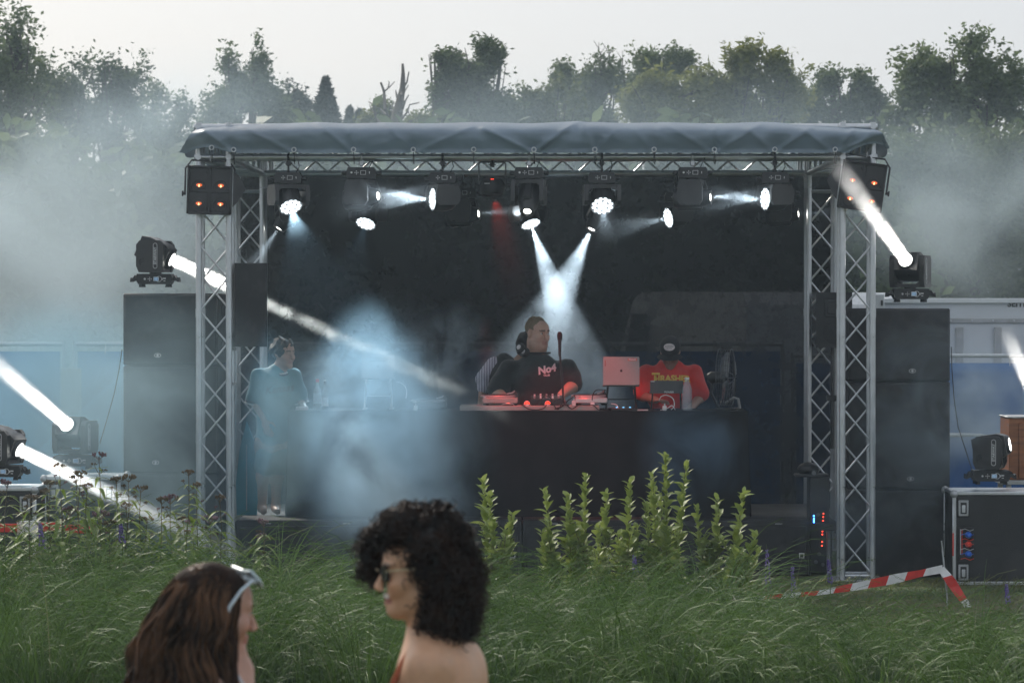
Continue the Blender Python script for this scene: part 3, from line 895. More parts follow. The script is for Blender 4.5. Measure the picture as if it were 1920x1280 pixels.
def roof_sheet(u, v):
    p = Vector(front_top[min(60, int(round(u * 60)))])
    z = p.z + 0.03 * math.sin(math.pi * v) * 0 - 0.02 * v + 0.012 * math.sin(u * 40) * v
    return (p.x, p.y + v * (28.40 - p.y), z - 0.03 * math.sin(math.pi * v))
mb = MB(); mb.grid(60, 16, roof_sheet); mb.build('roof_sheet', M_tarp, cn, smooth=175)
for sx in (-1, 1):
    def side(u, v):
        y = 24.9 + u * 3.5
        top = 3.636
        x = sx * (2.70 + 0.13 * v + 0.02 * math.sin(y * 5) * v)
        return (x, y, top - 0.02 * u - v * (0.20 + 0.03 * math.sin(y * 4)))
    mb = MB(); mb.grid(30, 6, side); mb.build('side_valance', M_tarp, cn, smooth=175)
tor = MB(); tor.path([(0.017 * math.cos(a), 0, 0.017 * math.sin(a)) for a in [2 * math.pi * i / 14 for i in range(14)]], 0.0055, n=6, closed=True)
eye_me = tor.mesh('eyelet', M_alu)
cord = MB(); cord.path([(0, 0.0, -0.012), (0.004, -0.004, -0.045), (0.008, -0.035, -0.085), (0.006, 0.0, -0.115), (0.0, 0.045, -0.10), (0, 0.05, -0.05)], 0.0035, n=5)
cord_me = cord.mesh('bungee_cord', M_rubber)
for e in EYE:
    py = 281 if e > 400 else 277
    p = P(e, py, 24.72); yv = valance((e - 330) / (1673 - 330), 0.9)[1]
    eo = inst('eyelet', eye_me, cn, TR((p.x, yv - 0.016, p.z)))
    inst('bungee_cord', cord_me, eo, TR((0, 0, 0)))

# ------------------------------------------------------------------ subwoofers under the front of the stage
def logo_oval(parent, p, s=1.0):
    mb = MB(); mb.path([(0.026 * s * math.cos(a), 0, 0.015 * s * math.sin(a)) for a in [2 * math.pi * i / 16 for i in range(16)]], 0.0028 * s, n=5, closed=True)
    mb.ball((0, 0, 0), (0.010 * s, 0.002, 0.010 * s), 10, 6)
    mb.build('maker_badge', M_print, parent, M=TR(p))
subx = [440, 709, 979, 1250, 1521]
sub_lab = ['black subwoofer in the row under the stage, beside the truss tower and the teal board',
           'black subwoofer under the stage, second in the row from the teal board',
           'black subwoofer under the stage behind the tall leafy willow stems',
           'black subwoofer at the end of the row under the stage, next to the blinking LEDs']
for k in range(4):
    a, b = P(subx[k], 974, 25.25), P(subx[k + 1], 974, 25.25)
    w = b.x - a.x - 0.012; h = a.z - 0.012
    t = thing('subwoofer', sub_lab[k], 'subwoofer', ((a.x + b.x) / 2, 25.55, 0), group='subwoofers under the stage')
    mb = MB(); mb.box((0, 0, h / 2 + 0.006), (w, 0.55, h), 0.008); mb.build('cabinet', M_cab, t)
    mb = MB(); mb.box((0, -0.282, h / 2), (w - 0.06, 0.022, h - 0.08), 0.006); mb.build('grille', M_grille, t)
    mb = MB(); mb.box((w / 2 - 0.07, -0.297, h * 0.38), (0.042, 0.006, 0.042), 0.001)
    bo = mb.build('badge', M_print, t)
    mb = MB(); mb.box((w / 2 - 0.07, -0.3015, h * 0.38), (0.026, 0.004, 0.026)); mb.box((w / 2 - 0.062, -0.3035, h * 0.385), (0.006, 0.002, 0.018))
    mb.build('badge_mark', M_black, bo)
    for s in (-1, 1):
        mb = MB(); mb.box((s * w * 0.28, -0.2765, h - 0.022), (0.06, 0.004, 0.006)); mb.build('rivet_strip', M_alu_d, t)

# ------------------------------------------------------------------ main speaker stacks left and right
def stack(xl, xr, ys, Y, where, logos):
    for k in range(3):
        a = P(xl, ys[k], Y); b = P(xr, ys[k + 1], Y)
        z1 = a.z; z0 = max(b.z, 0.0) if k < 2 else 0.0
        w = b.x - a.x
        nm = ('top', 'middle', 'bottom')[k]
        t = thing('loudspeaker', '%s black loudspeaker of the tall stack beside %s' % (nm, where), 'loudspeaker', ((a.x + b.x) / 2, Y + 0.36, z0), group='loudspeaker stacks')
        h = z1 - z0 - 0.004
        mb = MB(); mb.box((0, 0, h / 2), (w, 0.70, h), 0.010); mb.build('cabinet', M_cab, t)
        mb = MB(); mb.box((0, -0.356, h / 2), (w - 0.03, 0.014, h - 0.03), 0.005); mb.build('grille', M_grille, t)
        for s in (-1, 1):
            for zz in (0.25, 0.75):
                mb = MB(); mb.box((s * (w / 2 + 0.001), 0.0, h * zz), (0.012, 0.16, 0.09), 0.004); mb.build('handle', M_black, t)
        if logos[k]:
            q = P(logos[k][0], logos[k][1], Y)
            logo_oval(t, (q.x - t.location.x, -0.366, q.z - z0), 1.0)
stack(230, 408, [549, 684.5, 887, 1090], 25.2, 'the blue fence in thick smoke', [(295, 666), (291, 867), None])
stack(1588, 1781, [577, 714.5, 917, 1090], 25.2, 'the white trailer', [(1710, 695), (1707, 897), None])
# thin cable down the side of the left stack
mb = MB(); c = [P(228, 655, 25.3), P(223, 690, 25.25), P(214, 735, 25.2), P(200, 785, 25.15), P(186, 832, 25.1)]
mb.path([c[0] + (c[1] - c[0]) * 0, *c[1:]], 0.004, n=6)
tag(mb.build('cable', M_rubber), 'thin black cable hanging off the speaker stack towards the floor beam lamps', 'cable')
mb = MB(); mb.path([P(1783, 650, 25.3), P(1784, 690, 25.3), P(1788, 745, 25.25), P(1796, 800, 25.2), P(1822, 880, 25.0)], 0.004, n=6)
tag(mb.build('cable', M_rubber), 'thin black cable hanging in front of the blue tarpaulin fence', 'cable')

# hanging monitor speaker on the left tower, flown on a pole clamped to the tower
def clamp(parent, p, s=1.0):
    mb = MB(); mb.box((0, 0, 0), (0.07 * s, 0.06 * s, 0.025), 0.004, M=TR(p)); mb.tube(Vector(p) + Vector((0, -0.05, 0)), Vector(p) + Vector((0, 0.0, 0)), 0.007, n=8)
    mb.build('clamp', M_alu_d, parent)
a, b = P(439, 493, 24.95), P(500, 650, 24.95)
t = thing('loudspeaker', 'flat black loudspeaker hung on the front truss tower in front of the stage', 'loudspeaker', ((a.x + b.x) / 2, 25.10, b.z))
w, h = b.x - a.x, a.z - b.z
poly = [(-w / 2, -0.13), (w / 2, -0.13), (w / 2 - 0.05, 0.13), (-w / 2 + 0.05, 0.13)]
mb = MB(); mb.prism(poly, 0, h); mb.build('cabinet', M_cab, t, smooth=30)
mb = MB(); mb.box((0, -0.139, h / 2), (w - 0.012, 0.012, h - 0.012), 0.004); mb.build('grille', M_grille, t)
mb = MB(); mb.tube((-w / 2 - 0.03, 0.03, -0.35), (-w / 2 - 0.03, 0.03, 0.08), 0.0175, n=10); mb.build('pole', M_alu, t)
for z in (-0.02, -0.30): clamp(t, (-w / 2 - 0.035, 0.0, z))
# loudspeaker on the right rear tower
a, b = P(1530, 548, 27.7), P(1598, 652, 27.7)
t = thing('loudspeaker', 'small black loudspeaker with recessed horn on the rear tower near the desk fan', 'loudspeaker', ((a.x + b.x) / 2, 27.85, b.z))
w, h = b.x - a.x, a.z - b.z
mb = MB(); mb.prism([(-w / 2, -0.12), (w / 2, -0.12), (w / 2 - 0.06, 0.14), (-w / 2 + 0.06, 0.14)], 0.0, h); mb.build('cabinet', M_cab, t, smooth=30)
mb = MB(); mb.box((0.0, -0.127, h * 0.72), (0.17, 0.014, 0.16), 0.02); mb.box((0, -0.137, h * 0.72), (0.12, 0.01, 0.11), 0.02); mb.build('horn', M_blackm, t)
mb = MB(); mb.lathe([(0.10, 0), (0.10, 0.012), (0.08, 0.016), (0.02, 0.004), (0.0, 0.012)], 22, M=face_at((0, -0.124, h * 0.28))); mb.build('woofer', M_grille, t)
mb = MB(); mb.tube((0, 0.03, -0.9), (0, 0.03, 0.02), 0.018, n=10); mb.build('pole', M_blackm, t)
mb = MB(); mb.box((0, 0.03, -0.45), (0.10, 0.10, 0.05), 0.005); mb.build('clamp', M_black, t)
# ------------------------------------------------------------------ lamps
E_LENS = emit_mat('lit_led_lens', (0.86, 0.95, 1.0), 2.2)
E_LENS_W = emit_mat('lit_beam_lens', (1.0, 0.98, 0.92), 8.0)
E_RED = emit_mat('red_led', (1.0, 0.06, 0.03), 4.0)
E_BLUE = emit_mat('blue_led', (0.05, 0.25, 1.0), 9.0)
E_FIL = emit_mat('glowing_filament', (1.0, 0.18, 0.06), 0.8)
M_lensd = mat('dark_lens_plate', (0.05, 0.055, 0.06), 0.2, var=0.2)
M_ring = mat('satin_ring', (0.35, 0.38, 0.40), 0.3, 0.8)
M_lcd = mat('lcd_display', (0.10, 0.16, 0.22), 0.2, var=0.1, emit=(0.35, 0.55, 0.8), estr=0.25)

def hook_clamp(parent, z0, mt):
    mb = MB()
    mb.path([(0, 0.034 * math.cos(a), 0.034 * math.sin(a)) for a in [math.pi * (-0.35 + 1.7 * i / 14) for i in range(15)]], 0.0095, n=6)
    mb.box((0, 0, -0.050), (0.035, 0.05, 0.04), 0.004)
    mb.tube((0, 0, -0.05), (0, 0, z0), 0.009, n=8)
    mb.tube((0.03, 0, -0.05), (-0.03, 0, -0.05), 0.006, n=6)
    mb.build('clamp', mt, parent)

_mh = {}
def mh_meshes(kind):
    """shared meshes of one kind of moving head; hanging, mount point at the origin, head axis local -Z"""
    if kind in _mh: return _mh[kind]
    d = {}
    if kind == 'wash': bw, bz, yw, yz1, hr = 0.22, -0.125, 0.292, -0.385, 0.094
    elif kind == 'spot': bw, bz, yw, yz1, hr = 0.24, -0.085, 0.262, -0.385, 0.085
    else: bw, bz, yw, yz1, hr = 0.30, -0.02, 0.29, -0.375, 0.095
    bh = 0.085
    mb = MB()
    # base: tapered housing
    hb = bw / 2
    pr = [(-hb * 0.86, bz), (hb * 0.86, bz), (hb, bz - bh * 0.45), (hb * 0.93, bz - bh), (-hb * 0.93, bz - bh), (-hb, bz - bh * 0.45)]
    mb.prism(pr, -0.10, 0.10, M=FACE)
    d['base'] = mb.mesh('base', M_black, 30)
    d['handles'] = []
    for s in (-1, 1):
        mb = MB()
        if kind == 'beam':
            mb.prism([(s * hb * 0.98, bz - 0.035), (s * (hb + 0.045), bz - 0.055), (s * (hb + 0.05), bz - 0.018), (s * (hb + 0.034), bz - 0.02), (s * (hb + 0.01), bz - 0.075)][:: s], -0.075, 0.075, M=FACE)
        else:
            mb.box((s * (hb + 0.018), 0, bz - bh * 0.5), (0.04, 0.11, 0.03), 0.008)
        d['handles'].append(mb.mesh('handle', M_black, 30))
    mb = MB()
    ox = -0.035
    for (x, z) in ((0, 0.012), (0, -0.012), (-0.012, 0), (0.012, 0), (0, 0)):
        mb.box((ox + x, -0.1015, bz - bh * 0.5 + z), (0.007, 0.003, 0.007))
    mb.box((0.068, -0.1015, bz - bh * 0.5), (0.006, 0.003, 0.018))
    if kind != 'wash': mb.ball((-0.075, -0.101, bz - bh * 0.5), (0.009, 0.003, 0.009), 8, 5)
    if kind == 'beam':
        mb.box((0.085, -0.1015, bz - bh * 0.45), (0.022, 0.003, 0.010)); mb.box((0.085, -0.1015, bz - bh * 0.68), (0.016, 0.003, 0.006))
        mb.path([(0.04 + 0.022 * math.cos(a), -0.101, bz - bh * 0.5 + 0.022 * math.sin(a)) for a in [2 * math.pi * i / 16 for i in range(16)]], 0.0022, n=4, closed=True)
    d['buttons'] = mb.mesh('control_buttons', M_print, 30)
    mb = MB(); mb.box((0.018, -0.1015, bz - bh * 0.5), (0.044, 0.004, 0.034)); d['display_frame'] = mb.mesh('display', M_print)
    mb = MB(); mb.box((0.018, -0.1035, bz - bh * 0.5), (0.036, 0.004, 0.027)); d['display'] = mb.mesh('display_screen', M_lcd if kind == 'beam' else M_black)
    # yoke
    y0 = bz - bh - 0.012
    t_ = 0.032 if kind != 'beam' else 0.042
    mb = MB()
    dd = 0.10 if kind != 'beam' else 0.115
    def arm(s):
        xo = s * yw / 2; xi = s * (yw / 2 - t_)
        # plate seen from the side (y,z), with chamfered ends
        poly = [(-dd * 0.8, y0), (dd * 0.8, y0), (dd, y0 - 0.05), (dd, yz1 + 0.035), (dd * 0.75, yz1), (-dd * 0.75, yz1), (-dd, yz1 + 0.035), (-dd, y0 - 0.05)]
        MM = Matrix(((0, 0, 1, 0), (1, 0, 0, 0), (0, 1, 0, 0), (0, 0, 0, 1)))
        mb.prism(poly, min(xo, xi), max(xo, xi), M=MM)
    arm(-1); arm(1)
    mb.prism([(-yw / 2 + t_, y0 + 0.001), (yw / 2 - t_, y0 + 0.001), (yw / 2 - t_ + 0.001, y0 - 0.05), (yw / 2 - t_ - 0.035, y0 - 0.028), (-yw / 2 + t_ + 0.035, y0 - 0.028), (-yw / 2 + t_ - 0.001, y0 - 0.05)], -dd * 0.78, dd * 0.78, M=FACE)
    mb.tube((0, 0, y0 - 0.002), (0, 0, y0 + 0.02), 0.05, n=18)
    d['yoke'] = mb.mesh('yoke', M_blackm, 30)
    # head, axis -Z, pivot at the origin
    pz = {'wash': -0.335, 'spot': -0.325, 'beam': -0.285}[kind]
    d['pz'] = pz
    mb = MB()
    if kind == 'wash':
        mb.lathe([(0.03, 0.105), (0.06, 0.100), (0.085, 0.075), (0.098, 0.03), (0.100, -0.01), (0.096, -0.07), (0.093, -0.085), (0.088, -0.085), (0.088, -0.079)], 28)
        mb.box((0, 0, 0), (yw - 2 * t_ - 0.004, 0.05, 0.05), 0.01)
        for k in range(8):
            a = 2 * math.pi * k / 8
            mb.box((0.097 * math.cos(a), 0.097 * math.sin(a), 0.02), (0.012, 0.012, 0.07), 0.004)
        d['lz'] = -0.081; d['lr'] = 0.088
    elif kind == 'spot':
        mb.lathe([(0.05, 0.150), (0.078, 0.142), (0.090, 0.11), (0.090, 0.0), (0.080, -0.07), (0.062, -0.125), (0.058, -0.150), (0.050, -0.150), (0.050, -0.138)], 26, sx=0.98, sy=1.0)
        mb.box((0, 0, 0), (yw - 2 * t_ - 0.004, 0.05, 0.05), 0.01)
        mb.box((0, 0.07, 0.02), (0.075, 0.06, 0.20), 0.015); mb.box((0, -0.07, 0.02), (0.075, 0.06, 0.20), 0.015)
        d['lz'] = -0.140; d['lr'] = 0.049
    else:
        mb.prism([(-0.085, 0.125), (0.085, 0.125), (0.102, 0.05), (0.098, -0.08), (0.075, -0.135), (-0.075, -0.135), (-0.098, -0.08), (-0.102, 0.05)], -0.098, 0.098, M=Matrix(((0, 0, 1, 0), (1, 0, 0, 0), (0, 1, 0, 0), (0, 0, 0, 1))))
        mb.lathe([(0.072, -0.12), (0.070, -0.152), (0.064, -0.160), (0.058, -0.160), (0.056, -0.148)], 26)
        mb.box((0, 0, 0), (yw - 2 * t_ - 0.004, 0.06, 0.06), 0.01)
        d['lz'] = -0.153; d['lr'] = 0.055
    d['head'] = mb.mesh('head', M_blackm, 35)
    # lens cells
    mb = MB(); mb.lathe([(d['lr'], 0.0), (d['lr'], 0.004)], 28); d['plate'] = mb.mesh('lens_plate', M_lensd)
    mb = MB(); mb.path([((d['lr'] + 0.004) * math.cos(a), (d['lr'] + 0.004) * math.sin(a), -0.004) for a in [2 * math.pi * i / 28 for i in range(28)]], 0.0035, n=5, closed=True); d['ring'] = mb.mesh('lens_ring', M_ring)
    if kind == 'wash':
        cells = [(0, 0)] + [(0.036 * math.cos(a), 0.036 * math.sin(a)) for a in [math.pi / 3 * i for i in range(6)]] + \
                [(0.069 * math.cos(a), 0.069 * math.sin(a)) for a in [math.pi / 6 * i + 0.26 for i in range(12)]]
        cr = 0.0165
    else:
        cells = [(0, 0)]; cr = d['lr'] * (0.62 if kind == 'spot' else 0.96)
    mb = MB()
    for x, y in cells:
        mb.lathe([(cr, 0.0), (cr * 0.9, -0.004), (cr * 0.5, -0.007), (0.001, -0.008)], 12 if kind == 'wash' else 22, M=Matrix.Translation((x, y, -0.001)))
    d['cells'] = mb.mesh('lens', E_LENS if kind == 'wash' else E_LENS_W)
    d['bz'], d['bh'], d['bw'] = bz, bh, bw
    _mh[kind] = d
    return d

def moving_head(kind, label, loc, dirv, group, stand=False, clamp_mat=None, roll=0.0, bright=True, dim=None, yaw=0.0):
    """hanging from loc, or standing on loc when stand; dirv = world direction of the light. Returns lens position, direction"""
    d = mh_meshes(kind)
    rot = Matrix.Rotation(yaw, 4, 'Z')
    if stand: rot = rot @ Matrix.Rotation(math.pi, 4, 'Y')
    base = Vector(loc)
    if stand: base = base + Vector((0, 0, -d['bz'] * 1.0 + 0.03 - 0.0))
    t = thing('moving_head_lamp', label, 'stage lamp', base, group=group)
    t.rotation_euler = rot.to_euler()
    if stand:   # the control panel must still face the audience
        for k in ('base', 'handle', 'buttons', 'display_frame', 'display'):
            pass
    bo = inst('base', d['base'], t); [inst('handle', hm, t) for hm in d['handles']]
    Mp = Matrix.Identity(4)
    if stand:
        cz = d['bz'] - d['bh'] / 2
        Mp = Matrix.Translation((0, 0, cz)) @ Matrix.Rotation(math.pi, 4, 'Y') @ Matrix.Translation((0, 0, -cz))
    tag(inst('control_buttons', d['buttons'], bo, Mp), kind='stuff')
    inst('display', d['display_frame'], bo, Mp); inst('display_screen', d['display'], bo, Mp)
    if stand:
        for sx in (-1, 1):
            for sy in (-1, 1):
                mb = MB(); mb.lathe([(0.016, 0), (0.02, 0.028)], 10, M=Matrix.Translation((sx * d['bw'] * 0.36, sy * 0.075, d['bz'] - 0.004))); mb.build('foot', M_rubber, t)
    else:
        hook_clamp(t, d['bz'] + 0.002, clamp_mat or M_alu)
        mb = MB(); mb.path([(0.06, 0, d['bz']), (0.085, 0.02, d['bz'] + 0.05), (0.06, 0.03, 0.03), (0.03, 0.03, 0.03)], 0.004, n=5); mb.build('safety_cable', M_rubber, t)
    dl = rot.to_3x3().transposed() @ Vector(dirv).normalized()
    th = math.acos(max(-1, min(1, -dl.z))); ph = math.atan2(-dl.x, dl.y)
    inst('yoke', d['yoke'], t, Matrix.Rotation(ph, 4, 'Z'))
    Mh = Matrix.Translation((0, 0, d['pz'])) @ Matrix.Rotation(ph, 4, 'Z') @ Matrix.Rotation(th, 4, 'X')
    ho = inst('head', d['head'], t, Mh)
    inst('lens_plate', d['plate'], ho, Matrix.Translation((0, 0, d['lz'])))
    inst('lens_ring', d['ring'], ho, Matrix.Translation((0, 0, d['lz'])))
    lo = inst('lens', d['cells'], ho, Matrix.Translation((0, 0, d['lz'])))
    if kind == 'wash': lo['kind'] = 'stuff'
    W = Matrix.Translation(base) @ rot @ Mh
    lens = W @ Vector((0, 0, d['lz'] - 0.012))
    return t, lens, Vector(dirv).normalized()

def beam_area(lens, dv, diam, spread, watts, color, owner):
    l = bpy.data.lights.new('lamp_light', 'AREA'); l.shape = 'DISK'; l.size = diam; l.spread = R(spread); l.energy = watts; l.color = color
    o = bpy.data.objects.new('lamp_light', l); COL.objects.link(o)
    o.parent = owner
    Mw = TR(lens + dv * 0.012, frame(-dv))
    bpy.context.view_layer.update()
    o.matrix_world = Mw
    return o
def beam_spot(lens, dv, angle, watts, color, owner, radius=0.03, blend=0.25):
    l = bpy.data.lights.new('lamp_light', 'SPOT'); l.spot_size = R(angle); l.spot_blend = blend; l.energy = watts; l.color = color; l.shadow_soft_size = radius
    o = bpy.data.objects.new('lamp_light', l); COL.objects.link(o)
    o.parent = owner
    bpy.context.view_layer.update()
    o.matrix_world = TR(lens + dv * 0.02, frame(-dv))
    return o

WHITE = (0.80, 0.92, 1.0); WARM = (1.0, 0.96, 0.88)
HG = 'moving heads on the front truss'; BG = 'moving heads on the rear truss'
ZP = ZT0                                   # pipe the lamps hang from
def hang(px, Y, z=ZP): return Vector(((px - CX) / F * Y, Y, z))
YP = YF - TS                               # front lower chord
LENS = {}
front = [('wash', 541, (0.26, -0.58, -0.77), 'round LED wash head tilted at the viewer, nearest the left four-cell blinder', 'w1', M_black),
         ('spot', 678, (0.93, -0.32, 0.10), 'moving head pointing right with a short bright beam, second on the front truss', 's1', M_alu),
         ('wash', 830, (-0.93, -0.34, 0.0), 'LED wash head turned left, its lit disc facing the bright smoke', 'w2', M_black),
         ('spot', 992, (-0.10, -0.62, -0.78), 'moving head with small round lens pointing down, above the person in the black shirt', 's2', M_alu),
         ('wash', 1128, (0.06, -0.74, -0.67), 'LED wash head tilted at the viewer beside the crossing beams', 'w3', M_black),
         ('spot', 1298, (0.97, -0.22, 0.02), 'moving head pointing right, above the person in the red shirt', 's3', M_alu),
         ('wash', 1452, (-0.92, -0.36, 0.0), 'LED wash head turned left, rightmost lamp on the front truss before the blinder', 'w4', M_black)]
for kind, px, dv, lab, key, cm_ in front:
    LENS[key] = moving_head(kind, lab, hang(px, YP), dv, HG, clamp_mat=cm_)
YQ = YB - TS
back = [('spot', 540, (-0.55, -0.15, -0.80), 'small rear moving head with a beam falling to the left behind the hung speaker', 'b1'),
        ('wash', 690, (-0.20, -0.50, -0.72), 'rear LED wash head peeking out below the second front lamp', 'b2'),
        ('spot', 868, (0.96, -0.22, 0.08), 'rear moving head whose thin beam crosses the red light', 'b3'),
        ('wash', 990, (0.30, -0.42, -0.85), 'rear LED wash head with a broad beam falling right behind the crossing point', 'b4'),
        ('spot', 1122, (-0.42, -0.20, -0.86), 'rear moving head with the widening beam that falls left onto the person in black', 'b5'),
        ('wash', 1268, (-0.90, -0.42, -0.20), 'rear LED wash head turned left, below the sixth front lamp', 'b6'),
        ('spot', 1466, (0.96, -0.20, 0.06), 'rear moving head with a faint beam to the right, near the rear tower', 'b7')]
for kind, px, dv, lab, key in back:
    LENS[key] = moving_head(kind, lab, hang(px, YQ, ZT0 - 0.05), dv, BG, clamp_mat=M_black)

# flat par can with the red light
t = thing('par_can', 'flat black par can with a red display, throwing red light down the backdrop', 'par can', hang(923, YF + TS, ZP))
mb = MB(); mb.path([(-0.108, 0, -0.215), (-0.108, 0, -0.045), (-0.095, 0, -0.03), (0.095, 0, -0.03), (0.108, 0, -0.045), (0.108, 0, -0.215)], 0.006, n=6); mb.build('bracket', M_blackm, t)
hook_clamp(t, -0.03, M_black)
mb = MB(); mb.lathe([(0.03, 0.055), (0.075, 0.05), (0.100, 0.02), (0.105, -0.02), (0.102, -0.07), (0.092, -0.085), (0.086, -0.085), (0.084, -0.07)], 30, M=TR((0, 0, -0.215), Matrix.Rotation(R(-10), 3, 'X'))); po = mb.build('housing', M_black, t)
for s in (-1, 1):
    mb = MB(); mb.tube((s * 0.104, 0, -0.215), (s * 0.135, 0, -0.215), 0.010, n=10); mb.tube((s * 0.128, 0, -0.215), (s * 0.142, 0, -0.215), 0.019, n=12); mb.build('knob', M_black, t)
for k in range(2):
    mb = MB(); mb.box((-0.006 + k * 0.014, -0.084, -0.173), (0.010, 0.006, 0.010)); mb.build('display', E_RED, t)
mb = MB(); mb.box((-0.04, -0.106, -0.205), (0.045, 0.004, 0.007)); mb.build('maker_mark', M_print, t)
mb = MB(); mb.lathe([(0.082, 0), (0.082, 0.004)], 24, M=TR((0, 0.0, -0.284), Matrix.Rotation(R(-10), 3, 'X'))); mb.build('lens', emit_mat('lit_red_lens', (1, 0.05, 0.03), 3.0), t)
PAR = t
beam_spot(Vector(t.location) + Vector((0, 0, -0.285)), Vector((0.28, 0.40, -0.86)).normalized(), 46, 130, (1.0, 0.05, 0.025), t, radius=0.012, blend=0.5)

# four-cell blinders at both ends of the front truss
M_refl = mat('blinder_reflector', (0.50, 0.46, 0.44), 0.35, 0.25, var=0.35, scale=60, bump=0.4, bscale=90)
def blinder(label, px, py, Y, roll, yaw, flap):
    p = P(px, py, Y)
    t = thing('blinder_lamp', label, 'stage lamp', p, group='four-cell blinders')
    Rm = Matrix.Rotation(yaw, 4, 'Z') @ Matrix.Rotation(roll, 4, 'Y')
    def bb(mb, name, m_, parent=None, smooth=35):
        if parent is None: return mb.build(name, m_, t, smooth, M=Rm)
        return mb.build(name, m_, parent, smooth)
    w, h, dp = 0.355, 0.385, 0.15
    mb = MB(); mb.box((0, 0.02, 0), (w, dp, h), 0.012); body = bb(mb, 'housing', M_blackm)
    mb = MB(); mb.box((0, -0.06, 0), (0.03, 0.016, h - 0.02), 0.004); mb.box((0, -0.06, -0.005), (w - 0.02, 0.015, 0.03), 0.004); mb.build('divider', M_black, body)
    mb = MB()
    for s in (-1, 1):
        mb.box((s * (w / 2 - 0.008), -0.075, 0), (0.016, 0.05, h), 0.004)
    mb.box((0, -0.075, h / 2 - 0.008), (w - 0.036, 0.05, 0.016), 0.004); mb.box((0, -0.075, -h / 2 + 0.008), (w - 0.036, 0.05, 0.016), 0.004)
    mb.build('hood', M_blackm, body)
    for sx in (-1, 1):
        for sz in (-1, 1):
            c = (sx * 0.086, -0.058, -0.045 + sz * 0.073)
            mb = MB(); mb.lathe([(0.050, 0.0), (0.053, 0.006), (0.049, 0.011), (0.047, 0.004)], 22, M=face_at(c)); lo = mb.build('lamp_cell', M_black, body)
            mb = MB(); mb.lathe([(0.047, 0.003), (0.036, -0.006 + 0.006), (0.015, 0.001), (0.001, 0.0005)], 22, M=face_at(c)); mb.build('reflector', M_refl, lo, 60)
            mb = MB(); mb.ball((c[0] + 0.004, c[1] - 0.012, c[2] + 0.010), (0.024, 0.004, 0.013), 12, 7); mb.build('filament_glow', E_FIL, lo)
            mb = MB(); mb.ball((c[0] + 0.004, c[1] - 0.019, c[2] + 0.004), (0.006, 0.003, 0.011), 8, 6); mb.build('filament', emit_mat('hot_filament', (1.0, 0.55, 0.25), 2.5), lo)
    mb = MB(); mb.path([(-w / 2 - 0.018, 0, -0.03), (-w / 2 - 0.018, 0, h / 2 - 0.02), (-w / 2 + 0.03, 0, h / 2 + 0.045), (w / 2 - 0.03, 0, h / 2 + 0.045), (w / 2 + 0.018, 0, h / 2 - 0.02), (w / 2 + 0.018, 0, -0.03)], 0.008, n=6); bb(mb, 'bracket', M_blackm)
    for s in (-1, 1):
        mb = MB(); mb.tube((s * (w / 2 + 0.01), 0, -0.03), (s * (w / 2 + 0.035), 0, -0.03), 0.012, n=8); mb.tube((s * (w / 2 + 0.03), 0, -0.03), (s * (w / 2 + 0.043), 0, -0.03), 0.022, n=12); bb(mb, 'knob', M_black)
    mb = MB(); mb.tube((0, 0, h / 2 + 0.04), (0, 0, h / 2 + 0.085), 0.008, n=8); bb(mb, 'hook', M_alu_d)
    # barn door flap
    s = flap
    poly = [(0, -0.13), (0, 0.15), (0.05, 0.12), (0.105, 0.02), (0.10, 0.0), (0.04, -0.09)]
    mb = MB(); mb.prism([(s * x, z) for x, z in poly][::s], 0, 0.003, M=Matrix.Translation((s * (w / 2 + 0.01), -0.09, 0.0)) @ Matrix.Rotation(s * R(22), 4, 'Z') @ FACE); bb(mb, 'barn_door', M_blackm)
    return t
blinder('black four-cell blinder with dim orange bulbs on the smoky side of the stage', 393, 357, 24.86, R(1.5), R(4), 1)
blinder('tilted black four-cell blinder crossed by the white beam', 1616, 350, 24.86, R(8), R(-6), -1)

# beam heads on stacks, cases and the ground
BH = 'beam heads standing beside the stage'
topL = P(290, 549, 25.45).z; topR = P(1705, 577, 25.45).z
LENS['L0'] = moving_head('beam', 'beam head on top of the speaker stack wrapped in thick smoke, aimed across the stage', (P(291, 549, 25.45).x, 25.45, topL), (0.88, -0.20, -0.40), BH, stand=True)
LENS['R0'] = moving_head('beam', 'beam head on the speaker stack beside the white trailer, aimed up at the canopy', (P(1706, 577, 25.45).x, 25.45, topR), (-0.354, -0.873, 0.337), BH, stand=True)
def read_text(headkey):
    t = LENS[headkey][0]
    yk = [c for c in t.children if c.name.startswith('yoke')][0]
    for s in (-1, 1):
        Ml = Matrix(((0, 0, s, s * 0.147), (0, s, 0, 0.05 * 1), (1 * -1, 0, 0, -0.25), (0, 0, 0, 1)))
        me = text_mesh('STARWAY', 0.030, 0.0008, 0, 'CENTER', 0.001)
        me.materials.clear(); me.materials.append(M_print)
        inst('lettering', me, yk, Ml)
        pts = []
        for i in range(20):
            a = 2 * math.pi * i / 20
            pts.append((0.0, 0.017 * math.cos(a), (0.085 if math.sin(a) > 0 else -0.085) + 0.017 * math.sin(a)))
        mb = MB(); mb.path(pts, 0.0022, n=4, closed=True)
        mb.build('label_frame', M_print, yk, M=Matrix.Translation((s * 0.1475, 0.05, -0.25)))

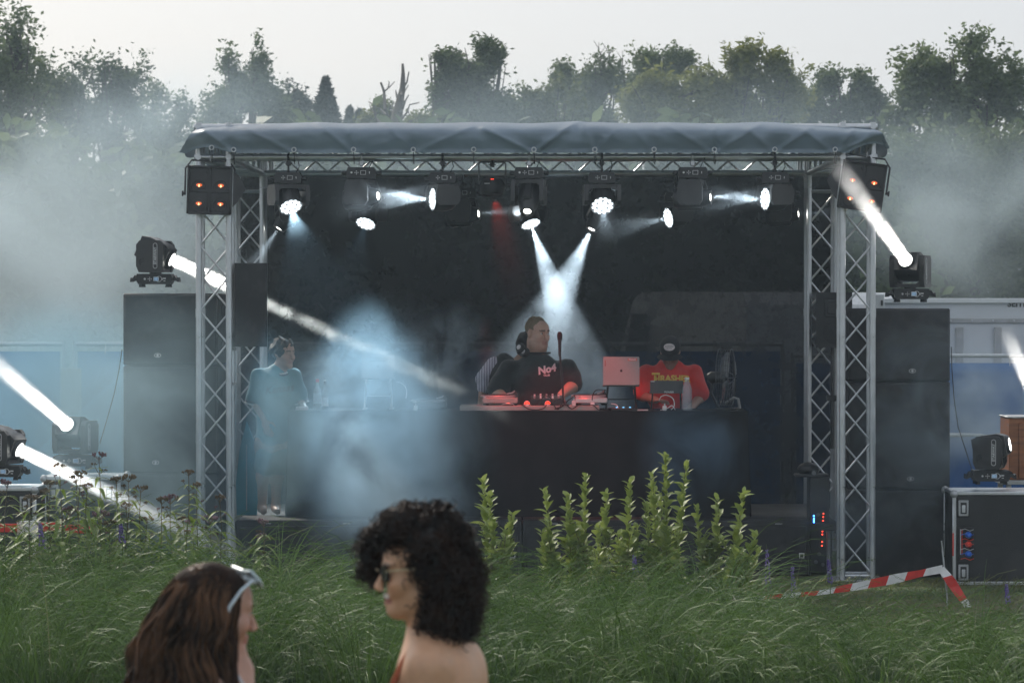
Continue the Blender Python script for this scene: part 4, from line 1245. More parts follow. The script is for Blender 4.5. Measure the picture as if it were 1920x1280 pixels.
# flight cases that carry the floor lamps
M_case = mat('laminated_case_board', (0.016, 0.016, 0.017), 0.4, var=0.3, scale=6, bump=0.15, bscale=150, dust=0.12)
def flight_case(label, x0, x1, Y, z0, z1, dp, latches=True):
    w, h = x1 - x0, z1 - z0
    t = thing('flight_case', label, 'flight case', ((x0 + x1) / 2, Y + dp / 2, z0), group='flight cases beside the stage')
    mb = MB(); mb.box((0, 0, h / 2), (w - 0.012, dp - 0.012, h - 0.012), 0.004); mb.build('panel', M_case, t)
    e = 0.028
    mb = MB()
    mb.box((0, 0, h - e / 2), (w, dp, e), 0.005)
    mb.build('lid_rail', M_alu, t)
    mb = MB(); mb.box((0, 0, e / 2), (w, dp, e), 0.005); mb.build('base_rail', M_alu, t)
    for sx in (-1, 1):
        for sy in (-1, 1):
            mb = MB(); mb.box((sx * (w / 2 - e / 2), sy * (dp / 2 - e / 2), h / 2), (e + 0.002, e + 0.002, h - 2 * e), 0.005); mb.build('corner_rail', M_alu, t)
            for z in (0.02, h - 0.02):
                mb = MB(); mb.ball((sx * (w / 2 - 0.012), sy * (dp / 2 - 0.012), z), 0.032, 12, 8); mb.build('ball_corner', M_alu_d, t)
    if latches:
        for sx in (-1, 1):
            for z in (h - 0.13, 0.10):
                mb = MB(); x = sx * (w / 2 - 0.085)
                mb.box((x, -dp / 2 - 0.002, z), (0.078, 0.010, 0.125), 0.003); lo = mb.build('latch', M_alu_d, t)
                mb = MB(); mb.box((x, -dp / 2 - 0.0065, z), (0.048, 0.004, 0.09), 0.001); mb.build('latch_recess', M_black, lo)
                mb = MB(); mb.box((x, -dp / 2 - 0.010, z - 0.005), (0.028, 0.008, 0.06), 0.003); mb.build('latch_lever', M_alu, lo)
    return t
Yc = 24.3
a = P(78, 893, Yc); b = P(224, 893, Yc)
flight_case('hazy flight case under the rearmost floor beam lamp, next to the speaker stack', a.x, b.x, Yc, 0, a.z, 0.55)
c = P(-70, 914, 23.6); d_ = P(66, 914, 23.6)
flight_case('hazy flight case at the edge of the picture behind the tall flowering plants', c.x, d_.x, 23.6, 0, c.z, 0.5)
LENS['L1'] = moving_head('beam', 'beam head on the flight case, its thick white beam rising out of the picture', (P(140, 893, Yc + 0.27).x, Yc + 0.27, a.z), (-0.30, -0.86, 0.40), BH, stand=True)
LENS['L2'] = moving_head('beam', 'beam head at the edge of the picture with its beam sloping down over the flowers', (P(4, 914, 23.85).x, 23.85, c.z), (0.86, -0.30, -0.38), BH, stand=True)
Yr = 24.5
a = P(1786, 921, Yr); b = P(1995, 921, Yr)
FC = flight_case('black flight case with aluminium rails and recessed latches beside the hazard tape', a.x, b.x, Yr, 0, a.z, 0.55)
LENS['R1'] = moving_head('beam', 'beam head on the flight case near the wooden cabinet, lens turned away to the right', (P(1856, 921, Yr + 0.27).x, Yr + 0.27, a.z), (0.90, -0.28, 0.16), BH, stand=True)
# LED reflections on the case, built as coloured solid discs, wires and strips
t = thing('reflection_panel', 'blue and red LED reflections on the flight case, built as small coloured shapes', 'reflection', P(1813, 1020, Yr - 0.01))
mb = MB(); mb.box((0, 0.004, 0), (0.115, 0.010, 0.27), 0.002); mb.build('plate', M_blackm, t)
M_brefl = mat('blue_reflection', (0.03, 0.14, 0.6), 0.35); M_rrefl = mat('red_reflection', (0.65, 0.05, 0.03), 0.35)
for z, m_ in ((0.075, M_brefl), (-0.075, M_brefl), (0.0, M_rrefl)):
    mb = MB(); mb.lathe([(0.026, 0), (0.026, 0.02), (0.018, 0.045), (0.012, 0.05)], 14, M=face_at((0.01, 0, z))); mb.build('reflection_disc', m_, t)
for k in range(7):
    z = -0.115 + k * 0.038
    mb = MB(); mb.path([(-0.05, -0.006, z), (-0.02, -0.02, z + 0.01), (0.02, -0.03, z - 0.005), (0.05, -0.008, z + 0.004)], 0.003, n=5); mb.build('reflection_streak', (M_rrefl, M_brefl, M_alu, M_rrefl)[k % 4], t)
for k in range(2):
    mb = MB(); mb.box((-0.052 + k * 0.012, -0.004, 0.02), (0.006, 0.006, 0.2)); mb.build('edge_strip', (M_alu, M_rrefl)[k], t)
mb = MB(); mb.box((0, 0, 0), (0.012, 0.006, 0.18), 0.002)
o = mb.build('reflection_strip', M_rrefl, M=TR(P(1784, 1020, Yr - 0.006) + Vector((0.012, 0, 0)))); tag(o, 'thin orange reflection built as a strip on the edge of the flight case rail', 'strip')  # orange LED reflection on the rail, put in as a solid strip

# wooden cabinet at the right edge
M_wood = mat('orange_brown_ply', (0.30, 0.11, 0.04), 0.5, var=0.3, scale=5, stretch=(1, 1, 8), bump=0.15, bscale=40)
a, b = P(1893, 784, 26.2), P(2010, 900, 26.2)
t = thing('wooden_cabinet', 'orange brown wooden cabinet at the right edge of the picture', 'cabinet', ((a.x + b.x) / 2, 26.5, b.z))
w, h = b.x - a.x, a.z - b.z
mb = MB(); mb.box((0, 0, h / 2), (w, 0.5, h), 0.006); mb.build('carcass', M_wood, t)
mb = MB(); mb.box((0.03, -0.256, h / 2 - 0.01), (w - 0.10, 0.014, h - 0.05), 0.004); mb.build('front_panel', M_wood, t)
mb = MB(); mb.box((0, 0, h + 0.007), (w + 0.02, 0.52, 0.012), 0.003); mb.build('top_edge', M_alu_d, t)
mb = MB(); mb.lathe([(0.022, 0), (0.022, 0.01), (0.015, 0.012)], 14, M=face_at((-0.08, -0.262, 0.10))); mb.build('knob', M_black, t)
t2 = thing('equipment_stand', 'pale metal stand carrying the wooden cabinet', 'stand', ((a.x + b.x) / 2, 26.5, 0))
mb = MB(); mb.box((0, 0, b.z - 0.02), (w + 0.12, 0.56, 0.036), 0.004); mb.build('shelf', M_alu, t2)
for sx in (-1, 1):
    for sy in (-1, 1):
        mb = MB(); mb.box((sx * w * 0.5, sy * 0.24, (b.z - 0.038) / 2), (0.04, 0.04, b.z - 0.038), 0.004); mb.build('leg', M_alu_d, t2)

# LED rack beside the right front tower
t = thing('led_rack', 'dark equipment rack with a blue light and a column of red LEDs', 'rack', (P(1537, 1090, 25.5).x, 25.6, 0))
mb = MB(); mb.box((0, 0.05, 0.40), (0.16, 0.3, 0.78), 0.006); mb.build('case', M_case, t)
q = P(1528, 975, 25.4) - Vector(t.location)
mb = MB(); mb.box((q.x, -0.106, q.z - 0.012), (0.010, 0.008, 0.055), 0.002); mb.ball((q.x, -0.106, q.z + 0.03), 0.007, 8, 6); mb.build('blue_light', E_BLUE, t)
for k, py in enumerate([964, 970, 977, 983, 990, 997, 1003, 1017, 1024]):
    q = P(1546 - k * 0.35, py, 25.4) - Vector(t.location)
    mb = MB(); mb.ball((q.x, -0.104, q.z), 0.0062, 8, 6); mb.build('red_led', E_RED, t)
for k, (x, y) in enumerate(((1536, 966), (1538, 1040), (1532, 1055), (1545, 1060))):
    q = P(x, y, 25.4) - Vector(t.location)
    mb = MB(); mb.lathe([(0.016, 0), (0.016, 0.01), (0.008, 0.012)], 12, M=face_at((q.x, -0.10, q.z))); mb.build('socket', M_grey, t)
t = thing('effects_unit', 'small dark curved unit on top of the rack by the tower', 'equipment', (P(1515, 952, 25.6).x, 25.6, 0.79))
mb = MB(); mb.box((0.03, 0.02, 0.012), (0.28, 0.22, 0.024), 0.01); mb.build('tray', M_blackm, t)
mb = MB(); mb.ball((0, 0, 0.06), (0.09, 0.08, 0.06), 16, 10); mb.build('body', M_black, t)
mb = MB(); mb.lathe([(0.018, 0), (0.018, 0.012), (0.01, 0.013)], 12, M=face_at((0.04, -0.085, 0.035))); mb.build('port', M_grey, t)

LENS['R2'] = moving_head('beam', 'beam head just outside the right edge whose beam rises into the picture', (P(1985, 925, 24.9).x, 24.9, P(1985, 925, 24.9).z), (-0.42, -0.20, 0.88), BH, stand=True)
for k in ('L0', 'L1', 'L2', 'R0', 'R1'): read_text(k)
# ------------------------------------------------------------------ the table and what stands on it
TY0, TY1 = 25.72, 26.42                     # front and back edge of the table
TZ = 1.322                                  # top of the table
def tp(px, Y=26.0): return (px - CX) / F * Y
def tz(py, Y=26.0): return CAMH - (py - CY) / F * Y
x0, x1 = tp(541, TY0), tp(1402, TY0)
tb = thing('table', 'long table under the black cloth behind which the music is played', 'table', ((x0 + x1) / 2, (TY0 + TY1) / 2, STZ))
w = x1 - x0
for k in range(2):
    mb = MB(); mb.box(((k - 0.5) * w / 2, 0, TZ - STZ - 0.022), (w / 2 - 0.01, TY1 - TY0 - 0.02, 0.036), 0.004); mb.build('table_top', M_deck, tb)
for sx in (-0.47, -0.02, 0.02, 0.47):
    for sy in (-0.28, 0.28):
        mb = MB(); mb.tube((sx * w, sy, 0.0), (sx * w, sy, TZ - STZ - 0.04), 0.018, n=8); mb.build('leg', M_alu_d, tb)
cl = thing('tablecloth', 'black cloth hanging down the front of the long table', 'tablecloth', ((x0 + x1) / 2, 0, 0))
def cloth_front(u, v):
    x = -w / 2 + w * u
    f = 0.5 * math.sin(x * 17 + 1.8 * math.sin(x * 3.1)) + 0.5 * math.sin(x * 7.3 + 0.7)
    return (x * (1 + 0.012 * v), TY0 - 0.012 - 0.03 * v - 0.020 * f * v ** 0.7, TZ + 0.001 - v * (TZ - STZ - 0.01))
mb = MB(); mb.grid(220, 14, cloth_front)
mb.build('front_drop', M_cloth_blk, cl, smooth=175)
def cloth_top(u, v):
    x = -w / 2 + w * u
    f = 0.5 * math.sin(x * 17 + 1.8 * math.sin(x * 3.1)) + 0.5 * math.sin(x * 7.3 + 0.7)
    y = TY0 - 0.012 + (TY1 - TY0 + 0.02) * v
    return (x, y, TZ + 0.001 + 0.002 * math.sin(x * 11 + y * 9) * min(1, v * 6))
mb = MB(); mb.grid(120, 8, cloth_top); mb.build('top_sheet', M_cloth_blk, cl, smooth=175)
for s in (-1, 1):
    def cloth_side(u, v):
        y = TY0 - 0.012 + (TY1 - TY0 + 0.02) * u
        return (s * (w / 2 + 0.001 + 0.012 * v * w / 2 * 1.0 + 0.008 * math.sin(y * 26) * v), y - 0.03 * v * (1 - u), TZ + 0.001 - v * (TZ - STZ - 0.01))
    mb = MB(); mb.grid(24, 8, cloth_side); mb.build('side_drop', M_cloth_blk, cl, smooth=175)

# pale board under the players
M_board = mat('pale_board', (0.34, 0.30, 0.28), 0.5, var=0.08, dust=0.1)
a, b = tp(862, 25.74), tp(1124, 25.74)
o = MB().box(((a + b) / 2, 25.95, TZ + 0.023), (b - a, 0.42, 0.040), 0.004).build('board', M_board)
tag(o, 'pale board lit red, lying along the front of the table', 'board')
BZ = TZ + 0.044

M_silver = mat('silver_metal', (0.62, 0.62, 0.62), 0.38, 0.6, var=0.03, rvar=0.03)
M_dgrey = mat('dark_grey_metal', (0.07, 0.07, 0.075), 0.4, 0.3, var=0.15)
def turntable(label, px, Y, z, wpx, m_pl, arm=True):
    wd_ = wpx / F * Y
    t = thing('turntable', label, 'turntable', (tp(px, Y), Y, z), group='turntables on the table')
    for sx in (-1, 1):
        for sy in (-1, 1):
            mb = MB(); mb.lathe([(0.022, 0), (0.026, 0.018)], 12, M=Matrix.Translation((sx * wd_ * 0.4, sy * 0.12, 0))); mb.build('foot', M_rubber, t)
    mb = MB(); mb.box((0, 0, 0.04), (wd_, 0.34, 0.046), 0.008); mb.build('plinth', m_pl, t)
    mb = MB(); mb.lathe([(0.145, 0.063), (0.148, 0.074), (0.14, 0.082), (0.01, 0.083)], 34, M=Matrix.Translation((-0.02, 0.0, 0))); pl = mb.build('platter', M_silver, t)
    mb = MB(); mb.lathe([(0.132, 0.0835), (0.132, 0.087), (0.002, 0.087)], 34, M=Matrix.Translation((-0.02, 0.0, 0))); mb.build('record', M_black, pl)
    if arm:
        mb = MB(); mb.lathe([(0.03, 0.063), (0.03, 0.09), (0.016, 0.10), (0.016, 0.115)], 16, M=Matrix.Translation((wd_ * 0.40, 0.09, 0))); mb.build('arm_base', M_dgrey, t)
        mb = MB(); mb.path([(wd_ * 0.40, 0.13, 0.112), (wd_ * 0.40, 0.06, 0.112), (wd_ * 0.36, -0.06, 0.105), (wd_ * 0.20, -0.10, 0.095)], 0.005, n=6); mb.build('tonearm', M_silver, t)
    mb = MB(); mb.box((wd_ * 0.44, -0.10, 0.066), (0.018, 0.11, 0.006), 0.001); mb.build('pitch_fader', M_black, t)
    mb = MB(); mb.lathe([(0.014, 0.06), (0.014, 0.075)], 10, M=Matrix.Translation((-wd_ * 0.44, -0.14, 0))); mb.build('switch', M_silver, t)
    return t
turntable('turntable with a pale plinth lit red, in front of the person in black', 938, 25.98, BZ, 66, M_board)
turntable('turntable in the smoke between the raised grey laptop and the person in black', 806, 26.05, TZ + 0.003, 62, M_dgrey)
turntable('silver turntable between the microphone and the red lit laptop', 1108, 26.03, BZ, 60, M_silver)

# mixer with two red ball lamps on stalks
t = thing('mixer', 'small black mixer between the turntables in front of the microphone', 'mixer', (tp(1025, 25.98), 25.98, BZ))
mb = MB(); mb.prism([(-0.15, 0), (0.15, 0), (0.15, 0.075), (-0.15, 0.05)], -0.13, 0.13, M=Matrix(((0, 0, 1, 0), (1, 0, 0, 0), (0, 1, 0, 0), (0, 0, 0, 1)))); mb.build('case', M_black, t, smooth=25)
for i in range(5):
    for j in range(3):
        mb = MB(); mb.lathe([(0.010, 0), (0.008, 0.018), (0.006, 0.02)], 10, M=Matrix.Translation((-0.1 + i * 0.05, -0.08 + j * 0.08, 0.057 + j * 0.0066))); mb.build('knob', (M_grey, M_silver)[(i + j) % 2], t)
E_REDL = mat('red_signal_lens', (0.8, 0.05, 0.03), 0.25, var=0.05, emit=(1, 0.05, 0.02), estr=1.1)
for k, px in enumerate((988, 1027)):
    q = Vector((tp(px, 25.80), 25.80, tz(757, 25.80)))
    tl = thing('signal_lamp', ('left' if k == 0 else 'right') + ' one of two round red lamps at the front of the mixer', 'lamp', (q.x, q.y, BZ), group='red lamps on the board')
    z = q.z - BZ
    mb = MB(); mb.lathe([(0.028, 0), (0.028, 0.01), (0.008, 0.014), (0.008, max(0.016, z - 0.02))], 14); mb.build('base', M_alu, tl)
    mb = MB(); mb.lathe([(0.008, -0.02), (0.026, -0.012), (0.026, 0.006)], 16, M=face_at((0, 0, z))); mb.build('collar', M_alu, tl)
    mb = MB(); mb.ball((0, -0.012, z), (0.023, 0.014, 0.023), 16, 10); mb.build('lens', E_REDL, tl)

# microphone on a gooseneck
mx_ = tp(1056, 25.86)
t = thing('microphone', 'black microphone on a gooseneck in front of the person in black', 'microphone', (mx_, 25.86, BZ))
mb = MB(); mb.lathe([(0.055, 0), (0.055, 0.008), (0.012, 0.016), (0.010, 0.03)], 20); mb.build('base', M_blackm, t)
pp = [(1056, 748), (1055, 725), (1053, 700), (1051, 680), (1050, 664)]
mb = MB(); mb.path([Vector((0, 0, 0.02))] + [Vector((tp(x, 25.86) - mx_, 0, tz(y, 25.86) - BZ)) for x, y in pp], 0.0085, n=10); mb.build('gooseneck', M_blackm, t)
bz_, tz_ = tz(668, 25.86) - BZ, tz(622, 25.86) - BZ
xx = tp(1049.5, 25.86) - mx_
mb = MB(); L_ = tz_ - bz_
mb.lathe([(0.010, 0), (0.0115, L_ * 0.1), (0.015, L_ * 0.6), (0.0185, L_ * 0.68)], 16, M=Matrix.Translation((xx, 0, bz_))); mb.build('body', M_black, t)
mb = MB(); mb.lathe([(0.0185, L_ * 0.68), (0.0215, L_ * 0.74), (0.0225, L_ * 0.86), (0.019, L_ * 0.95), (0.010, L_), (0.001, L_ * 1.005)], 18, M=Matrix.Translation((xx, 0, bz_))); mb.build('windscreen', mat('foam', (0.012, 0.012, 0.012), 0.95, bump=0.6, bscale=500), t)

# laptops on stands
def rounded_rect(w, h, r, n=5):
    out = []
    for cx_, cy_, a0 in ((w / 2 - r, h / 2 - r, 0), (-w / 2 + r, h / 2 - r, 90), (-w / 2 + r, -h / 2 + r, 180), (w / 2 - r, -h / 2 + r, 270)):
        for i in range(n + 1):
            a = R(a0 + 90 * i / n); out.append((cx_ + r * math.cos(a), cy_ + r * math.sin(a)))
    return out
def fruit_logo(parent, M, s, m_):
    pts = []
    for i in range(40):
        a = 2 * math.pi * i / 40
        r = 1.0 - 0.10 * abs(math.cos(a)) ** 6 * 0 + 0.0
        x = r * math.cos(a) * 0.86; y = r * math.sin(a) * 0.92
        y -= 0.16 * math.exp(-(x / 0.22) ** 2) * (1 if math.sin(a) > 0 else -0.7)
        d = math.hypot(x - 1.02, y - 0.12)
        if d < 0.42: 
            k = 0.42 / max(d, 1e-6); x, y = 1.02 + (x - 1.02) * k, 0.12 + (y - 0.12) * k
            x = min(x, 0.78)
        pts.append((x * s, y * s))
    mb = MB(); mb.prism(pts, 0, 0.0006)
    mb.prism([(0.0, 0.98 * s), (0.10 * s, 1.3 * s), (0.36 * s, 1.46 * s), (0.30 * s, 1.16 * s)], 0, 0.0006)
    return mb.build('logo', m_, parent, smooth=0, M=M)
def laptop(label, quad, Y, m_shell, m_logo, stand_m, sticker):
    (xa, ya), (xb, yb) = quad
    wl, hl = (xb - xa) / F * Y, (yb - ya) / F * Y
    t = thing('laptop', label, 'laptop', (tp((xa + xb) / 2, Y), Y, tz(yb, Y)))
    lid = MB().prism(rounded_rect(wl, hl, 0.010), 0, 0.006, M=Matrix.Rotation(R(-8), 4, 'X') @ face_at((0, 0, hl / 2 + 0.012))).build('lid', m_shell, t, smooth=30)
    LM = Matrix.Rotation(R(-8), 4, 'X') @ face_at((0, 0, hl / 2 + 0.012)) @ Matrix.Translation((0, 0, 0.0062))
    fruit_logo(lid, LM, 0.0125, m_logo)
    if sticker:
        so = MB().prism(rounded_rect(0.078, 0.022, 0.003), 0, 0.0004, M=LM @ Matrix.Translation((wl / 2 - 0.058, hl / 2 - 0.024, 0))).build('sticker', mat('red_sticker', (0.55, 0.12, 0.09), 0.4), lid, smooth=0)
        lettering('PHASE', 0.021, M_print, so, LM @ Matrix.Translation((wl / 2 - 0.058, hl / 2 - 0.024, 0.0006)), depth=0.0003, bold=0.0006)
        MB().box((0, 0, 0), (0.006, 0.05, 0.0006), M=LM @ Matrix.Translation((-wl / 2 + 0.017, hl / 2 - 0.055, 0))).build('side_sticker', mat('dark_red_sticker', (0.25, 0.03, 0.03), 0.4), lid)
    else:
        MB().box((0, 0, 0), (wl * 0.5, 0.014, 0.0006), M=LM @ Matrix.Translation((0.0, hl / 2 - 0.05, 0))).build('sticker', M_black, lid)
    bs_ = MB().prism(rounded_rect(wl, 0.21, 0.010), -0.006, 0.006, M=Matrix.Translation((0, 0.115, 0.004)) @ Matrix.Rotation(R(-4), 4, 'X')).build('base', m_shell, t, smooth=30)
    MB().box((0, 0.10, 0.0115), (wl * 0.85, 0.09, 0.002), M=Matrix.Rotation(R(-4), 4, 'X')).build('keyboard', M_black, t)
    # the stand
    zt = tz(yb, Y) - 0.004
    ts_ = thing('laptop_stand', 'folding stand under the ' + label.split(' with')[0].split(' raised')[0], 'stand', (t.location.x, Y, TZ + 0.003))
    hh = zt - TZ - 0.006
    for s in (-1, 1):
        x = s * wl * 0.36
        mb = MB(); mb.path([(x, -0.015, hh), (x, 0.24, hh)], 0.008, n=6); mb.build('top_arm', stand_m, ts_)
        mb = MB(); mb.path([(x * 1.02, 0.02, hh), (x * 1.12, 0.12, hh * 0.4), (x * 1.15, 0.02, 0.012)], 0.009, n=6); mb.build('leg', stand_m, ts_)
        mb = MB(); mb.box((x * 1.15, 0.09, 0.006), (0.03, 0.24, 0.012), 0.003); mb.build('foot', stand_m, ts_)
    mb = MB(); mb.path([(-wl * 0.36, 0.12, hh * 0.45), (wl * 0.36, 0.12, hh * 0.45)], 0.006, n=6); mb.build('cross_bar', stand_m, ts_)
    return t
laptop('silver laptop lit red with a sticker, beside the red shirt', [(1131, 671), (1199, 724)], 25.95, mat('laptop_aluminium', (0.30, 0.28, 0.27), 0.5, 0.15, var=0.03, rvar=0.03), M_black, M_blackm, True)
laptop('grey laptop raised high in the smoke on the left of the table', [(678, 668), (739, 711)], 26.0, mat('grey_laptop_shell', (0.20, 0.20, 0.21), 0.45, 0.2, var=0.04, rvar=0.03), M_black, M_silver, False)

# black tablet-like laptop in front of the red shirt
Yt = 25.93
a, b = (1219, 714), (1281, 738)
t = thing('laptop', 'dark laptop with white lettering in front of the red shirt', 'laptop', (tp(1250, Yt), Yt, TZ + 0.003))
wl, hz_ = (b[0] - a[0]) / F * Yt, tz(a[1], Yt) - tz(b[1], Yt)
zc_ = tz((a[1] + b[1]) / 2, Yt) - TZ
lid = MB().prism(rounded_rect(wl, hz_, 0.008), 0, 0.008, M=face_at((0, 0, zc_))).build('lid', M_dgrey, t, smooth=30)
lettering('PIONEER', 0.020, M_print, lid, face_at((0.02, -0.0085, zc_ - hz_ / 2 + 0.011)), depth=0.0003, bold=0.0006)
MB().box((-wl / 2 + 0.02, -0.009, zc_ + hz_ / 2 - 0.006), (0.035, 0.004, 0.008), 0.001).build('clip', M_print, t)
MB().prism(rounded_rect(wl, 0.2, 0.008), 0, 0.012, M=Matrix.Translation((0, 0.11, zc_ - hz_ / 2))).build('base', M_dgrey, t, smooth=30)
for s in (-1, 1):
    MB().path([(s * wl * 0.42, 0.03, zc_ - hz_ / 2), (s * wl * 0.45, 0.10, 0.01)], 0.007, n=6).build('support', M_blackm, t)

# bottles
M_glass = glass_mat('clear_glass', (0.75, 0.82, 0.85), 0.06, mixt=0.62)
M_pet = glass_mat('clear_plastic_bottle', (0.80, 0.86, 0.90), 0.12, mixt=0.75)
M_cola = glass_mat('cola_in_glass', (0.06, 0.025, 0.02), 0.08, mixt=0.15)
M_redcap = mat('red_cap', (0.55, 0.03, 0.02), 0.35)
M_label = mat('paper_label', (0.62, 0.55, 0.55), 0.6)
def bottle(label, px, top, wpx, Y, prof, m_, capm, lab=None, capz=0.9):
    h = tz(top, Y) - TZ - 0.003; r = wpx / F * Y / 2
    t = thing('bottle', label, 'bottle', (tp(px, Y), Y, TZ + 0.003))
    MB().lathe([(x * r, z * h * capz) for x, z in prof], 20).build('body', m_, t, smooth=50)
    rr = prof[-1][0] * r
    MB().lathe([(rr * 1.12, h * capz + 0.001), (rr * 1.12, h), (rr * 0.9, h + 0.002)], 14).build('cap', capm, t)
    if lab:
        MB().lathe([(r * 1.015, h * lab[0]), (r * 1.015, h * lab[1])], 20, caps=False).build('label', lab[2], t, smooth=50)
    return t
sp = [(0.9, 0), (1, 0.03), (1, 0.62), (0.92, 0.72), (0.5, 0.84), (0.36, 0.9), (0.36, 1)]
bottle('clear spirits bottle with a red cap in the smoke near the teal jersey', 595, 711, 15, 25.98, sp, M_glass, M_redcap, (0.2, 0.55, mat('clear_label', (0.55, 0.62, 0.66), 0.4)))
bottle('slim cola bottle with a pale label next to the spirits bottle', 609, 712, 13, 26.02, [(0.9, 0), (1, 0.03), (0.92, 0.25), (1, 0.45), (0.85, 0.6), (0.5, 0.8), (0.36, 0.95), (0.36, 1)], M_cola, M_silver, (0.12, 0.42, M_label), 0.95)
pet = [(0.85, 0), (1, 0.03)] + [(1 - 0.05 * (i % 2), 0.08 + i * 0.055) for i in range(11)] + [(0.95, 0.72), (0.6, 0.88), (0.42, 0.94), (0.42, 1)]
bottle('ribbed clear plastic water bottle in front of the red shirt', 1288, 708, 19, 25.86, pet, M_pet, M_white, None, 0.94)
o = MB().box((tp(566, 25.9), 25.9, TZ + 0.018), (0.10, 0.06, 0.03), 0.004).build('packet', M_label)
tag(o, 'small pale packet lying beside the spirits bottle', 'packet')

# desk fan seen almost edge-on
M_wire = mat('fan_wire', (0.07, 0.07, 0.075), 0.35, 0.6)
Yf = 25.98
t = thing('desk_fan', 'clear round desk fan on a bent chrome arm at the end of the table', 'desk fan', (tp(1360, Yf), Yf, TZ + 0.003), (0, 0, R(79)))
cz_ = tz(708, Yf) - TZ; rr = 0.235
M_fanpl = glass_mat('clear_fan_plastic', (0.45, 0.46, 0.48), 0.15, mixt=0.55)
def ring(r, y, tr, n=40): 
    mb = MB(); mb.path([(r * math.cos(a), y, cz_ + r * math.sin(a)) for a in [2 * math.pi * i / n for i in range(n)]], tr, n=6, closed=True); return mb
for y in (-0.05, 0.05): ring(rr, y, 0.005).build('cage_ring', M_wire, t)
for k in range(4): ring(rr, -0.03 + 0.02 * k, 0.0022).build('cage_wire', M_wire, t)
for k in range(28):
    a = 2 * math.pi * k / 28
    MB().path([(0.03 * math.cos(a), -0.08, cz_ + 0.03 * math.sin(a)), (rr * 0.6 * math.cos(a), -0.075, cz_ + rr * 0.6 * math.sin(a)), (rr * math.cos(a), -0.05, cz_ + rr * math.sin(a))], 0.0016, n=4).build('spoke', M_wire, t)
    MB().path([(rr * math.cos(a), -0.05, cz_ + rr * math.sin(a)), (rr * math.cos(a), 0.05, cz_ + rr * math.sin(a))], 0.0016, n=4).build('side_wire', M_wire, t)
for k in range(3):
    a0 = 2 * math.pi * k / 3
    def bl(u, v):
        a = a0 + (u - 0.5) * 1.5; r = 0.04 + v * (rr - 0.06)
        return (r * math.cos(a), (u - 0.5) * 0.06, cz_ + r * math.sin(a))
    MB().grid(8, 6, bl).build('blade', M_fanpl, t, smooth=175)
MB().lathe([(0.045, -0.02), (0.05, 0.0), (0.05, 0.09), (0.03, 0.12)], 18, M=TR((0, 0.03, cz_), Matrix.Rotation(R(-90), 3, 'X'))).build('motor', M_black, t)
MB().path([(-0.02, 0.0, cz_ - rr + 0.02), (-0.06, -0.08, cz_ - rr * 0.7), (-0.10, -0.12, cz_ * 0.35), (-0.07, -0.13, 0.02), (0.0, -0.10, 0.008)], 0.011, n=8).build('arm', M_silver, t)
MB().box((0.02, 0.0, 0.008), (0.20, 0.16, 0.014), 0.005).build('base', M_black, t)
MB().path([(0.0, 0.10, cz_), (0.02, 0.12, cz_ * 0.5), (0.02, 0.06, 0.012)], 0.012, n=8).build('stem', M_blackm, t)

# cables and small chargers on the table front
def cable(label, pts, r=0.0045, m_=M_rubber):
    P3 = [Vector((tp(x, y), y, z)) for x, y, z in pts]
    # smooth through the points
    out = []
    for i in range(len(P3) - 1):
        p0, p1, p2, p3 = P3[max(i - 1, 0)], P3[i], P3[i + 1], P3[min(i + 2, len(P3) - 1)]
        for k in range(6):
            u = k / 6
            out.append(0.5 * ((2 * p1) + (p2 - p0) * u + (2 * p0 - 5 * p1 + 4 * p2 - p3) * u * u + (3 * p1 - p0 - 3 * p2 + p3) * u ** 3))
    out.append(P3[-1])
    o = MB().path(out, r, n=6).build('cable', m_)
    return tag(o, label, 'cable', 'loose cables on the table')
zf = BZ + 0.006
cable('black cable looping beside the two red lamps', [(1000, 25.78, zf), (1008, 25.76, zf + 0.005), (1016, 25.80, zf + 0.05), (1022, 25.85, zf + 0.075), (1032, 25.85, zf + 0.06), (1034, 25.82, zf + 0.02), (1030, 25.80, zf)])
cable('black cable hanging over the front of the red lit board', [(972, 25.78, zf + 0.01), (980, 25.735, zf), (990, 25.725, TZ + 0.02), (1004, 25.722, TZ + 0.012), (1018, 25.722, TZ + 0.022), (1025, 25.76, zf)])
cable('tangle of black cable under the microphone', [(1030, 25.80, zf), (1036, 25.74, zf + 0.02), (1044, 25.73, zf + 0.045), (1054, 25.75, zf + 0.035), (1046, 25.725, TZ + 0.015), (1036, 25.73, zf + 0.03), (1050, 25.76, zf + 0.05), (1058, 25.74, zf), (1040, 25.722, TZ + 0.02), (1052, 25.735, TZ + 0.03)])
cable('long black cable lying in waves towards the red lit laptop', [(1050, 25.76, zf), (1062, 25.735, zf), (1072, 25.725, TZ + 0.02), (1085, 25.73, zf), (1100, 25.76, zf), (1112, 25.74, zf), (1124, 25.72, TZ + 0.008), (1140, 25.74, TZ + 0.008)])
cable('grey cable coiling in front of the pale plinth', [(940, 25.76, zf), (948, 25.74, zf + 0.012), (958, 25.74, zf + 0.012), (964, 25.77, zf)], 0.004, M_silver)
cable('black cable curving up to the microphone gooseneck', [(1060, 25.9, zf), (1064, 25.88, zf + 0.03), (1072, 25.88, zf + 0.055), (1078, 25.9, zf + 0.075)])
cable('black cables from the red lit laptop stand to the board', [(1136, 25.9, TZ + 0.17), (1118, 25.85, TZ + 0.17), (1111, 25.8, TZ + 0.12), (1111, 25.8, TZ + 0.06)])
cable('thin pale wire under the red lit laptop', [(1146, 25.8, TZ + 0.06), (1156, 25.78, TZ + 0.05), (1162, 25.76, TZ + 0.01), (1175, 25.76, TZ + 0.008), (1190, 25.8, TZ + 0.008)], 0.003, M_white)
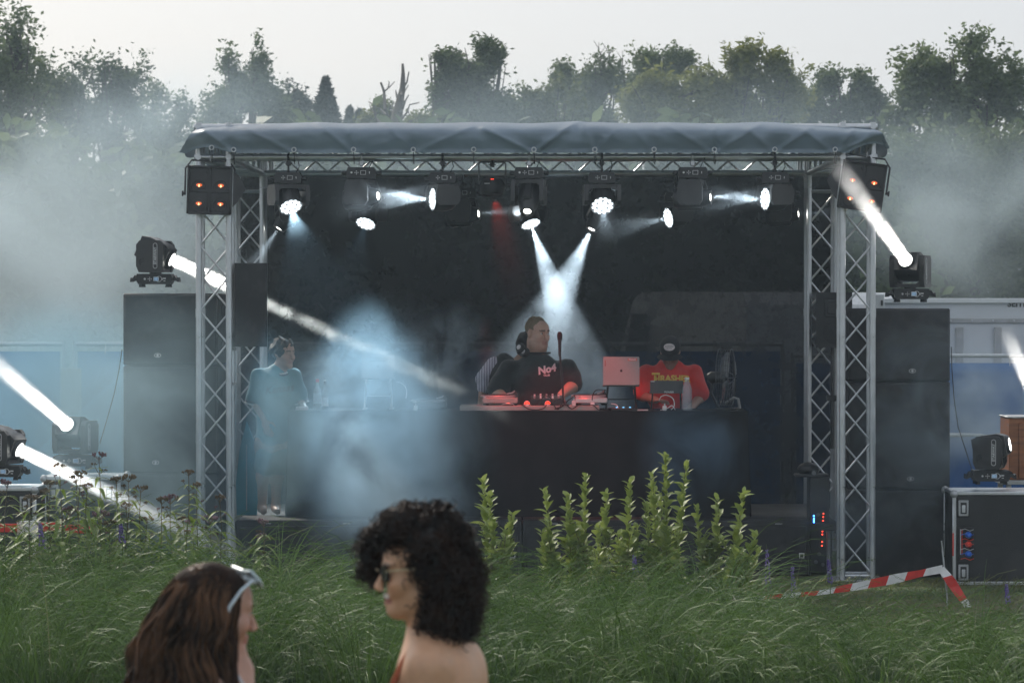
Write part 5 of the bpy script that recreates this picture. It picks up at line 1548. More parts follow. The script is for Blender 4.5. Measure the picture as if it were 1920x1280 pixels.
cable('white charging cable looping in front of the red shirt', [(1236, 25.78, TZ + 0.09), (1240, 25.78, TZ + 0.12), (1250, 25.8, TZ + 0.13), (1262, 25.8, TZ + 0.10), (1264, 25.78, TZ + 0.04), (1258, 25.76, TZ + 0.012)], 0.0035, M_white)
cable('second white charging cable lying in front of the water bottle', [(1238, 25.76, TZ + 0.008), (1250, 25.76, TZ + 0.02), (1260, 25.76, TZ + 0.045), (1266, 25.78, TZ + 0.01)], 0.0035, M_white)
cable('grey cable hanging from the raised grey laptop', [(742, 26.05, TZ + 0.235), (754, 26.0, TZ + 0.22), (762, 25.98, TZ + 0.17), (761, 25.96, TZ + 0.10)], 0.004, M_silver)
def plug(label, px, Y, z, m_=M_white):
    t = thing('charger', label, 'charger', (tp(px, Y), Y, z), group='plugs and chargers on the table')
    MB().box((0, 0, 0.02), (0.034, 0.03, 0.04), 0.004).build('body', m_, t)
    MB().tube((0, 0, 0.040), (0, 0, 0.058), 0.006, n=8).build('plug', M_silver, t)
plug('white charger in front of the dark laptop', 1246, 25.78, TZ + 0.003)
plug('white charger beside the raised grey laptop', 779, 25.8, TZ + 0.003)
plug('pale charger hanging under the black cables beside the silver turntable', 1111, 25.78, TZ + 0.03)
plug('small pale charger lying under the microphone', 1076, 25.77, BZ, M_label)
t = thing('power_strip', 'power strip with blue glints below the red lit laptop', 'power strip', (tp(1170, 25.76), 25.76, TZ + 0.003))
MB().box((0, 0, 0.012), (0.22, 0.05, 0.024), 0.005).build('body', M_black, t)
for k in range(3): MB().box((-0.06 + k * 0.055, -0.012, 0.028), (0.016, 0.016, 0.008), 0.002).build('light', emit_mat('blue_glint', (0.2, 0.6, 1.0), 1.2), t)  # blue glints put in as small glowing blocks
o = MB().prism(rounded_rect(0.09, 0.03, 0.008), 0, 0.010, M=Matrix.Translation((tp(1205, 25.76), 25.76, TZ + 0.004))).build('remote', M_label)
tag(o, 'small pale remote lying in front of the dark laptop', 'remote')

# teal board leaning behind the left truss
M_teal = mat('teal_board_paint', (0.02, 0.30, 0.40), 0.45, var=0.1)
a = P(462, 960, 26.4)
t = thing('teal_board', 'narrow pointed teal board standing behind the left front tower', 'board', (a.x, 26.4, STZ))
hh = tz(790, 26.4) - STZ
poly = [(-0.085, 0), (0.085, 0), (0.10, hh * 0.35), (0.09, hh * 0.7), (0.0, hh), (-0.06, hh * 0.7), (-0.09, hh * 0.35)]
MB().prism(poly, -0.015, 0.015, M=FACE).build('board', M_teal, t, smooth=30)
MB().box((0, -0.017, hh * 0.4), (0.008, 0.004, hh * 0.7)).build('stringer', M_print, t)

# hazard tape on a thin rod
M_tred = mat('red_tape', (0.62, 0.03, 0.02), 0.4, var=0.12, transl=0.15); M_twh = mat('white_tape', (0.78, 0.78, 0.78), 0.4, var=0.08, transl=0.15)
Yr_ = 22.8
base = P(1775, 1120, Yr_)
t = thing('hazard_tape', 'red and white hazard tape tied to the thin rod and sagging to the grass', 'tape', (base.x, Yr_, 0))
def tape(pts, ws, seg_m):
    P3 = [Vector(p) - Vector(t.location) for p in pts]
    L = [0]
    for a_, b_ in zip(P3, P3[1:]): L.append(L[-1] + (b_ - a_).length)
    nseg = int(L[-1] / seg_m) + 1
    def at(s):
        s = max(0, min(L[-1], s))
        for i in range(len(P3) - 1):
            if s <= L[i + 1] or i == len(P3) - 2:
                u = (s - L[i]) / (L[i + 1] - L[i]); return P3[i].lerp(P3[i + 1], u), ws[i] + (ws[i + 1] - ws[i]) * u
    for k in range(nseg):
        mb = MB()
        def f(u, v):
            s = (k + u) * seg_m
            sk = (v - 0.5) * 0.03
            p, wd2 = at(s + sk)
            return p + Vector((0, 0.006 * math.sin(s * 9), (0.5 - v) * wd2))
        mb.grid(6, 2, f); mb.build('stripe', (M_twh, M_tred)[k % 2], t, smooth=175)
tape([P(1767, 1066, Yr_), P(1728, 1074, Yr_ - .1), P(1680, 1084, Yr_ - .2), P(1600, 1100, Yr_ - .4), P(1540, 1110, Yr_ - .6), P(1470, 1117, Yr_ - .8), P(1400, 1123, Yr_ - 1.0)], [0.06, 0.05, 0.07, 0.055, 0.035, 0.03, 0.02], 0.165)
def tape2():
    pts = [P(1764, 1064, Yr_), P(1780, 1085, Yr_ - .03), P(1800, 1115, Yr_ - .06), P(1826, 1152, Yr_ - .1)]
    P3 = [Vector(p) - Vector(t.location) for p in pts]
    for k in range(4):
        def f(u, v):
            s = (k + u) / 4 * 3; i = min(2, int(s)); p = P3[i].lerp(P3[i + 1], s - i)
            return p + Vector(((v - 0.5) * 0.075 * (1 - 0.3 * abs(s - 1.2)), 0.01 * math.sin(s * 5 + v), 0.02 * (v - 0.5)))
        MB().grid(5, 3, f).build('stripe', (M_twh, M_tred, M_tred, M_twh)[k], t, smooth=175)
tape2()
r0_, r1_ = P(1776, 1120, Yr_ + 0.02), P(1765, 1013, Yr_ + 0.02)
o = MB().path([(r0_.x, r0_.y, -0.05), r0_, r1_], 0.006, n=7).build('thin_rod', M_galv)
tag(o, 'thin pale metal rod holding up the hazard tape', 'rod')

# red and white barrier boards in the flower bed on the left
for k, (xa, xb, y) in enumerate(((-10, 30, 990), (75, 112, 988), (120, 175, 992))):
    a, b = P(xa, y, 22.0), P(xb, y, 22.0)
    o = MB().box(((a.x + b.x) / 2, 22.0, a.z), (b.x - a.x, 0.02, 0.06), 0.004).build('barrier_board', (M_tred, M_tred, M_tred)[k])
    tag(o, ('red barrier board at the left edge among the flowers', 'red barrier board below the thick beam among the flower stems', 'short red barrier board nearest the speaker stack among the flowers')[k], 'barrier', 'barrier boards')
a, b = P(30, 990, 22.05), P(75, 990, 22.05)
o = MB().box(((a.x + b.x) / 2, 22.05, a.z), (b.x - a.x, 0.02, 0.10), 0.004).build('barrier_board', M_twh); tag(o, 'white barrier board between the red ones among the flowers', 'barrier', 'barrier boards')
# ------------------------------------------------------------------ people: smooth bodies from blended distance fields
class Field:
    def __init__(s): s.p = []
    def cap(s, a, b, ra, rb=None, k=0.02, op=1, M=None):
        s.p.append(('c', a, b, ra, ra if rb is None else rb, k, op, M)); return s
    def ell(s, c, r, k=0.02, op=1, M=None, rot=None):
        s.p.append(('e', c, r, rot, None, k, op, M)); return s
    def mesh(s, vox, noise=None):
        # bounding box
        boxes = []
        for q in s.p:
            t, a, b, ra, rb, k, op, M = q
            if t == 'c':
                A, B_ = Vector(a), Vector(b)
                if M is not None: A, B_ = M @ A, M @ B_
                sc = M.to_scale()[0] if M is not None else 1.0
                r = max(ra, rb) * sc + k + 0.02
                boxes.append((np.minimum(A, B_) - r, np.maximum(A, B_) + r))
            else:
                C_ = Vector(a); sc = 1.0
                if M is not None: C_ = M @ C_; sc = M.to_scale()[0]
                r = max(b) * sc + k + 0.02
                boxes.append((np.array(C_) - r, np.array(C_) + r))
        lo = np.min([b[0] for b in boxes], axis=0); hi = np.max([b[1] for b in boxes], axis=0)
        n = np.ceil((hi - lo) / vox).astype(int) + 2
        D = np.full(n, 0.08, dtype=np.float32)
        ax = [lo[i] + np.arange(n[i]) * vox for i in range(3)]
        for q, (b0, b1) in zip(s.p, boxes):
            t, a, b, ra, rb, k, op, M = q
            i0 = np.maximum(0, np.floor((b0 - lo) / vox).astype(int)); i1 = np.minimum(n, np.ceil((b1 - lo) / vox).astype(int) + 1)
            sl = tuple(slice(i0[i], i1[i]) for i in range(3))
            X, Y, Z = np.meshgrid(*[ax[i][sl[i]] for i in range(3)], indexing='ij')
            pts = np.stack([X, Y, Z], -1).astype(np.float32)
            sc = 1.0
            if M is not None:
                Mi = np.array(M.inverted(), dtype=np.float32); sc = M.to_scale()[0]
                pts = pts @ Mi[:3, :3].T + Mi[:3, 3]
            if t == 'c':
                A = np.array(a, dtype=np.float32); d = np.array(b, dtype=np.float32) - A
                h = np.clip(((pts - A) @ d) / max(1e-9, float(d @ d)), 0, 1)
                dist = np.linalg.norm(pts - A - h[..., None] * d, axis=-1) - (ra + (rb - ra) * h)
            else:
                p = pts - np.array(a, dtype=np.float32)
                if ra is not None: p = p @ np.array(ra, dtype=np.float32)
                r = np.array(b, dtype=np.float32)
                k0 = np.linalg.norm(p / r, axis=-1); k1 = np.linalg.norm(p / (r * r), axis=-1)
                dist = k0 * (k0 - 1) / np.maximum(k1, 1e-6)
            dist = dist * sc
            cur = D[sl]
            if op > 0:
                h = np.maximum(k - np.abs(cur - dist), 0) / k
                D[sl] = np.minimum(cur, dist) - h * h * k * 0.25
            else:
                e = -dist
                h = np.maximum(k - np.abs(cur - e), 0) / k
                D[sl] = np.maximum(cur, e) + h * h * k * 0.25
        if noise is not None:
            X, Y, Z = np.meshgrid(*ax, indexing='ij')
            near = np.abs(D) < 0.04
            D[near] += noise(X[near], Y[near], Z[near]).astype(np.float32)
        return surface_net(D, lo, vox)

def surface_net(D, lo, vox):
    ins = D < 0
    n = np.array(D.shape)
    cnt = np.zeros(n - 1, dtype=np.int8)
    for dx in (0, 1):
        for dy in (0, 1):
            for dz in (0, 1):
                cnt += ins[dx:n[0] - 1 + dx, dy:n[1] - 1 + dy, dz:n[2] - 1 + dz]
    act = (cnt > 0) & (cnt < 8)
    cell = np.argwhere(act)
    idx = np.full(n - 1, -1, dtype=np.int64); idx[act] = np.arange(len(cell))
    acc = np.zeros((len(cell), 3)); num = np.zeros(len(cell))
    corners = [(0, 0, 0), (1, 0, 0), (0, 1, 0), (1, 1, 0), (0, 0, 1), (1, 0, 1), (0, 1, 1), (1, 1, 1)]
    for a in range(8):
        for b in range(a + 1, 8):
            ca, cb = np.array(corners[a]), np.array(corners[b])
            if np.abs(ca - cb).sum() != 1: continue
            va = D[tuple((cell + ca).T)]; vb = D[tuple((cell + cb).T)]
            m = (va < 0) != (vb < 0)
            t = np.where(m, va / np.where(m, va - vb, 1), 0)
            acc += np.where(m[:, None], ca + t[:, None] * (cb - ca), 0); num += m
    V = (cell + acc / np.maximum(num, 1)[:, None]) * vox + lo
    Fs = []
    for axis in range(3):
        o1, o2 = [(1, 2), (2, 0), (0, 1)][axis]
        sl0 = [slice(None)] * 3; sl1 = [slice(None)] * 3
        sl0[axis] = slice(0, n[axis] - 1); sl1[axis] = slice(1, n[axis])
        a = ins[tuple(sl0)]; b = ins[tuple(sl1)]
        e = np.argwhere(a != b)
        ok = (e[:, o1] > 0) & (e[:, o2] > 0) & (e[:, o1] < n[o1] - 1) & (e[:, o2] < n[o2] - 1)
        e = e[ok]
        fl = a[tuple(e.T)]
        def ci(d1, d2):
            q = e.copy(); q[:, o1] -= d1; q[:, o2] -= d2
            return idx[tuple(q.T)]
        q = np.stack([ci(1, 1), ci(0, 1), ci(0, 0), ci(1, 0)], 1)
        q[~fl] = q[~fl][:, ::-1]
        Fs.append(q)
    Fq = np.concatenate(Fs)
    Fq = Fq[(Fq >= 0).all(1)]
    return V, Fq

def lap_smooth(V, Fq, it=2, lam=0.5):
    for _ in range(it):
        acc = np.zeros_like(V); num = np.zeros(len(V))
        for i in range(4):
            a, b = Fq[:, i], Fq[:, (i + 1) % 4]
            np.add.at(acc, a, V[b]); np.add.at(acc, b, V[a]); np.add.at(num, a, 1); np.add.at(num, b, 1)
        V = V + lam * (acc / np.maximum(num, 1)[:, None] - V)
    return V

def skin_mat(name):
    m = mat(name, (0.5, 0.3, 0.2), 0.48, var=0.06, scale=40, attr='col', rvar=0.06, bump=0.04, bscale=300)
    bs = m.node_tree.nodes['Principled BSDF']
    bs.inputs['Subsurface Weight'].default_value = 0.12
    bs.inputs['Subsurface Radius'].default_value = (0.012, 0.005, 0.003)
    return m
M_skin = skin_mat('skin')

def head_frame(c, yaw, pitch=0.0, roll=0.0, s=1.0):
    """face looks along -Y before turning; yaw > 0 turns it towards +X"""
    return Matrix.Translation(Vector(c)) @ Matrix.Rotation(yaw, 4, 'Z') @ Matrix.Rotation(pitch, 4, 'X') @ Matrix.Rotation(roll, 4, 'Y') @ Matrix.Scale(s, 4)

def add_head(f, H, fem=False, smile=False, heavy=False):
    K = 0.018
    f.ell((0, 0.018, 0.038), (0.074, 0.093, 0.083), 0.02, M=H)
    f.ell((0, -0.030, -0.035), (0.058 if fem else 0.062, 0.062, 0.080), 0.03, M=H)
    f.ell((0, -0.055, 0.045), (0.055, 0.040, 0.05), 0.03, M=H)
    f.cap((-0.042, 0.0, -0.07), (0, -0.066, -0.098), 0.022, 0.019 if fem else 0.023, 0.025, M=H)
    f.cap((0.042, 0.0, -0.07), (0, -0.066, -0.098), 0.022, 0.019 if fem else 0.023, 0.025, M=H)
    if heavy:
        f.ell((0, -0.03, -0.085), (0.068, 0.06, 0.045), 0.03, M=H); f.ell((0, -0.02, -0.12), (0.066, 0.06, 0.035), 0.03, M=H)
    for s in (-1, 1):
        f.ell((s * 0.040, -0.062, -0.025), (0.026, 0.026, 0.026), 0.022, M=H)
        f.ell((s * 0.032, -0.100, 0.010), (0.017, 0.014, 0.011), 0.014, op=-1, M=H)
        f.ell((s * 0.032, -0.078, 0.010), (0.0125, 0.0125, 0.0115), 0.004, M=H)
        f.cap((s * 0.012, -0.092, 0.026), (s * 0.045, -0.080, 0.028), 0.0085, 0.007, 0.014, M=H)
        f.ell((s * 0.077, 0.012, 0.0), (0.009, 0.020, 0.032), 0.010, M=H)
        f.ell((s * 0.0105, -0.108, -0.036), (0.0085, 0.009, 0.007), 0.008, M=H)
    f.cap((0, -0.092, 0.014), (0, -0.117, -0.030), 0.0075, 0.0110, 0.012, M=H)
    w = 0.027 if smile else 0.022
    up = 0.006 if smile else 0.0
    for s in (-1, 1):
        f.cap((0, -0.097, -0.0575), (s * w, -0.084, -0.0600 + up), 0.0062, 0.003, 0.006, M=H)
        f.cap((0, -0.095, -0.0720 - up * 0.8), (s * w, -0.084, -0.0640 + up), 0.0072, 0.003, 0.006, M=H)
    f.ell((0, -0.078, -0.098), (0.018, 0.017, 0.016), 0.018, M=H)

def add_hand(f, M, s=1.0, curl=0.5, side=1):
    """hand frame: wrist at the origin, fingers along -Y, palm facing -Z, thumb on side*X"""
    f.ell((0, -0.045, 0), (0.040 * s, 0.050 * s, 0.015 * s), 0.012, M=M)
    for i, (x, L) in enumerate(((0.030, 0.072), (0.010, 0.080), (-0.011, 0.075), (-0.031, 0.058))):
        a = Vector((side * x, -0.088, 0.0))
        c1, c2 = curl * 0.6, curl * 1.4
        b = a + Vector((0, -math.cos(c1), -math.sin(c1))) * L * 0.55
        c = b + Vector((0, -math.cos(c2), -math.sin(c2))) * L * 0.45
        f.cap(a, b, 0.0092, 0.0085, 0.006, M=M); f.cap(b, c, 0.0085, 0.0070, 0.006, M=M)
    a = Vector((side * 0.030, -0.030, -0.004)); b = a + Vector((side * 0.032, -0.028, -0.012)); c = b + Vector((side * 0.008, -0.030, -0.008))
    f.cap(a, b, 0.0125, 0.0100, 0.008, M=M); f.cap(b, c, 0.0100, 0.0080, 0.006, M=M)

def hand_frame(wrist, fdir, palm):
    """fingers along fdir, palm facing palm"""
    y = -Vector(fdir).normalized(); z = -Vector(palm); z = (z - y * z.dot(y)).normalized(); x = y.cross(z)
    Mr = Matrix((x, y, z)).transposed().to_4x4()
    return Matrix.Translation(Vector(wrist)) @ Mr

def skin_colors(V, H, base, lips, brow=None, cheek=0.12, beard=None):
    C = np.tile(np.array(base), (len(V), 1))
    Mi = np.array(H.inverted())
    L = V @ Mi[:3, :3].T + Mi[:3, 3]
    def blend(mask, col):
        m = np.clip(mask, 0, 1)[:, None]
        C[:] = C * (1 - m) + np.array(col) * m
    ck = np.exp(-(((np.abs(L[:, 0]) - 0.042) / 0.022) ** 2 + ((L[:, 1] + 0.075) / 0.03) ** 2 + ((L[:, 2] + 0.03) / 0.022) ** 2))
    blend(ck * cheek * 3, [base[0] * 1.08, base[1] * 0.80, base[2] * 0.78])
    ns = np.exp(-((L[:, 0] / 0.014) ** 2 + ((L[:, 1] + 0.115) / 0.014) ** 2 + ((L[:, 2] + 0.032) / 0.014) ** 2))
    blend(ns * 0.35, [base[0] * 1.05, base[1] * 0.78, base[2] * 0.75])
    lp = (np.abs(L[:, 0]) < 0.025) & (L[:, 1] < -0.083) & (np.abs(L[:, 2] + 0.065) < 0.0135)
    blend(lp.astype(float) * 0.85, lips)
    if brow is not None:
        ax = np.abs(L[:, 0])
        zb = 0.031 - 0.10 * np.maximum(0, ax - 0.035) - 0.05 * np.maximum(0, 0.03 - ax)
        bw = (ax > 0.012) & (ax < 0.052) & (L[:, 1] < -0.055) & (np.abs(L[:, 2] - zb) < 0.0048)
        blend(bw.astype(float) * 0.85, brow)
    if beard is not None:
        bd_ = (L[:, 2] < -0.05) & (L[:, 2] > -0.13) & (L[:, 1] < 0.01)
        blend(bd_.astype(float) * 0.35, beard)
    return C, L

def field_obj(name, f, vox, m_, parent, sm=1, colors=None, noise=None, cut=None):
    V, Q = f.mesh(vox, noise)
    V = lap_smooth(V, Q, sm)
    if cut is not None:
        keep = cut(V)
        ok = keep[Q].all(1); Q = Q[ok]
    me = np_mesh(name, V, Q, m_)
    if colors is not None: color_attr(me, 'col', colors(V))
    return inst(name, me, parent), V, Q

def cloth_noise(seed, a=0.006, fx=16.0):
    def g(x, y, z):
        p = np.stack([x * fx, y * fx, z * fx * 0.8], -1)
        return a * vnoise(p * 0.55, seed) + a * 0.5 * np.sin(x * fx * 2.1 + 3 * np.sin(z * fx * 0.9 + seed) + seed)
    return g

def eyes(H, parent, iris=(0.05, 0.035, 0.02)):
    Me = mat('eye_white', (0.70, 0.68, 0.65), 0.15, var=0.04); Mi_ = mat('iris_dark', iris, 0.1, var=0.1)
    for s in (-1, 1):
        mb = MB(); mb.ball((s * 0.032, -0.0785, 0.010), 0.0122, 14, 10); e = mb.build('eye', Me, parent, M=H)
        mb = MB(); mb.ball((s * 0.033, -0.0890, 0.010), (0.0052, 0.0028, 0.0052), 10, 6); mb.build('iris', Mi_, e)

def project_text(txt, size, target, p, m_, parent, shear=0.0, bold=0.0, roll=0.0, off=0.003, arc=0.0):
    """flat lettering pressed on to a cloth mesh from the camera side; p in world space"""
    me = text_mesh(txt, size, 0.0, shear, 'CENTER', bold)
    bm = bmesh.new(); bm.from_mesh(me)
    bmesh.ops.triangulate(bm, faces=bm.faces[:])
    bmesh.ops.subdivide_edges(bm, edges=[e for e in bm.edges if e.calc_length() > size * 0.25], cuts=1)
    bpy.context.view_layer.update()
    dg = bpy.context.evaluated_depsgraph_get()
    mw = target.matrix_world
    bvh = BVHTree.FromPolygons([mw @ v.co for v in target.data.vertices], [tuple(q.vertices) for q in target.data.polygons])
    cr, sr = math.cos(roll), math.sin(roll)
    pw = parent.matrix_world.inverted()
    for v in bm.verts:
        x, y = v.co.x * cr - v.co.y * sr, v.co.x * sr + v.co.y * cr
        y += arc * (x / size) ** 2
        o = Vector((p[0] + x, p[1] - 1.0, p[2] + y))
        hit = bvh.ray_cast(o, Vector((0, 1, 0)))
        yy = hit[0].y if hit[0] is not None else p[1]
        v.co = pw @ Vector((o.x, yy - off, o.z))
    bm.to_mesh(me); bm.free()
    me.materials.clear(); me.materials.append(m_)
    me.update()
    return inst('lettering', me, parent)

# ---------------------------------------------------------------- the four people on the stage
def stage_person(label, X, Y, zfeet):
    return thing('person', label, 'person', (X, Y, zfeet))

# --- person in the black shirt
Yd = 26.75
Dx = tp(1008, Yd)
def dl(px, py, dy=0.0): return Vector((tp(px, Yd) - Dx, dy, tz(py, Yd) - STZ))
T = stage_person('person in a black shirt with headphones round the neck, playing behind the board', Dx, Yd, STZ)
H = head_frame(dl(1008, 625), R(42), R(6), s=1.10)
f = Field()
add_head(f, H, heavy=True)
f.cap(dl(1004, 640, 0.02), dl(1006, 672, 0.03), 0.075, 0.085, 0.03)
f.ell(dl(1008, 715, 0.02), (0.22, 0.15, 0.22), 0.05); f.ell(dl(1008, 775, 0.0), (0.24, 0.18, 0.22), 0.06)
f.ell(dl(1008, 830, 0.0), (0.21, 0.16, 0.16), 0.06)
aL = [dl(953, 694, 0.0), dl(932, 735, -0.10), dl(955, 752, -0.36)]
aR = [dl(1064, 692, 0.0), dl(1074, 722, -0.08), dl(1052, 738, -0.40)]
for a in (aL, aR):
    f.cap(a[0], a[1], 0.075, 0.062, 0.04); f.cap(a[1], a[2], 0.056, 0.036, 0.03)
add_hand(f, hand_frame(aL[2] + Vector((0.0, -0.02, 0)), (0.25, -1, -0.25), (0, -0.2, -1)), 1.05, 0.5, 1)
add_hand(f, hand_frame(aR[2] + Vector((0, -0.02, 0)), (-0.25, -0.55, -0.8), (-0.3, 0.5, -0.6)), 1.05, 0.7, -1)
for s in (-1, 1):
    f.cap((s * 0.11, 0, 0.80), (s * 0.13, 0, 0.45), 0.10, 0.07, 0.04); f.cap((s * 0.13, 0, 0.45), (s * 0.14, 0.02, 0.06), 0.065, 0.045, 0.03); f.cap((s * 0.14, 0.02, 0.04), (s * 0.15, -0.14, 0.035), 0.045, 0.035, 0.03)
cskin = lambda V: skin_colors(V, H, (0.62, 0.39, 0.30), (0.48, 0.20, 0.17), (0.10, 0.07, 0.05), beard=(0.34, 0.22, 0.17))[0]
body, _, _ = field_obj('body', f, 0.008, M_skin, T, 1, cskin)
eyes(H, T)
M_shirtk = mat('black_shirt', (0.018, 0.022, 0.024), 0.85, var=0.2, scale=12, bump=0.35, bscale=45, sheen=0.3)
f = Field()
f.cap(dl(1006, 684, 0.02), dl(1008, 700, 0.02), 0.13, 0.20, 0.06)
f.ell(dl(1008, 715, 0.02), (0.250, 0.178, 0.235), 0.05); f.ell(dl(1008, 775, -0.01), (0.270, 0.205, 0.24), 0.06)
f.ell(dl(1008, 815, 0.0), (0.25, 0.19, 0.15), 0.05)
for a in (aL, aR):
    f.cap(a[0], a[0].lerp(a[1], 0.9), 0.088, 0.090, 0.05)
shirt, _, _ = field_obj('shirt', f, 0.010, M_shirtk, T, 1, noise=cloth_noise(2.0, 0.008, 13))
mb = MB(); mb.path([dl(1006, 668, 0.02) + Vector((0.098 * math.cos(a), 0.10 * math.sin(a), 0.02 * math.sin(a) + 0.004)) for a in [2 * math.pi * i / 24 for i in range(24)]], 0.011, n=6, closed=True); mb.build('collar', M_shirtk, T)
f = Field(); f.cap((-0.10, 0, 0.84), (-0.13, 0, 0.12), 0.12, 0.085, 0.04); f.cap((0.10, 0, 0.84), (0.13, 0, 0.12), 0.12, 0.085, 0.04)
M_jeans = mat('dark_trousers', (0.02, 0.022, 0.03), 0.85, bump=0.3, bscale=60)
field_obj('trousers', f, 0.014, M_jeans, T, 1, noise=cloth_noise(3.0, 0.006))
f = Field(); f.ell((0, 0.026, 0.050), (0.079, 0.093, 0.082), 0.01, M=H); f.ell((0, -0.11, 0.0), (0.075, 0.085, 0.085), 0.012, op=-1, M=H)
f.ell((0, -0.02, -0.10), (0.12, 0.11, 0.09), 0.012, op=-1, M=H)
M_hairs = mat('short_fair_hair', (0.26, 0.20, 0.13), 0.7, var=0.35, scale=160, bump=0.8, bscale=420)
field_obj('hair', f, 0.007, M_hairs, T, 0, noise=cloth_noise(41, 0.004, 60))
# headphones round the neck
hp = MB(); hp.path([dl(1004, 664, 0.02) + Vector((0.125 * math.cos(a), 0.12 * math.sin(a), 0.012)) for a in [R(150 + 240 * i / 20) - R(180) * 0 for i in range(21)]], 0.009, n=6); ho = hp.build('headphones', M_black, T)
for px, py in ((976, 652), (984, 660)):
    q = dl(px, py, -0.10)
    mb = MB(); mb.lathe([(0.04, -0.02), (0.045, 0.0), (0.036, 0.02), (0.01, 0.026)], 18, M=TR(q, frame((-0.6, -0.7, 0.35)))); eo = mb.build('ear_cup', M_black, ho)
    mb = MB(); mb.lathe([(0.022, 0.024), (0.018, 0.030)], 14, M=TR(q, frame((-0.6, -0.7, 0.35)))); mb.build('chrome_cap', M_silver, eo)
M_pinkprint = mat('pale_pink_print', (0.75, 0.60, 0.62), 0.6, var=0.05)
q = Vector((tp(1025, Yd), Yd - 0.2, tz(692, Yd)))
bpy.context.view_layer.update()
project_text('No4', 0.085, shirt, q, M_pinkprint, T, shear=0.15, bold=0.004, roll=R(12), off=0.004)
project_text('CLUB', 0.022, shirt, q + Vector((0.0, 0, -0.048)), M_pinkprint, T, bold=0.001, off=0.004)

# --- dark person half hidden behind the person in black
Yh = 27.2; Hx = tp(935, Yh)
def hl(px, py, dy=0.0): return Vector((tp(px, Yh) - Hx, dy, tz(py, Yh) - STZ))
T = stage_person('dark haired person with a pinstriped sleeve, half hidden behind the person in black', Hx, Yh, STZ)
H = head_frame(hl(990, 646), R(150), R(10), s=0.92)
f = Field(); add_head(f, H)
f.cap(hl(988, 658), hl(966, 692), 0.05, 0.06, 0.03)
f.ell(hl(950, 720), (0.19, 0.12, 0.22), 0.05); f.ell(hl(950, 790), (0.16, 0.12, 0.22), 0.05)
aH = [hl(926, 684), hl(908, 712, -0.03), hl(903, 745, -0.08)]
f.cap(aH[0], aH[1], 0.05, 0.042, 0.03); f.cap(aH[1], aH[2], 0.042, 0.03, 0.03)
add_hand(f, hand_frame(aH[2], (0, -0.3, -1), (0.3, 1, 0)), 0.95, 0.5, 1)
for s in (-1, 1):
    f.cap((s * 0.1 + 0.07, 0, 0.80), (s * 0.11 + 0.07, 0, 0.42), 0.085, 0.06, 0.04); f.cap((s * 0.11 + 0.07, 0, 0.42), (s * 0.12 + 0.07, 0.02, 0.05), 0.055, 0.04, 0.03); f.cap((s * 0.12 + 0.07, 0.02, 0.04), (s * 0.12 + 0.07, -0.13, 0.035), 0.042, 0.032, 0.03)
field_obj('body', f, 0.010, M_skin, T, 1, lambda V: skin_colors(V, H, (0.42, 0.25, 0.18), (0.4, 0.2, 0.17))[0])
f = Field(); f.ell(hl(950, 722), (0.205, 0.14, 0.235), 0.05); f.ell(hl(950, 795), (0.18, 0.14, 0.22), 0.05); f.cap(hl(944, 678), hl(946, 690), 0.08, 0.13, 0.05)
field_obj('shirt', f, 0.012, M_shirtk, T, 1, noise=cloth_noise(5.0))
def stripe_mat():
    m = mat('pinstripe_cloth', (0.62, 0.62, 0.68), 0.8, var=0.06, bump=0.2, bscale=60)
    nt = m.node_tree; bs = nt.nodes['Principled BSDF']
    tc = nt.nodes.new('ShaderNodeTexCoord'); wv = nt.nodes.new('ShaderNodeTexWave'); wv.bands_direction = 'X'; wv.inputs['Scale'].default_value = 14; wv.inputs['Distortion'].default_value = 0.6
    nt.links.new(tc.outputs['Object'], wv.inputs['Vector'])
    rp = nt.nodes.new('ShaderNodeMapRange'); rp.inputs[1].default_value = 0.80; rp.inputs[2].default_value = 0.92
    nt.links.new(wv.outputs['Fac'], rp.inputs[0])
    mx = nt.nodes.new('ShaderNodeMix'); mx.data_type = 'RGBA'; mx.inputs[6].default_value = (0.60, 0.60, 0.68, 1); mx.inputs[7].default_value = (0.06, 0.06, 0.14, 1)
    nt.links.new(rp.outputs[0], mx.inputs[0]); nt.links.new(mx.outputs[2], bs.inputs['Base Color'])
    return m
f = Field(); f.cap(aH[0], aH[1], 0.072, 0.070, 0.03); f.cap(aH[1], aH[1].lerp(aH[2], 0.45), 0.070, 0.058, 0.03)
field_obj('sleeve_cloth', f, 0.008, stripe_mat(), T, 1, noise=cloth_noise(6.0, 0.005))
f = Field(); f.cap((-0.03, 0, 0.84), (-0.04, 0, 0.1), 0.10, 0.07, 0.04); f.cap((0.16, 0, 0.84), (0.18, 0, 0.1), 0.10, 0.07, 0.04)
field_obj('trousers', f, 0.014, M_jeans, T, 1)
f = Field(); f.ell((0, 0.02, 0.03), (0.092, 0.115, 0.105), 0.01, M=H); f.ell((0, 0.08, -0.06), (0.075, 0.05, 0.07), 0.03, M=H); f.ell((0, -0.11, -0.02), (0.07, 0.075, 0.085), 0.012, op=-1, M=H)
M_hairk = mat('black_hair', (0.012, 0.010, 0.010), 0.55, var=0.3, scale=90, bump=0.8, bscale=220)
field_obj('hair', f, 0.009, M_hairk, T, 0, noise=cloth_noise(8, 0.01, 30))

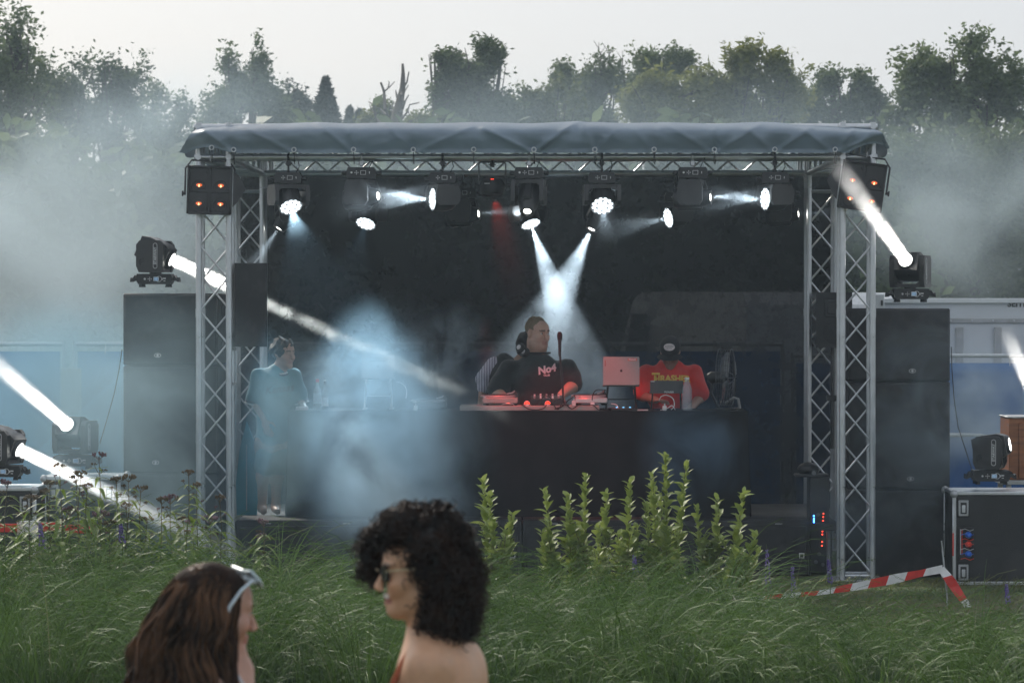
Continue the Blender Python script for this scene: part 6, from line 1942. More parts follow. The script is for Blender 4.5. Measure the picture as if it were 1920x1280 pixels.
# --- person in the red shirt and cap
Yr2 = 26.62; Rx = tp(1256, Yr2)
def rl(px, py, dy=0.0): return Vector((tp(px, Yr2) - Rx, dy, tz(py, Yr2) - STZ))
T = stage_person('person in a bright red printed T-shirt and dark cap looking down at the table', Rx, Yr2, STZ)
H = head_frame(rl(1256, 660, -0.06), R(-6), R(26), s=1.0)
f = Field(); add_head(f, H)
f.cap(rl(1256, 668, -0.0), rl(1257, 690, 0.04), 0.058, 0.065, 0.03)
f.ell(rl(1257, 725, 0.03), (0.19, 0.12, 0.22), 0.05); f.ell(rl(1257, 800, 0.02), (0.17, 0.12, 0.22), 0.05); f.ell(rl(1257, 850, 0.02), (0.16, 0.12, 0.15), 0.05)
aL = [rl(1213, 700, 0.03), rl(1206, 742, -0.06), rl(1228, 748, -0.30)]
aR = [rl(1301, 700, 0.03), rl(1312, 745, -0.02), rl(1290, 765, -0.28)]
for a in (aL, aR):
    f.cap(a[0], a[1], 0.052, 0.044, 0.03); f.cap(a[1], a[2], 0.042, 0.028, 0.03)
add_hand(f, hand_frame(aL[2], (0.5, -0.8, 0.0), (0, 0, -1)), 0.98, 0.5, 1)
add_hand(f, hand_frame(aR[2], (-0.5, -0.8, 0.0), (0, 0, -1)), 0.98, 0.5, -1)
for s in (-1, 1):
    f.cap((s * 0.1, 0.02, 0.72), (s * 0.11, 0, 0.40), 0.085, 0.06, 0.04); f.cap((s * 0.11, 0, 0.40), (s * 0.12, 0.02, 0.05), 0.055, 0.04, 0.03); f.cap((s * 0.12, 0.02, 0.04), (s * 0.12, -0.13, 0.035), 0.042, 0.032, 0.03)
field_obj('body', f, 0.008, M_skin, T, 1, lambda V: skin_colors(V, H, (0.36, 0.21, 0.15), (0.36, 0.17, 0.14), (0.03, 0.02, 0.02), beard=(0.12, 0.08, 0.06))[0])
M_red = mat('red_shirt', (0.62, 0.028, 0.022), 0.8, var=0.1, scale=10, bump=0.25, bscale=45, sheen=0.2)
f = Field(); f.cap(rl(1256, 690, 0.03), rl(1257, 704, 0.03), 0.10, 0.16, 0.05)
f.ell(rl(1257, 728, 0.03), (0.215, 0.15, 0.235), 0.05); f.ell(rl(1257, 805, 0.02), (0.205, 0.15, 0.23), 0.05)
for a in (aL, aR): f.cap(a[0], a[0].lerp(a[1], 0.80), 0.080, 0.088, 0.05)
shirt, _, _ = field_obj('shirt', f, 0.009, M_red, T, 1, noise=cloth_noise(11.0, 0.007, 14))
f = Field(); f.cap((-0.09, 0.02, 0.78), (-0.11, 0, 0.12), 0.11, 0.075, 0.04); f.cap((0.09, 0.02, 0.78), (0.11, 0, 0.12), 0.11, 0.075, 0.04)
field_obj('trousers', f, 0.014, M_jeans, T, 1)
M_cap = mat('dark_cap_cloth', (0.012, 0.012, 0.016), 0.85, bump=0.3, bscale=60)
f = Field(); f.ell((0, 0.002, 0.050), (0.090, 0.118, 0.094), 0.01, M=H); f.ell((0, 0.0, -0.062), (0.15, 0.15, 0.082), 0.008, op=-1, M=H)
f.cap((-0.012, -0.10, 0.030), (0.012, -0.10, 0.030), 0.010, 0.010, 0.02, M=H)
capo, _, _ = field_obj('cap', f, 0.007, M_cap, T, 1)
def brim(u, v):
    a = (u - 0.5) * 2.3
    r = 0.096 + v * 0.070 * math.cos((u - 0.5) * 2.2)
    return (r * math.sin(a) * 0.95, -r * math.cos(a) - 0.008, 0.030 - 0.020 * v - 0.022 * (2 * (u - 0.5)) ** 2)
mb = MB(); mb.grid(16, 6, brim); mb.grid(16, 6, lambda u, v: Vector(brim(1 - u, v)) - Vector((0, 0, 0.004))); mb.build('brim', M_cap, capo, smooth=175, M=H)
Mb = H @ face_at((0, -0.101, 0.100)) @ Matrix.Rotation(R(-34), 4, 'X')
po = MB().prism([(0.047 * math.cos(a), 0.031 * math.sin(a)) for a in [2 * math.pi * i / 24 for i in range(24)]], -0.01, 0.003).build('badge', mat('cream_badge', (0.70, 0.62, 0.62), 0.7), capo, smooth=30, M=Mb)
lettering('Cyberdon', 0.018, M_black, po, Matrix.Translation((0, 0.006, 0.0035)), depth=0.0003, shear=0.2)
lettering('ESTATES', 0.012, M_black, po, Matrix.Translation((0, -0.012, 0.0035)), depth=0.0003)
M_yellow = mat('yellow_print', (0.80, 0.55, 0.10), 0.6, var=0.1)
bpy.context.view_layer.update()
project_text('T', 0.105, shirt, Vector((tp(1229, Yr2), Yr2 - 0.1, tz(708, Yr2))), M_yellow, T, bold=0.004, off=0.004)
project_text('HRASHER', 0.072, shirt, Vector((tp(1259, Yr2), Yr2 - 0.1, tz(709, Yr2))), M_yellow, T, bold=0.003, off=0.004, arc=-0.0012)

# --- person in the teal jersey
Yj = 26.35; Jx = tp(515, Yj); JZ = STZ
def jl(px, py, dy=0.0): return Vector((tp(px, Yj) - Jx, dy, tz(py, Yj) - JZ))
T = stage_person('young person in a teal baseball jersey and shorts standing in the smoke', Jx, Yj, JZ)
H = head_frame(jl(532, 664), R(48), R(2), s=0.98)
f = Field(); add_head(f, H)
f.cap(jl(528, 676, 0.01), jl(524, 694, 0.02), 0.050, 0.055, 0.03)
f.ell(jl(516, 730, 0.02), (0.145, 0.10, 0.20), 0.05); f.ell(jl(512, 790, 0.02), (0.12, 0.09, 0.18), 0.05); f.ell(jl(508, 832, 0.02), (0.145, 0.11, 0.12), 0.05)
aL = [jl(484, 702, 0.0), jl(474, 752, 0.03), jl(497, 786, -0.12)]
aR = [jl(552, 704, 0.0), jl(562, 750, 0.02), jl(575, 768, -0.15)]
for a in (aL, aR):
    f.cap(a[0], a[1], 0.042, 0.035, 0.03); f.cap(a[1], a[2], 0.034, 0.024, 0.03)
add_hand(f, hand_frame(aL[2], (0.3, -0.4, -0.9), (0.4, 0.8, -0.2)), 0.92, 0.6, 1)
add_hand(f, hand_frame(aR[2], (0.3, -0.7, -0.4), (0, 0, -1)), 0.92, 0.6, -1)
for s, xk in ((-1, 494), (1, 520)):
    f.cap(jl(xk, 840, 0.02), jl(xk - 2, 895, 0.0), 0.075, 0.055, 0.04); f.cap(jl(xk - 2, 895, 0), jl(xk - 4, 952, 0.03), 0.05, 0.034, 0.03); f.cap(jl(xk - 4, 953, 0.02), jl(xk + 2, 957, -0.12), 0.036, 0.028, 0.03)
field_obj('body', f, 0.008, M_skin, T, 1, lambda V: skin_colors(V, H, (0.46, 0.27, 0.20), (0.42, 0.18, 0.15), (0.05, 0.035, 0.025))[0])
M_jersey = mat('teal_jersey', (0.04, 0.20, 0.26), 0.7, var=0.1, scale=10, bump=0.25, bscale=50, sheen=0.2)
f = Field(); f.cap(jl(522, 697, 0.02), jl(518, 706, 0.02), 0.075, 0.13, 0.05)
f.ell(jl(516, 735, 0.02), (0.168, 0.12, 0.205), 0.05); f.cap(jl(514, 760, 0.02), jl(511, 812, 0.02), 0.140, 0.145, 0.05)
for a in (aL, aR): f.cap(a[0], a[0].lerp(a[1], 0.85), 0.060, 0.074, 0.05)
shirt, _, _ = field_obj('jersey', f, 0.009, M_jersey, T, 1, noise=cloth_noise(21.0, 0.007, 14))
f = Field()
for s, xk in ((-1, 495), (1, 521)): f.cap(jl(xk + 5 * -s, 815, 0.02), jl(xk, 874, 0.0), 0.085, 0.088, 0.04)
field_obj('shorts', f, 0.010, M_jersey, T, 1, noise=cloth_noise(23.0, 0.007, 14))
M_navy = mat('navy_trim', (0.02, 0.03, 0.08), 0.7); 
mb = MB(); mb.path([jl(525, 697, 0.01) + Vector((0.064 * math.cos(a), 0.064 * math.sin(a) - 0.01, 0.018 * math.sin(a))) for a in [2 * math.pi * i / 24 for i in range(24)]], 0.008, n=6, closed=True); co = mb.build('collar_trim', M_print, T)
mb = MB(); mb.path([jl(525, 699, 0.01) + Vector((0.078 * math.cos(a), 0.076 * math.sin(a) - 0.01, 0.020 * math.sin(a))) for a in [2 * math.pi * i / 24 for i in range(24)]], 0.007, n=6, closed=True); mb.build('collar_stripe', M_navy, T)
for a in (aL, aR):
    q = a[0].lerp(a[1], 0.86 + 0.28); B = frame(a[1] - a[0])
    for off, m_ in ((-0.002, M_print), (-0.022, M_navy)):
        c = a[0].lerp(a[1], 0.85) + (a[1] - a[0]).normalized() * (0.058 + off)
        mb = MB(); mb.path([c + B @ Vector((0.068 * math.cos(t), 0.068 * math.sin(t), 0)) for t in [2 * math.pi * i / 22 for i in range(22)]], 0.006, n=5, closed=True); mb.build('sleeve_stripe', m_, T)
bpy.context.view_layer.update()
project_text('Kansas', 0.088, shirt, Vector((tp(524, Yj), Yj - 0.1, tz(729, Yj))), M_navy, T, shear=0.35, bold=0.001, roll=R(8), off=0.004)
project_text('______', 0.05, shirt, Vector((tp(526, Yj), Yj - 0.1, tz(739, Yj))), M_navy, T, roll=R(12), off=0.004)
f = Field(); f.ell((0, 0.025, 0.045), (0.095, 0.115, 0.098), 0.02, M=H); f.ell((0, -0.10, -0.02), (0.068, 0.07, 0.085), 0.012, op=-1, M=H); f.ell((0, 0.0, -0.12), (0.12, 0.14, 0.09), 0.02, op=-1, M=H)
M_hairb = mat('dark_brown_curls', (0.030, 0.020, 0.014), 0.6, var=0.4, scale=70, bump=1.0, bscale=120)
field_obj('hair', f, 0.008, M_hairb, T, 0, noise=cloth_noise(25, 0.014, 42))

# ---------------------------------------------------------------- the two women in the foreground
YW = 8.4
def wl_(px, py, Xo, dy=0.0): return Vector(((px - CX) / F * YW - Xo, dy, CAMH - (py - CY) / F * YW))
def tube_cloud(paths, radii, nside=3):
    """many thin tubes: paths (n, m, 3), radii (n, m)"""
    n, m, _ = paths.shape
    t = np.gradient(paths, axis=1); t /= np.maximum(1e-9, np.linalg.norm(t, axis=2))[..., None]
    ref = RNG.normal(size=(n, 1, 3)); x = np.cross(t, ref); x /= np.maximum(1e-9, np.linalg.norm(x, axis=2))[..., None]
    y = np.cross(t, x)
    rings = []
    for k in range(nside):
        a = 2 * np.pi * k / nside
        rings.append(paths + (x * np.cos(a) + y * np.sin(a)) * radii[..., None])
    V = np.stack(rings, axis=2).reshape(-1, 3)
    b = (np.arange(n) * m * nside)[:, None, None, None] + (np.arange(m - 1) * nside)[None, :, None, None]
    k = np.arange(nside); k2 = (k + 1) % nside
    q = np.stack([k, k2, k2 + nside, k + nside], -1)[None, None]
    return V, (b + q).reshape(-1, 4)

def hair_mat(name, c0, c1, rough=0.42):
    m = leaf_mat(name, c0, c1, transl=0.22, rough=rough, scale=9)
    m.node_tree.nodes['Principled BSDF'].inputs['Specular IOR Level'].default_value = 0.12
    return m

# --- woman with the big dark curls, face in profile to the left
Cx = (800 - CX) / F * YW
T = thing('person', 'person with big dark curls and sunglasses, smiling in profile in the foreground', 'person', (Cx, YW, 0))
cw = lambda px, py, dy=0.0: wl_(px, py, Cx, dy)
H = head_frame(cw(786, 1073), R(-84), R(4), s=0.98)
f = Field(); add_head(f, H, fem=True, smile=True)
f.cap(cw(792, 1115, 0.0), cw(812, 1205, 0.02), 0.052, 0.056, 0.03)
shN, shF = cw(806, 1243, -0.115), cw(838, 1226, 0.20)          # near and far shoulder
f.cap(cw(812, 1190, 0.0), shN, 0.045, 0.050, 0.05); f.cap(cw(815, 1190, 0.03), shF, 0.045, 0.045, 0.05)
f.ell(cw(826, 1275, 0.03), (0.115, 0.165, 0.13), 0.06, rot=Matrix.Rotation(R(-22), 3, 'Z'))
f.ell(cw(832, 1360, 0.03), (0.10, 0.135, 0.16), 0.06); f.ell(cw(835, 1480, 0.03), (0.11, 0.15, 0.16), 0.06); f.ell(cw(838, 1570, 0.03), (0.13, 0.17, 0.14), 0.06)
f.ell(cw(860, 1285, -0.055), (0.030, 0.050, 0.075), 0.05); f.ell(cw(876, 1280, 0.10), (0.028, 0.05, 0.075), 0.05)
f.ell(cw(765, 1330, 0.09), (0.05, 0.06, 0.055), 0.05)
el = cw(800, 1440, -0.15); f.cap(shN, el, 0.048, 0.038, 0.03); f.cap(el, cw(745, 1560, -0.16), 0.036, 0.025, 0.03)
add_hand(f, hand_frame(cw(745, 1560, -0.16), (-0.4, 0, -0.9), (0, 1, 0)), 0.9, 0.5, 1)
el = cw(835, 1440, 0.24); f.cap(shF, el, 0.044, 0.036, 0.03); f.cap(el, cw(790, 1560, 0.24), 0.034, 0.024, 0.03)
add_hand(f, hand_frame(cw(790, 1560, 0.24), (-0.4, 0, -0.9), (0, -1, 0)), 0.9, 0.5, -1)
for dy in (-0.06, 0.12):
    f.cap(cw(838, 1600, dy), (0.05, dy, 0.48), 0.095, 0.06, 0.05); f.cap((0.05, dy, 0.48), (0.07, dy, 0.07), 0.055, 0.035, 0.03); f.cap((0.07, dy, 0.04), (-0.08, dy, 0.03), 0.038, 0.028, 0.03)
def wc(V):
    C, L = skin_colors(V, H, (0.60, 0.345, 0.21), (0.42, 0.15, 0.13), (0.03, 0.02, 0.015), cheek=0.2)
    tm = (np.abs(L[:, 0]) < 0.021) & (L[:, 1] < -0.080) & (np.abs(L[:, 2] + 0.0625 - 0.006) < 0.0052)
    C[tm] = (0.72, 0.68, 0.62)
    return C
field_obj('body', f, 0.0048, M_skin, T, 1, wc)
# rust coloured top: strap and bust
M_top = mat('rust_top', (0.42, 0.11, 0.05), 0.75, var=0.12, bump=0.2, bscale=80)
f = Field()
f.ell(cw(770, 1345, 0.06), (0.085, 0.15, 0.085), 0.04); f.ell(cw(832, 1410, 0.03), (0.115, 0.15, 0.17), 0.05); f.ell(cw(836, 1500, 0.03), (0.125, 0.165, 0.16), 0.05)
field_obj('top', f, 0.009, M_top, T, 1)
mb = MB(); mb.path([cw(796, 1196, -0.055), cw(775, 1212, -0.075), cw(758, 1236, -0.080), cw(742, 1268, -0.075), cw(728, 1310, -0.04)], 0.0095, n=7); mb.build('strap', M_top, T)
f = Field(); f.cap((0.02, 0.03, 0.86), (0.045, -0.06, 0.45), 0.15, 0.11, 0.08); f.cap((0.02, 0.03, 0.86), (0.045, 0.12, 0.45), 0.15, 0.11, 0.08)
field_obj('skirt', f, 0.014, M_jeans, T, 1)
# hair mass
f = Field()
for px, py, r, dy in ((742, 985, 34, -0.01), (715, 1010, 30, 0.06), (692, 1030, 24, 0.09), (702, 1055, 24, 0.10), (690, 1075, 14, 0.10), (775, 985, 40, 0), (765, 972, 26, 0.0), (812, 972, 30, 0.02),
                      (830, 1005, 50, 0), (855, 1060, 48, 0.0), (858, 1110, 46, 0.0), (850, 1150, 40, -0.02), (855, 1160, 34, 0.05), (805, 1020, 46, 0.03), (840, 1090, 46, -0.05), (828, 1140, 34, -0.06), (815, 1165, 24, -0.05),
                      (818, 1050, 36, -0.065), (800, 1015, 30, -0.06), (815, 1090, 52, 0.05), (770, 1000, 30, -0.04)):
    f.ell(cw(px, py, dy), (r * 0.87 / 696,) * 3, 0.03)
Vh, Qh = f.mesh(0.010); Vh = lap_smooth(Vh, Qh, 1)
M_curl = hair_mat('dark_curls', (0.006, 0.004, 0.004), (0.055, 0.030, 0.020), 0.40)
hairo = inst('hair', np_mesh('hair', Vh, Qh, M_hairk), T)
tri = Vh[Qh]; cen = tri.mean(1); nr = np.cross(tri[:, 2] - tri[:, 0], tri[:, 3] - tri[:, 1]); nr /= np.maximum(1e-9, np.linalg.norm(nr, axis=1))[:, None]
mc = np.array(cw(800, 1070)); fl = (nr * (cen - mc)).sum(1) < 0
if fl.mean() > 0.5: nr = -nr
fz = (cen[:, 0] < cw(772, 0).x) & (cen[:, 2] < cw(0, 1012).z) & (cen[:, 1] < 0.045)
cen, nr = cen[~fz], nr[~fz]
nC = 2600; ix = RNG.integers(0, len(cen), nC)
st0 = cen[ix] - nr[ix] * 0.012
dirs = nr[ix] * 0.75 + np.array([0, 0, -0.35]) + RNG.normal(0, 0.33, (nC, 3)); dirs /= np.linalg.norm(dirs, axis=1)[:, None]
Lc = RNG.uniform(0.026, 0.055, nC); Lc[RNG.random(nC) < 0.06] *= 1.5
mseg = 22; tt = np.linspace(0, 1, mseg)
ux = np.cross(dirs, RNG.normal(size=(nC, 3))); ux /= np.linalg.norm(ux, axis=1)[:, None]; uy = np.cross(dirs, ux)
ph = RNG.uniform(0, 2 * np.pi, nC)[:, None] + tt[None] * RNG.uniform(2.0, 3.4, nC)[:, None] * 2 * np.pi
rad = RNG.uniform(0.006, 0.0125, nC)[:, None] * np.minimum(1, tt * 4 + 0.2)[None]
paths = st0[:, None] + dirs[:, None] * (tt[None] * Lc[:, None])[..., None] + ux[:, None] * (rad * np.cos(ph))[..., None] + uy[:, None] * (rad * np.sin(ph))[..., None]
paths[..., 2] -= (tt ** 2)[None] * 0.012
V, Q = tube_cloud(paths, np.tile((0.0030 * (1 - 0.6 * tt))[None], (nC, 1)), 3)
tag(inst('curls', np_mesh('curls', V, Q, M_curl), hairo), kind='stuff')

mb = MB()
# sunglasses
M_frame = mat('gold_frame', (0.55, 0.45, 0.30), 0.3, 0.8); M_lensk = mat('dark_lens', (0.006, 0.006, 0.008), 0.15, var=0.1, spec=0.15)

go = MB().path([(-0.012, -0.113, 0.014), (0.0, -0.117, 0.018), (0.012, -0.113, 0.014)], 0.0022, n=5).build('sunglasses', M_frame, T, M=H)
for s in (-1, 1):
    lp = [(s * 0.036 + 0.028 * math.cos(a), 0.004 + 0.024 * math.sin(a) - 0.002 * math.cos(2 * a)) for a in [2 * math.pi * i / 22 for i in range(22)]]
    MB().prism(lp, -0.0015, 0.0035, M=Matrix.Translation((0, -0.106, 0)) @ Matrix.Rotation(s * R(16), 4, 'Z') @ FACE).build('lens', M_lensk, go)
    MB().path([(s * 0.066, -0.094, 0.016), (s * 0.080, -0.05, 0.018), (s * 0.086, 0.01, 0.018)], 0.003, n=5).build('temple_arm', M_frame, go)

# --- woman with long wavy brown hair, face in profile to the right
Wx = (400 - CX) / F * YW
T = thing('person', 'person with long wavy brown hair and sunglasses pushed up, facing right', 'person', (Wx, YW, 0))
cw = lambda px, py, dy=0.0: wl_(px, py, Wx, dy)
H = head_frame(cw(404, 1148), R(113), R(8), s=0.97)
f = Field(); add_head(f, H, fem=True)
f.cap(cw(398, 1180, 0.0), cw(392, 1265, 0.0), 0.050, 0.055, 0.03)
shN, shF = cw(395, 1310, -0.16), cw(425, 1300, 0.15)
f.cap(cw(392, 1255, 0), shN, 0.045, 0.05, 0.05); f.cap(cw(395, 1255, 0), shF, 0.045, 0.048, 0.05)
f.ell(cw(402, 1345, 0.0), (0.11, 0.165, 0.13), 0.06); f.ell(cw(402, 1430, 0), (0.10, 0.13, 0.16), 0.06); f.ell(cw(400, 1530, 0), (0.11, 0.15, 0.16), 0.06); f.ell(cw(398, 1600, 0), (0.13, 0.17, 0.13), 0.06)
f.ell(cw(452, 1365, 0.03), (0.055, 0.10, 0.06), 0.05)
f.cap(cw(450, 1300, -0.02), cw(448, 1262, 0.02), 0.03, 0.035, 0.05)
for sh, dy in ((shN, -0.17), (shF, 0.18)):
    el = cw(410, 1490, dy); f.cap(sh, el, 0.046, 0.037, 0.03); w_ = cw(455, 1590, dy); f.cap(el, w_, 0.035, 0.025, 0.03)
    add_hand(f, hand_frame(w_, (0.4, 0, -0.9), (0, 1 if dy < 0 else -1, 0)), 0.9, 0.5, 1)
for dy in (-0.09, 0.09):
    f.cap(cw(398, 1620, dy), (0.0, dy, 0.46), 0.09, 0.058, 0.05); f.cap((0.0, dy, 0.46), (-0.02, dy, 0.07), 0.055, 0.035, 0.03); f.cap((-0.02, dy, 0.04), (0.12, dy, 0.03), 0.038, 0.028, 0.03)
field_obj('body', f, 0.0052, M_skin, T, 1, lambda V: skin_colors(V, H, (0.56, 0.34, 0.26), (0.50, 0.22, 0.20), (0.12, 0.07, 0.045), cheek=0.25)[0])
eyes(H, T)
M_topw = mat('pale_swim_top', (0.60, 0.62, 0.68), 0.7, var=0.08)
f = Field(); f.ell(cw(440, 1375, 0.0), (0.075, 0.155, 0.075), 0.04); f.ell(cw(402, 1420, 0), (0.112, 0.145, 0.12), 0.05); f.ell(cw(400, 1520, 0), (0.122, 0.165, 0.16), 0.05)
field_obj('top', f, 0.010, M_topw, T, 1)
mb = MB(); mb.path([cw(425, 1250, -0.06), cw(446, 1262, -0.055), cw(457, 1280, -0.05), cw(466, 1320, -0.04)], 0.008, n=6); so = mb.build('strap', M_topw, T)
mb = MB(); mb.path([cw(422, 1256, -0.062), cw(443, 1268, -0.058), cw(453, 1286, -0.053), cw(461, 1325, -0.043)], 0.003, n=5); mb.build('strap_trim', M_tred, so)
f = Field(); f.cap((0, 0, 0.84), (0.0, -0.09, 0.42), 0.15, 0.11, 0.08); f.cap((0, 0, 0.84), (0.0, 0.09, 0.42), 0.15, 0.11, 0.08)
field_obj('skirt', f, 0.014, M_jeans, T, 1)
# hair: mass and strands
f = Field()
f.ell((0, 0.026, 0.042), (0.090, 0.108, 0.093), 0.01, M=H)
for (a, b, ra, rb, dy) in (((375, 1130), (330, 1290), 46, 60, 0.0), ((360, 1150), (310, 1330), 40, 52, 0.0), ((395, 1170), (390, 1330), 34, 52, -0.06), ((425, 1170), (425, 1320), 16, 30, -0.075), ((385, 1170), (370, 1330), 40, 60, 0.05), ((340, 1280), (330, 1420), 66, 50, 0), ((400, 1300), (390, 1420), 46, 40, -0.06)):
    f.cap(cw(*a, dy), cw(*b, dy), ra / 696, rb / 696, 0.03)
f.ell((0, -0.10, -0.02), (0.075, 0.07, 0.10), 0.012, op=-1, M=H)
M_hairw = hair_mat('brown_waves', (0.020, 0.011, 0.007), (0.30, 0.155, 0.08), 0.36)
M_hairw0 = mat('brown_hair_mass', (0.022, 0.011, 0.007), 0.8, var=0.4, scale=50, bump=0.2, bscale=100, spec=0.1)
Vh, Qh = f.mesh(0.009, cloth_noise(31, 0.006, 20)); Vh = lap_smooth(Vh, Qh, 1)
hairo = inst('hair', np_mesh('hair', Vh, Qh, M_hairw0), T)
nS = 2600; ms = 19; tt = np.linspace(0, 1, ms)
# roots on the scalp, in head space
ang = RNG.uniform(-np.pi, np.pi, nS); up = RNG.uniform(-0.35, 1.0, nS)
dv = np.stack([np.sqrt(1 - np.clip(up, -1, 1) ** 2) * np.sin(ang), -np.sqrt(1 - np.clip(up, -1, 1) ** 2) * np.cos(ang), up], 1)
front_ = dv[:, 1] < -0.35
keep = ~(front_ & (dv[:, 2] < 0.62)); dv = dv[keep]; nS = len(dv)
rt = dv * np.array([0.088, 0.106, 0.091]) + np.array([0, 0.026, 0.042])
Hm = np.array(H)
rt = rt @ Hm[:3, :3].T + Hm[:3, 3]
dw = dv @ Hm[:3, :3].T; dw /= np.linalg.norm(dw, axis=1)[:, None]
# ends: further back roots end further left
hx = (dw[:, 0] + 1) / 2
ex = np.array([cw(232, 1430).x, cw(458, 1400).x])
end = np.stack([ex[0] + (ex[1] - ex[0]) * np.clip(hx + RNG.normal(0, 0.13, nS), 0, 1), np.clip(dw[:, 1] * 0.15 + RNG.normal(0, 0.035, nS), -0.16, 0.15), np.full(nS, cw(0, 1430).z) + RNG.normal(0, 0.07, nS)], 1)
c1 = rt + dw * 0.010 + np.array([-0.02, 0, 0.0]); 
c2 = rt * 0.45 + end * 0.55 + dw * np.array([0.075, 0.07, 0.0]); c2[:, 2] = rt[:, 2] * 0.55 + end[:, 2] * 0.45
b0, b1, b2, b3 = (1 - tt) ** 3, 3 * (1 - tt) ** 2 * tt, 3 * (1 - tt) * tt ** 2, tt ** 3
paths = rt[:, None] * b0[None, :, None] + c1[:, None] * b1[None, :, None] + c2[:, None] * b2[None, :, None] + end[:, None] * b3[None, :, None]
grp = np.floor(hx * 9 + dw[:, 1] * 4)
phs = (grp * 1.7)[:, None] + tt[None] * (2 * np.pi) * (2.6 + 0.5 * np.sin(grp))[:, None] + RNG.normal(0, 0.15, nS)[:, None]
gi_ = RNG.permutation(nS)[:110]
near = gi_[np.argmin(((rt[:, None] - rt[gi_][None]) ** 2).sum(-1), axis=1)]
pull = (0.80 * np.clip(tt * 1.5, 0, 1))[None, :, None]
paths = paths * (1 - pull) + paths[near] * pull + RNG.normal(0, 0.004, (nS, 1, 3)) * tt[None, :, None]
phs = (near * 1.7)[:, None] + tt[None] * (2 * np.pi) * (2.2 + 0.5 * np.sin(near * 0.7))[:, None] + RNG.normal(0, 0.12, nS)[:, None]
amp = 0.028 * np.clip((tt - 0.2) * 1.8, 0, 1)[None]
paths[..., 0] += amp * np.sin(phs); paths[..., 1] += amp * np.cos(phs * 0.9)
paths += (RNG.normal(0, 0.003, (nS, 1, 3)) * tt[None, :, None])
lim = cw(452, 0).x + RNG.normal(0, 0.006, (nS, 1)) - 0.02 * np.clip((cw(0, 1120).z - paths[..., 2]) / 0.12, 0, 1) + 0.4 * np.clip(paths[..., 2] - cw(0, 1112).z, 0, 1)
over = np.maximum(paths[..., 0] - lim, 0)
paths[..., 0] -= over * 0.9; paths[..., 1] -= over * 0.25
V, Q = tube_cloud(paths, np.tile((0.0030 * (1 - 0.45 * tt))[None], (nS, 1)), 3)
tag(inst('strands', np_mesh('strands', V, Q, M_hairw), hairo), kind='stuff')
# sunglasses pushed up on the hair
M_pale = mat('pale_blue_frame', (0.55, 0.66, 0.72), 0.3, var=0.06)
Hs = H @ Matrix.Translation((0, -0.074, 0.100)) @ Matrix.Rotation(R(-50), 4, 'X') @ Matrix.Scale(1.15, 4)
go = MB().box((0, 0, 0.0), (0.150, 0.010, 0.012), 0.003).build('sunglasses', M_pale, T, M=Hs)
for s in (-1, 1):
    MB().prism([(s * x, y) for x, y in [(0.008, 0.02), (0.072, 0.026), (0.074, -0.006), (0.052, -0.026), (0.018, -0.022)]][::s], -0.002, 0.004, M=Matrix.Translation((0, -0.006, 0)) @ FACE).build('lens', M_lensk, go)
    MB().path([(s * x, -0.009, y) for x, y in [(0.008, 0.02), (0.072, 0.026), (0.074, -0.006), (0.052, -0.026), (0.018, -0.022)]], 0.004, n=5, closed=True).build('rim', M_pale, go)
    MB().path([(s * 0.074, 0.0, 0.006), (s * 0.084, 0.04, 0.012), (s * 0.088, 0.09, 0.004), (s * 0.086, 0.12, -0.02)], 0.0045, n=5).build('temple_arm', M_pale, go)
# ------------------------------------------------------------------ plants in front of the stage
M_stem = mat('plant_stem', (0.10, 0.085, 0.04), 0.7, var=0.2)
M_stemg = mat('green_stem', (0.10, 0.15, 0.04), 0.6, var=0.2)
M_wleaf = leaf_mat('willow_leaves', (0.15, 0.215, 0.05), (0.36, 0.43, 0.11), transl=0.34, rough=0.5, scale=6)
M_eleaf = leaf_mat('hemp_agrimony_leaves', (0.075, 0.13, 0.025), (0.20, 0.28, 0.065), transl=0.38, rough=0.5, scale=6)
def leaf_mesh(name, L, w, fold, droop, m_, n=5):
    """pointed leaf along +X with a folded midrib, drooping at the tip"""
    vs_, fs = [], []
    for i in range(n + 1):
        u = i / n
        ww = w * 0.5 * (math.sin(math.pi * min(1, u * 0.98 + 0.02)) ** 0.75) * (1.12 - 0.35 * u)
        x = L * (u - 0.10 * droop * u * u); z = -droop * L * u * u
        vs_ += [(x, -ww, z + fold * ww), (x, 0, z), (x, ww, z + fold * ww)]
    for i in range(n):
        a = i * 3
        fs += [(a, a + 1, a + 4, a + 3), (a + 1, a + 2, a + 5, a + 4)]
    return MB().add(vs_, fs).mesh(name, m_, 175)
WL = [leaf_mesh('leaf', L, w, 0.35, d, M_wleaf) for L, w, d in ((0.095, 0.056, 0.2), (0.082, 0.050, 0.1), (0.105, 0.056, 0.35), (0.068, 0.040, 0.15))]
EL = [leaf_mesh('leaf', L, w, 0.3, d, M_eleaf) for L, w, d in ((0.12, 0.024, 0.75), (0.10, 0.022, 0.6), (0.14, 0.026, 0.9))]
def leaf_at(me, p, az, el, parent, s=1.0, roll=0.0):
    return inst('leaf', me, parent, Matrix.Translation(p) @ Matrix.Rotation(az, 4, 'Z') @ Matrix.Rotation(-el, 4, 'Y') @ Matrix.Rotation(roll, 4, 'X') @ Matrix.Scale(s, 4))

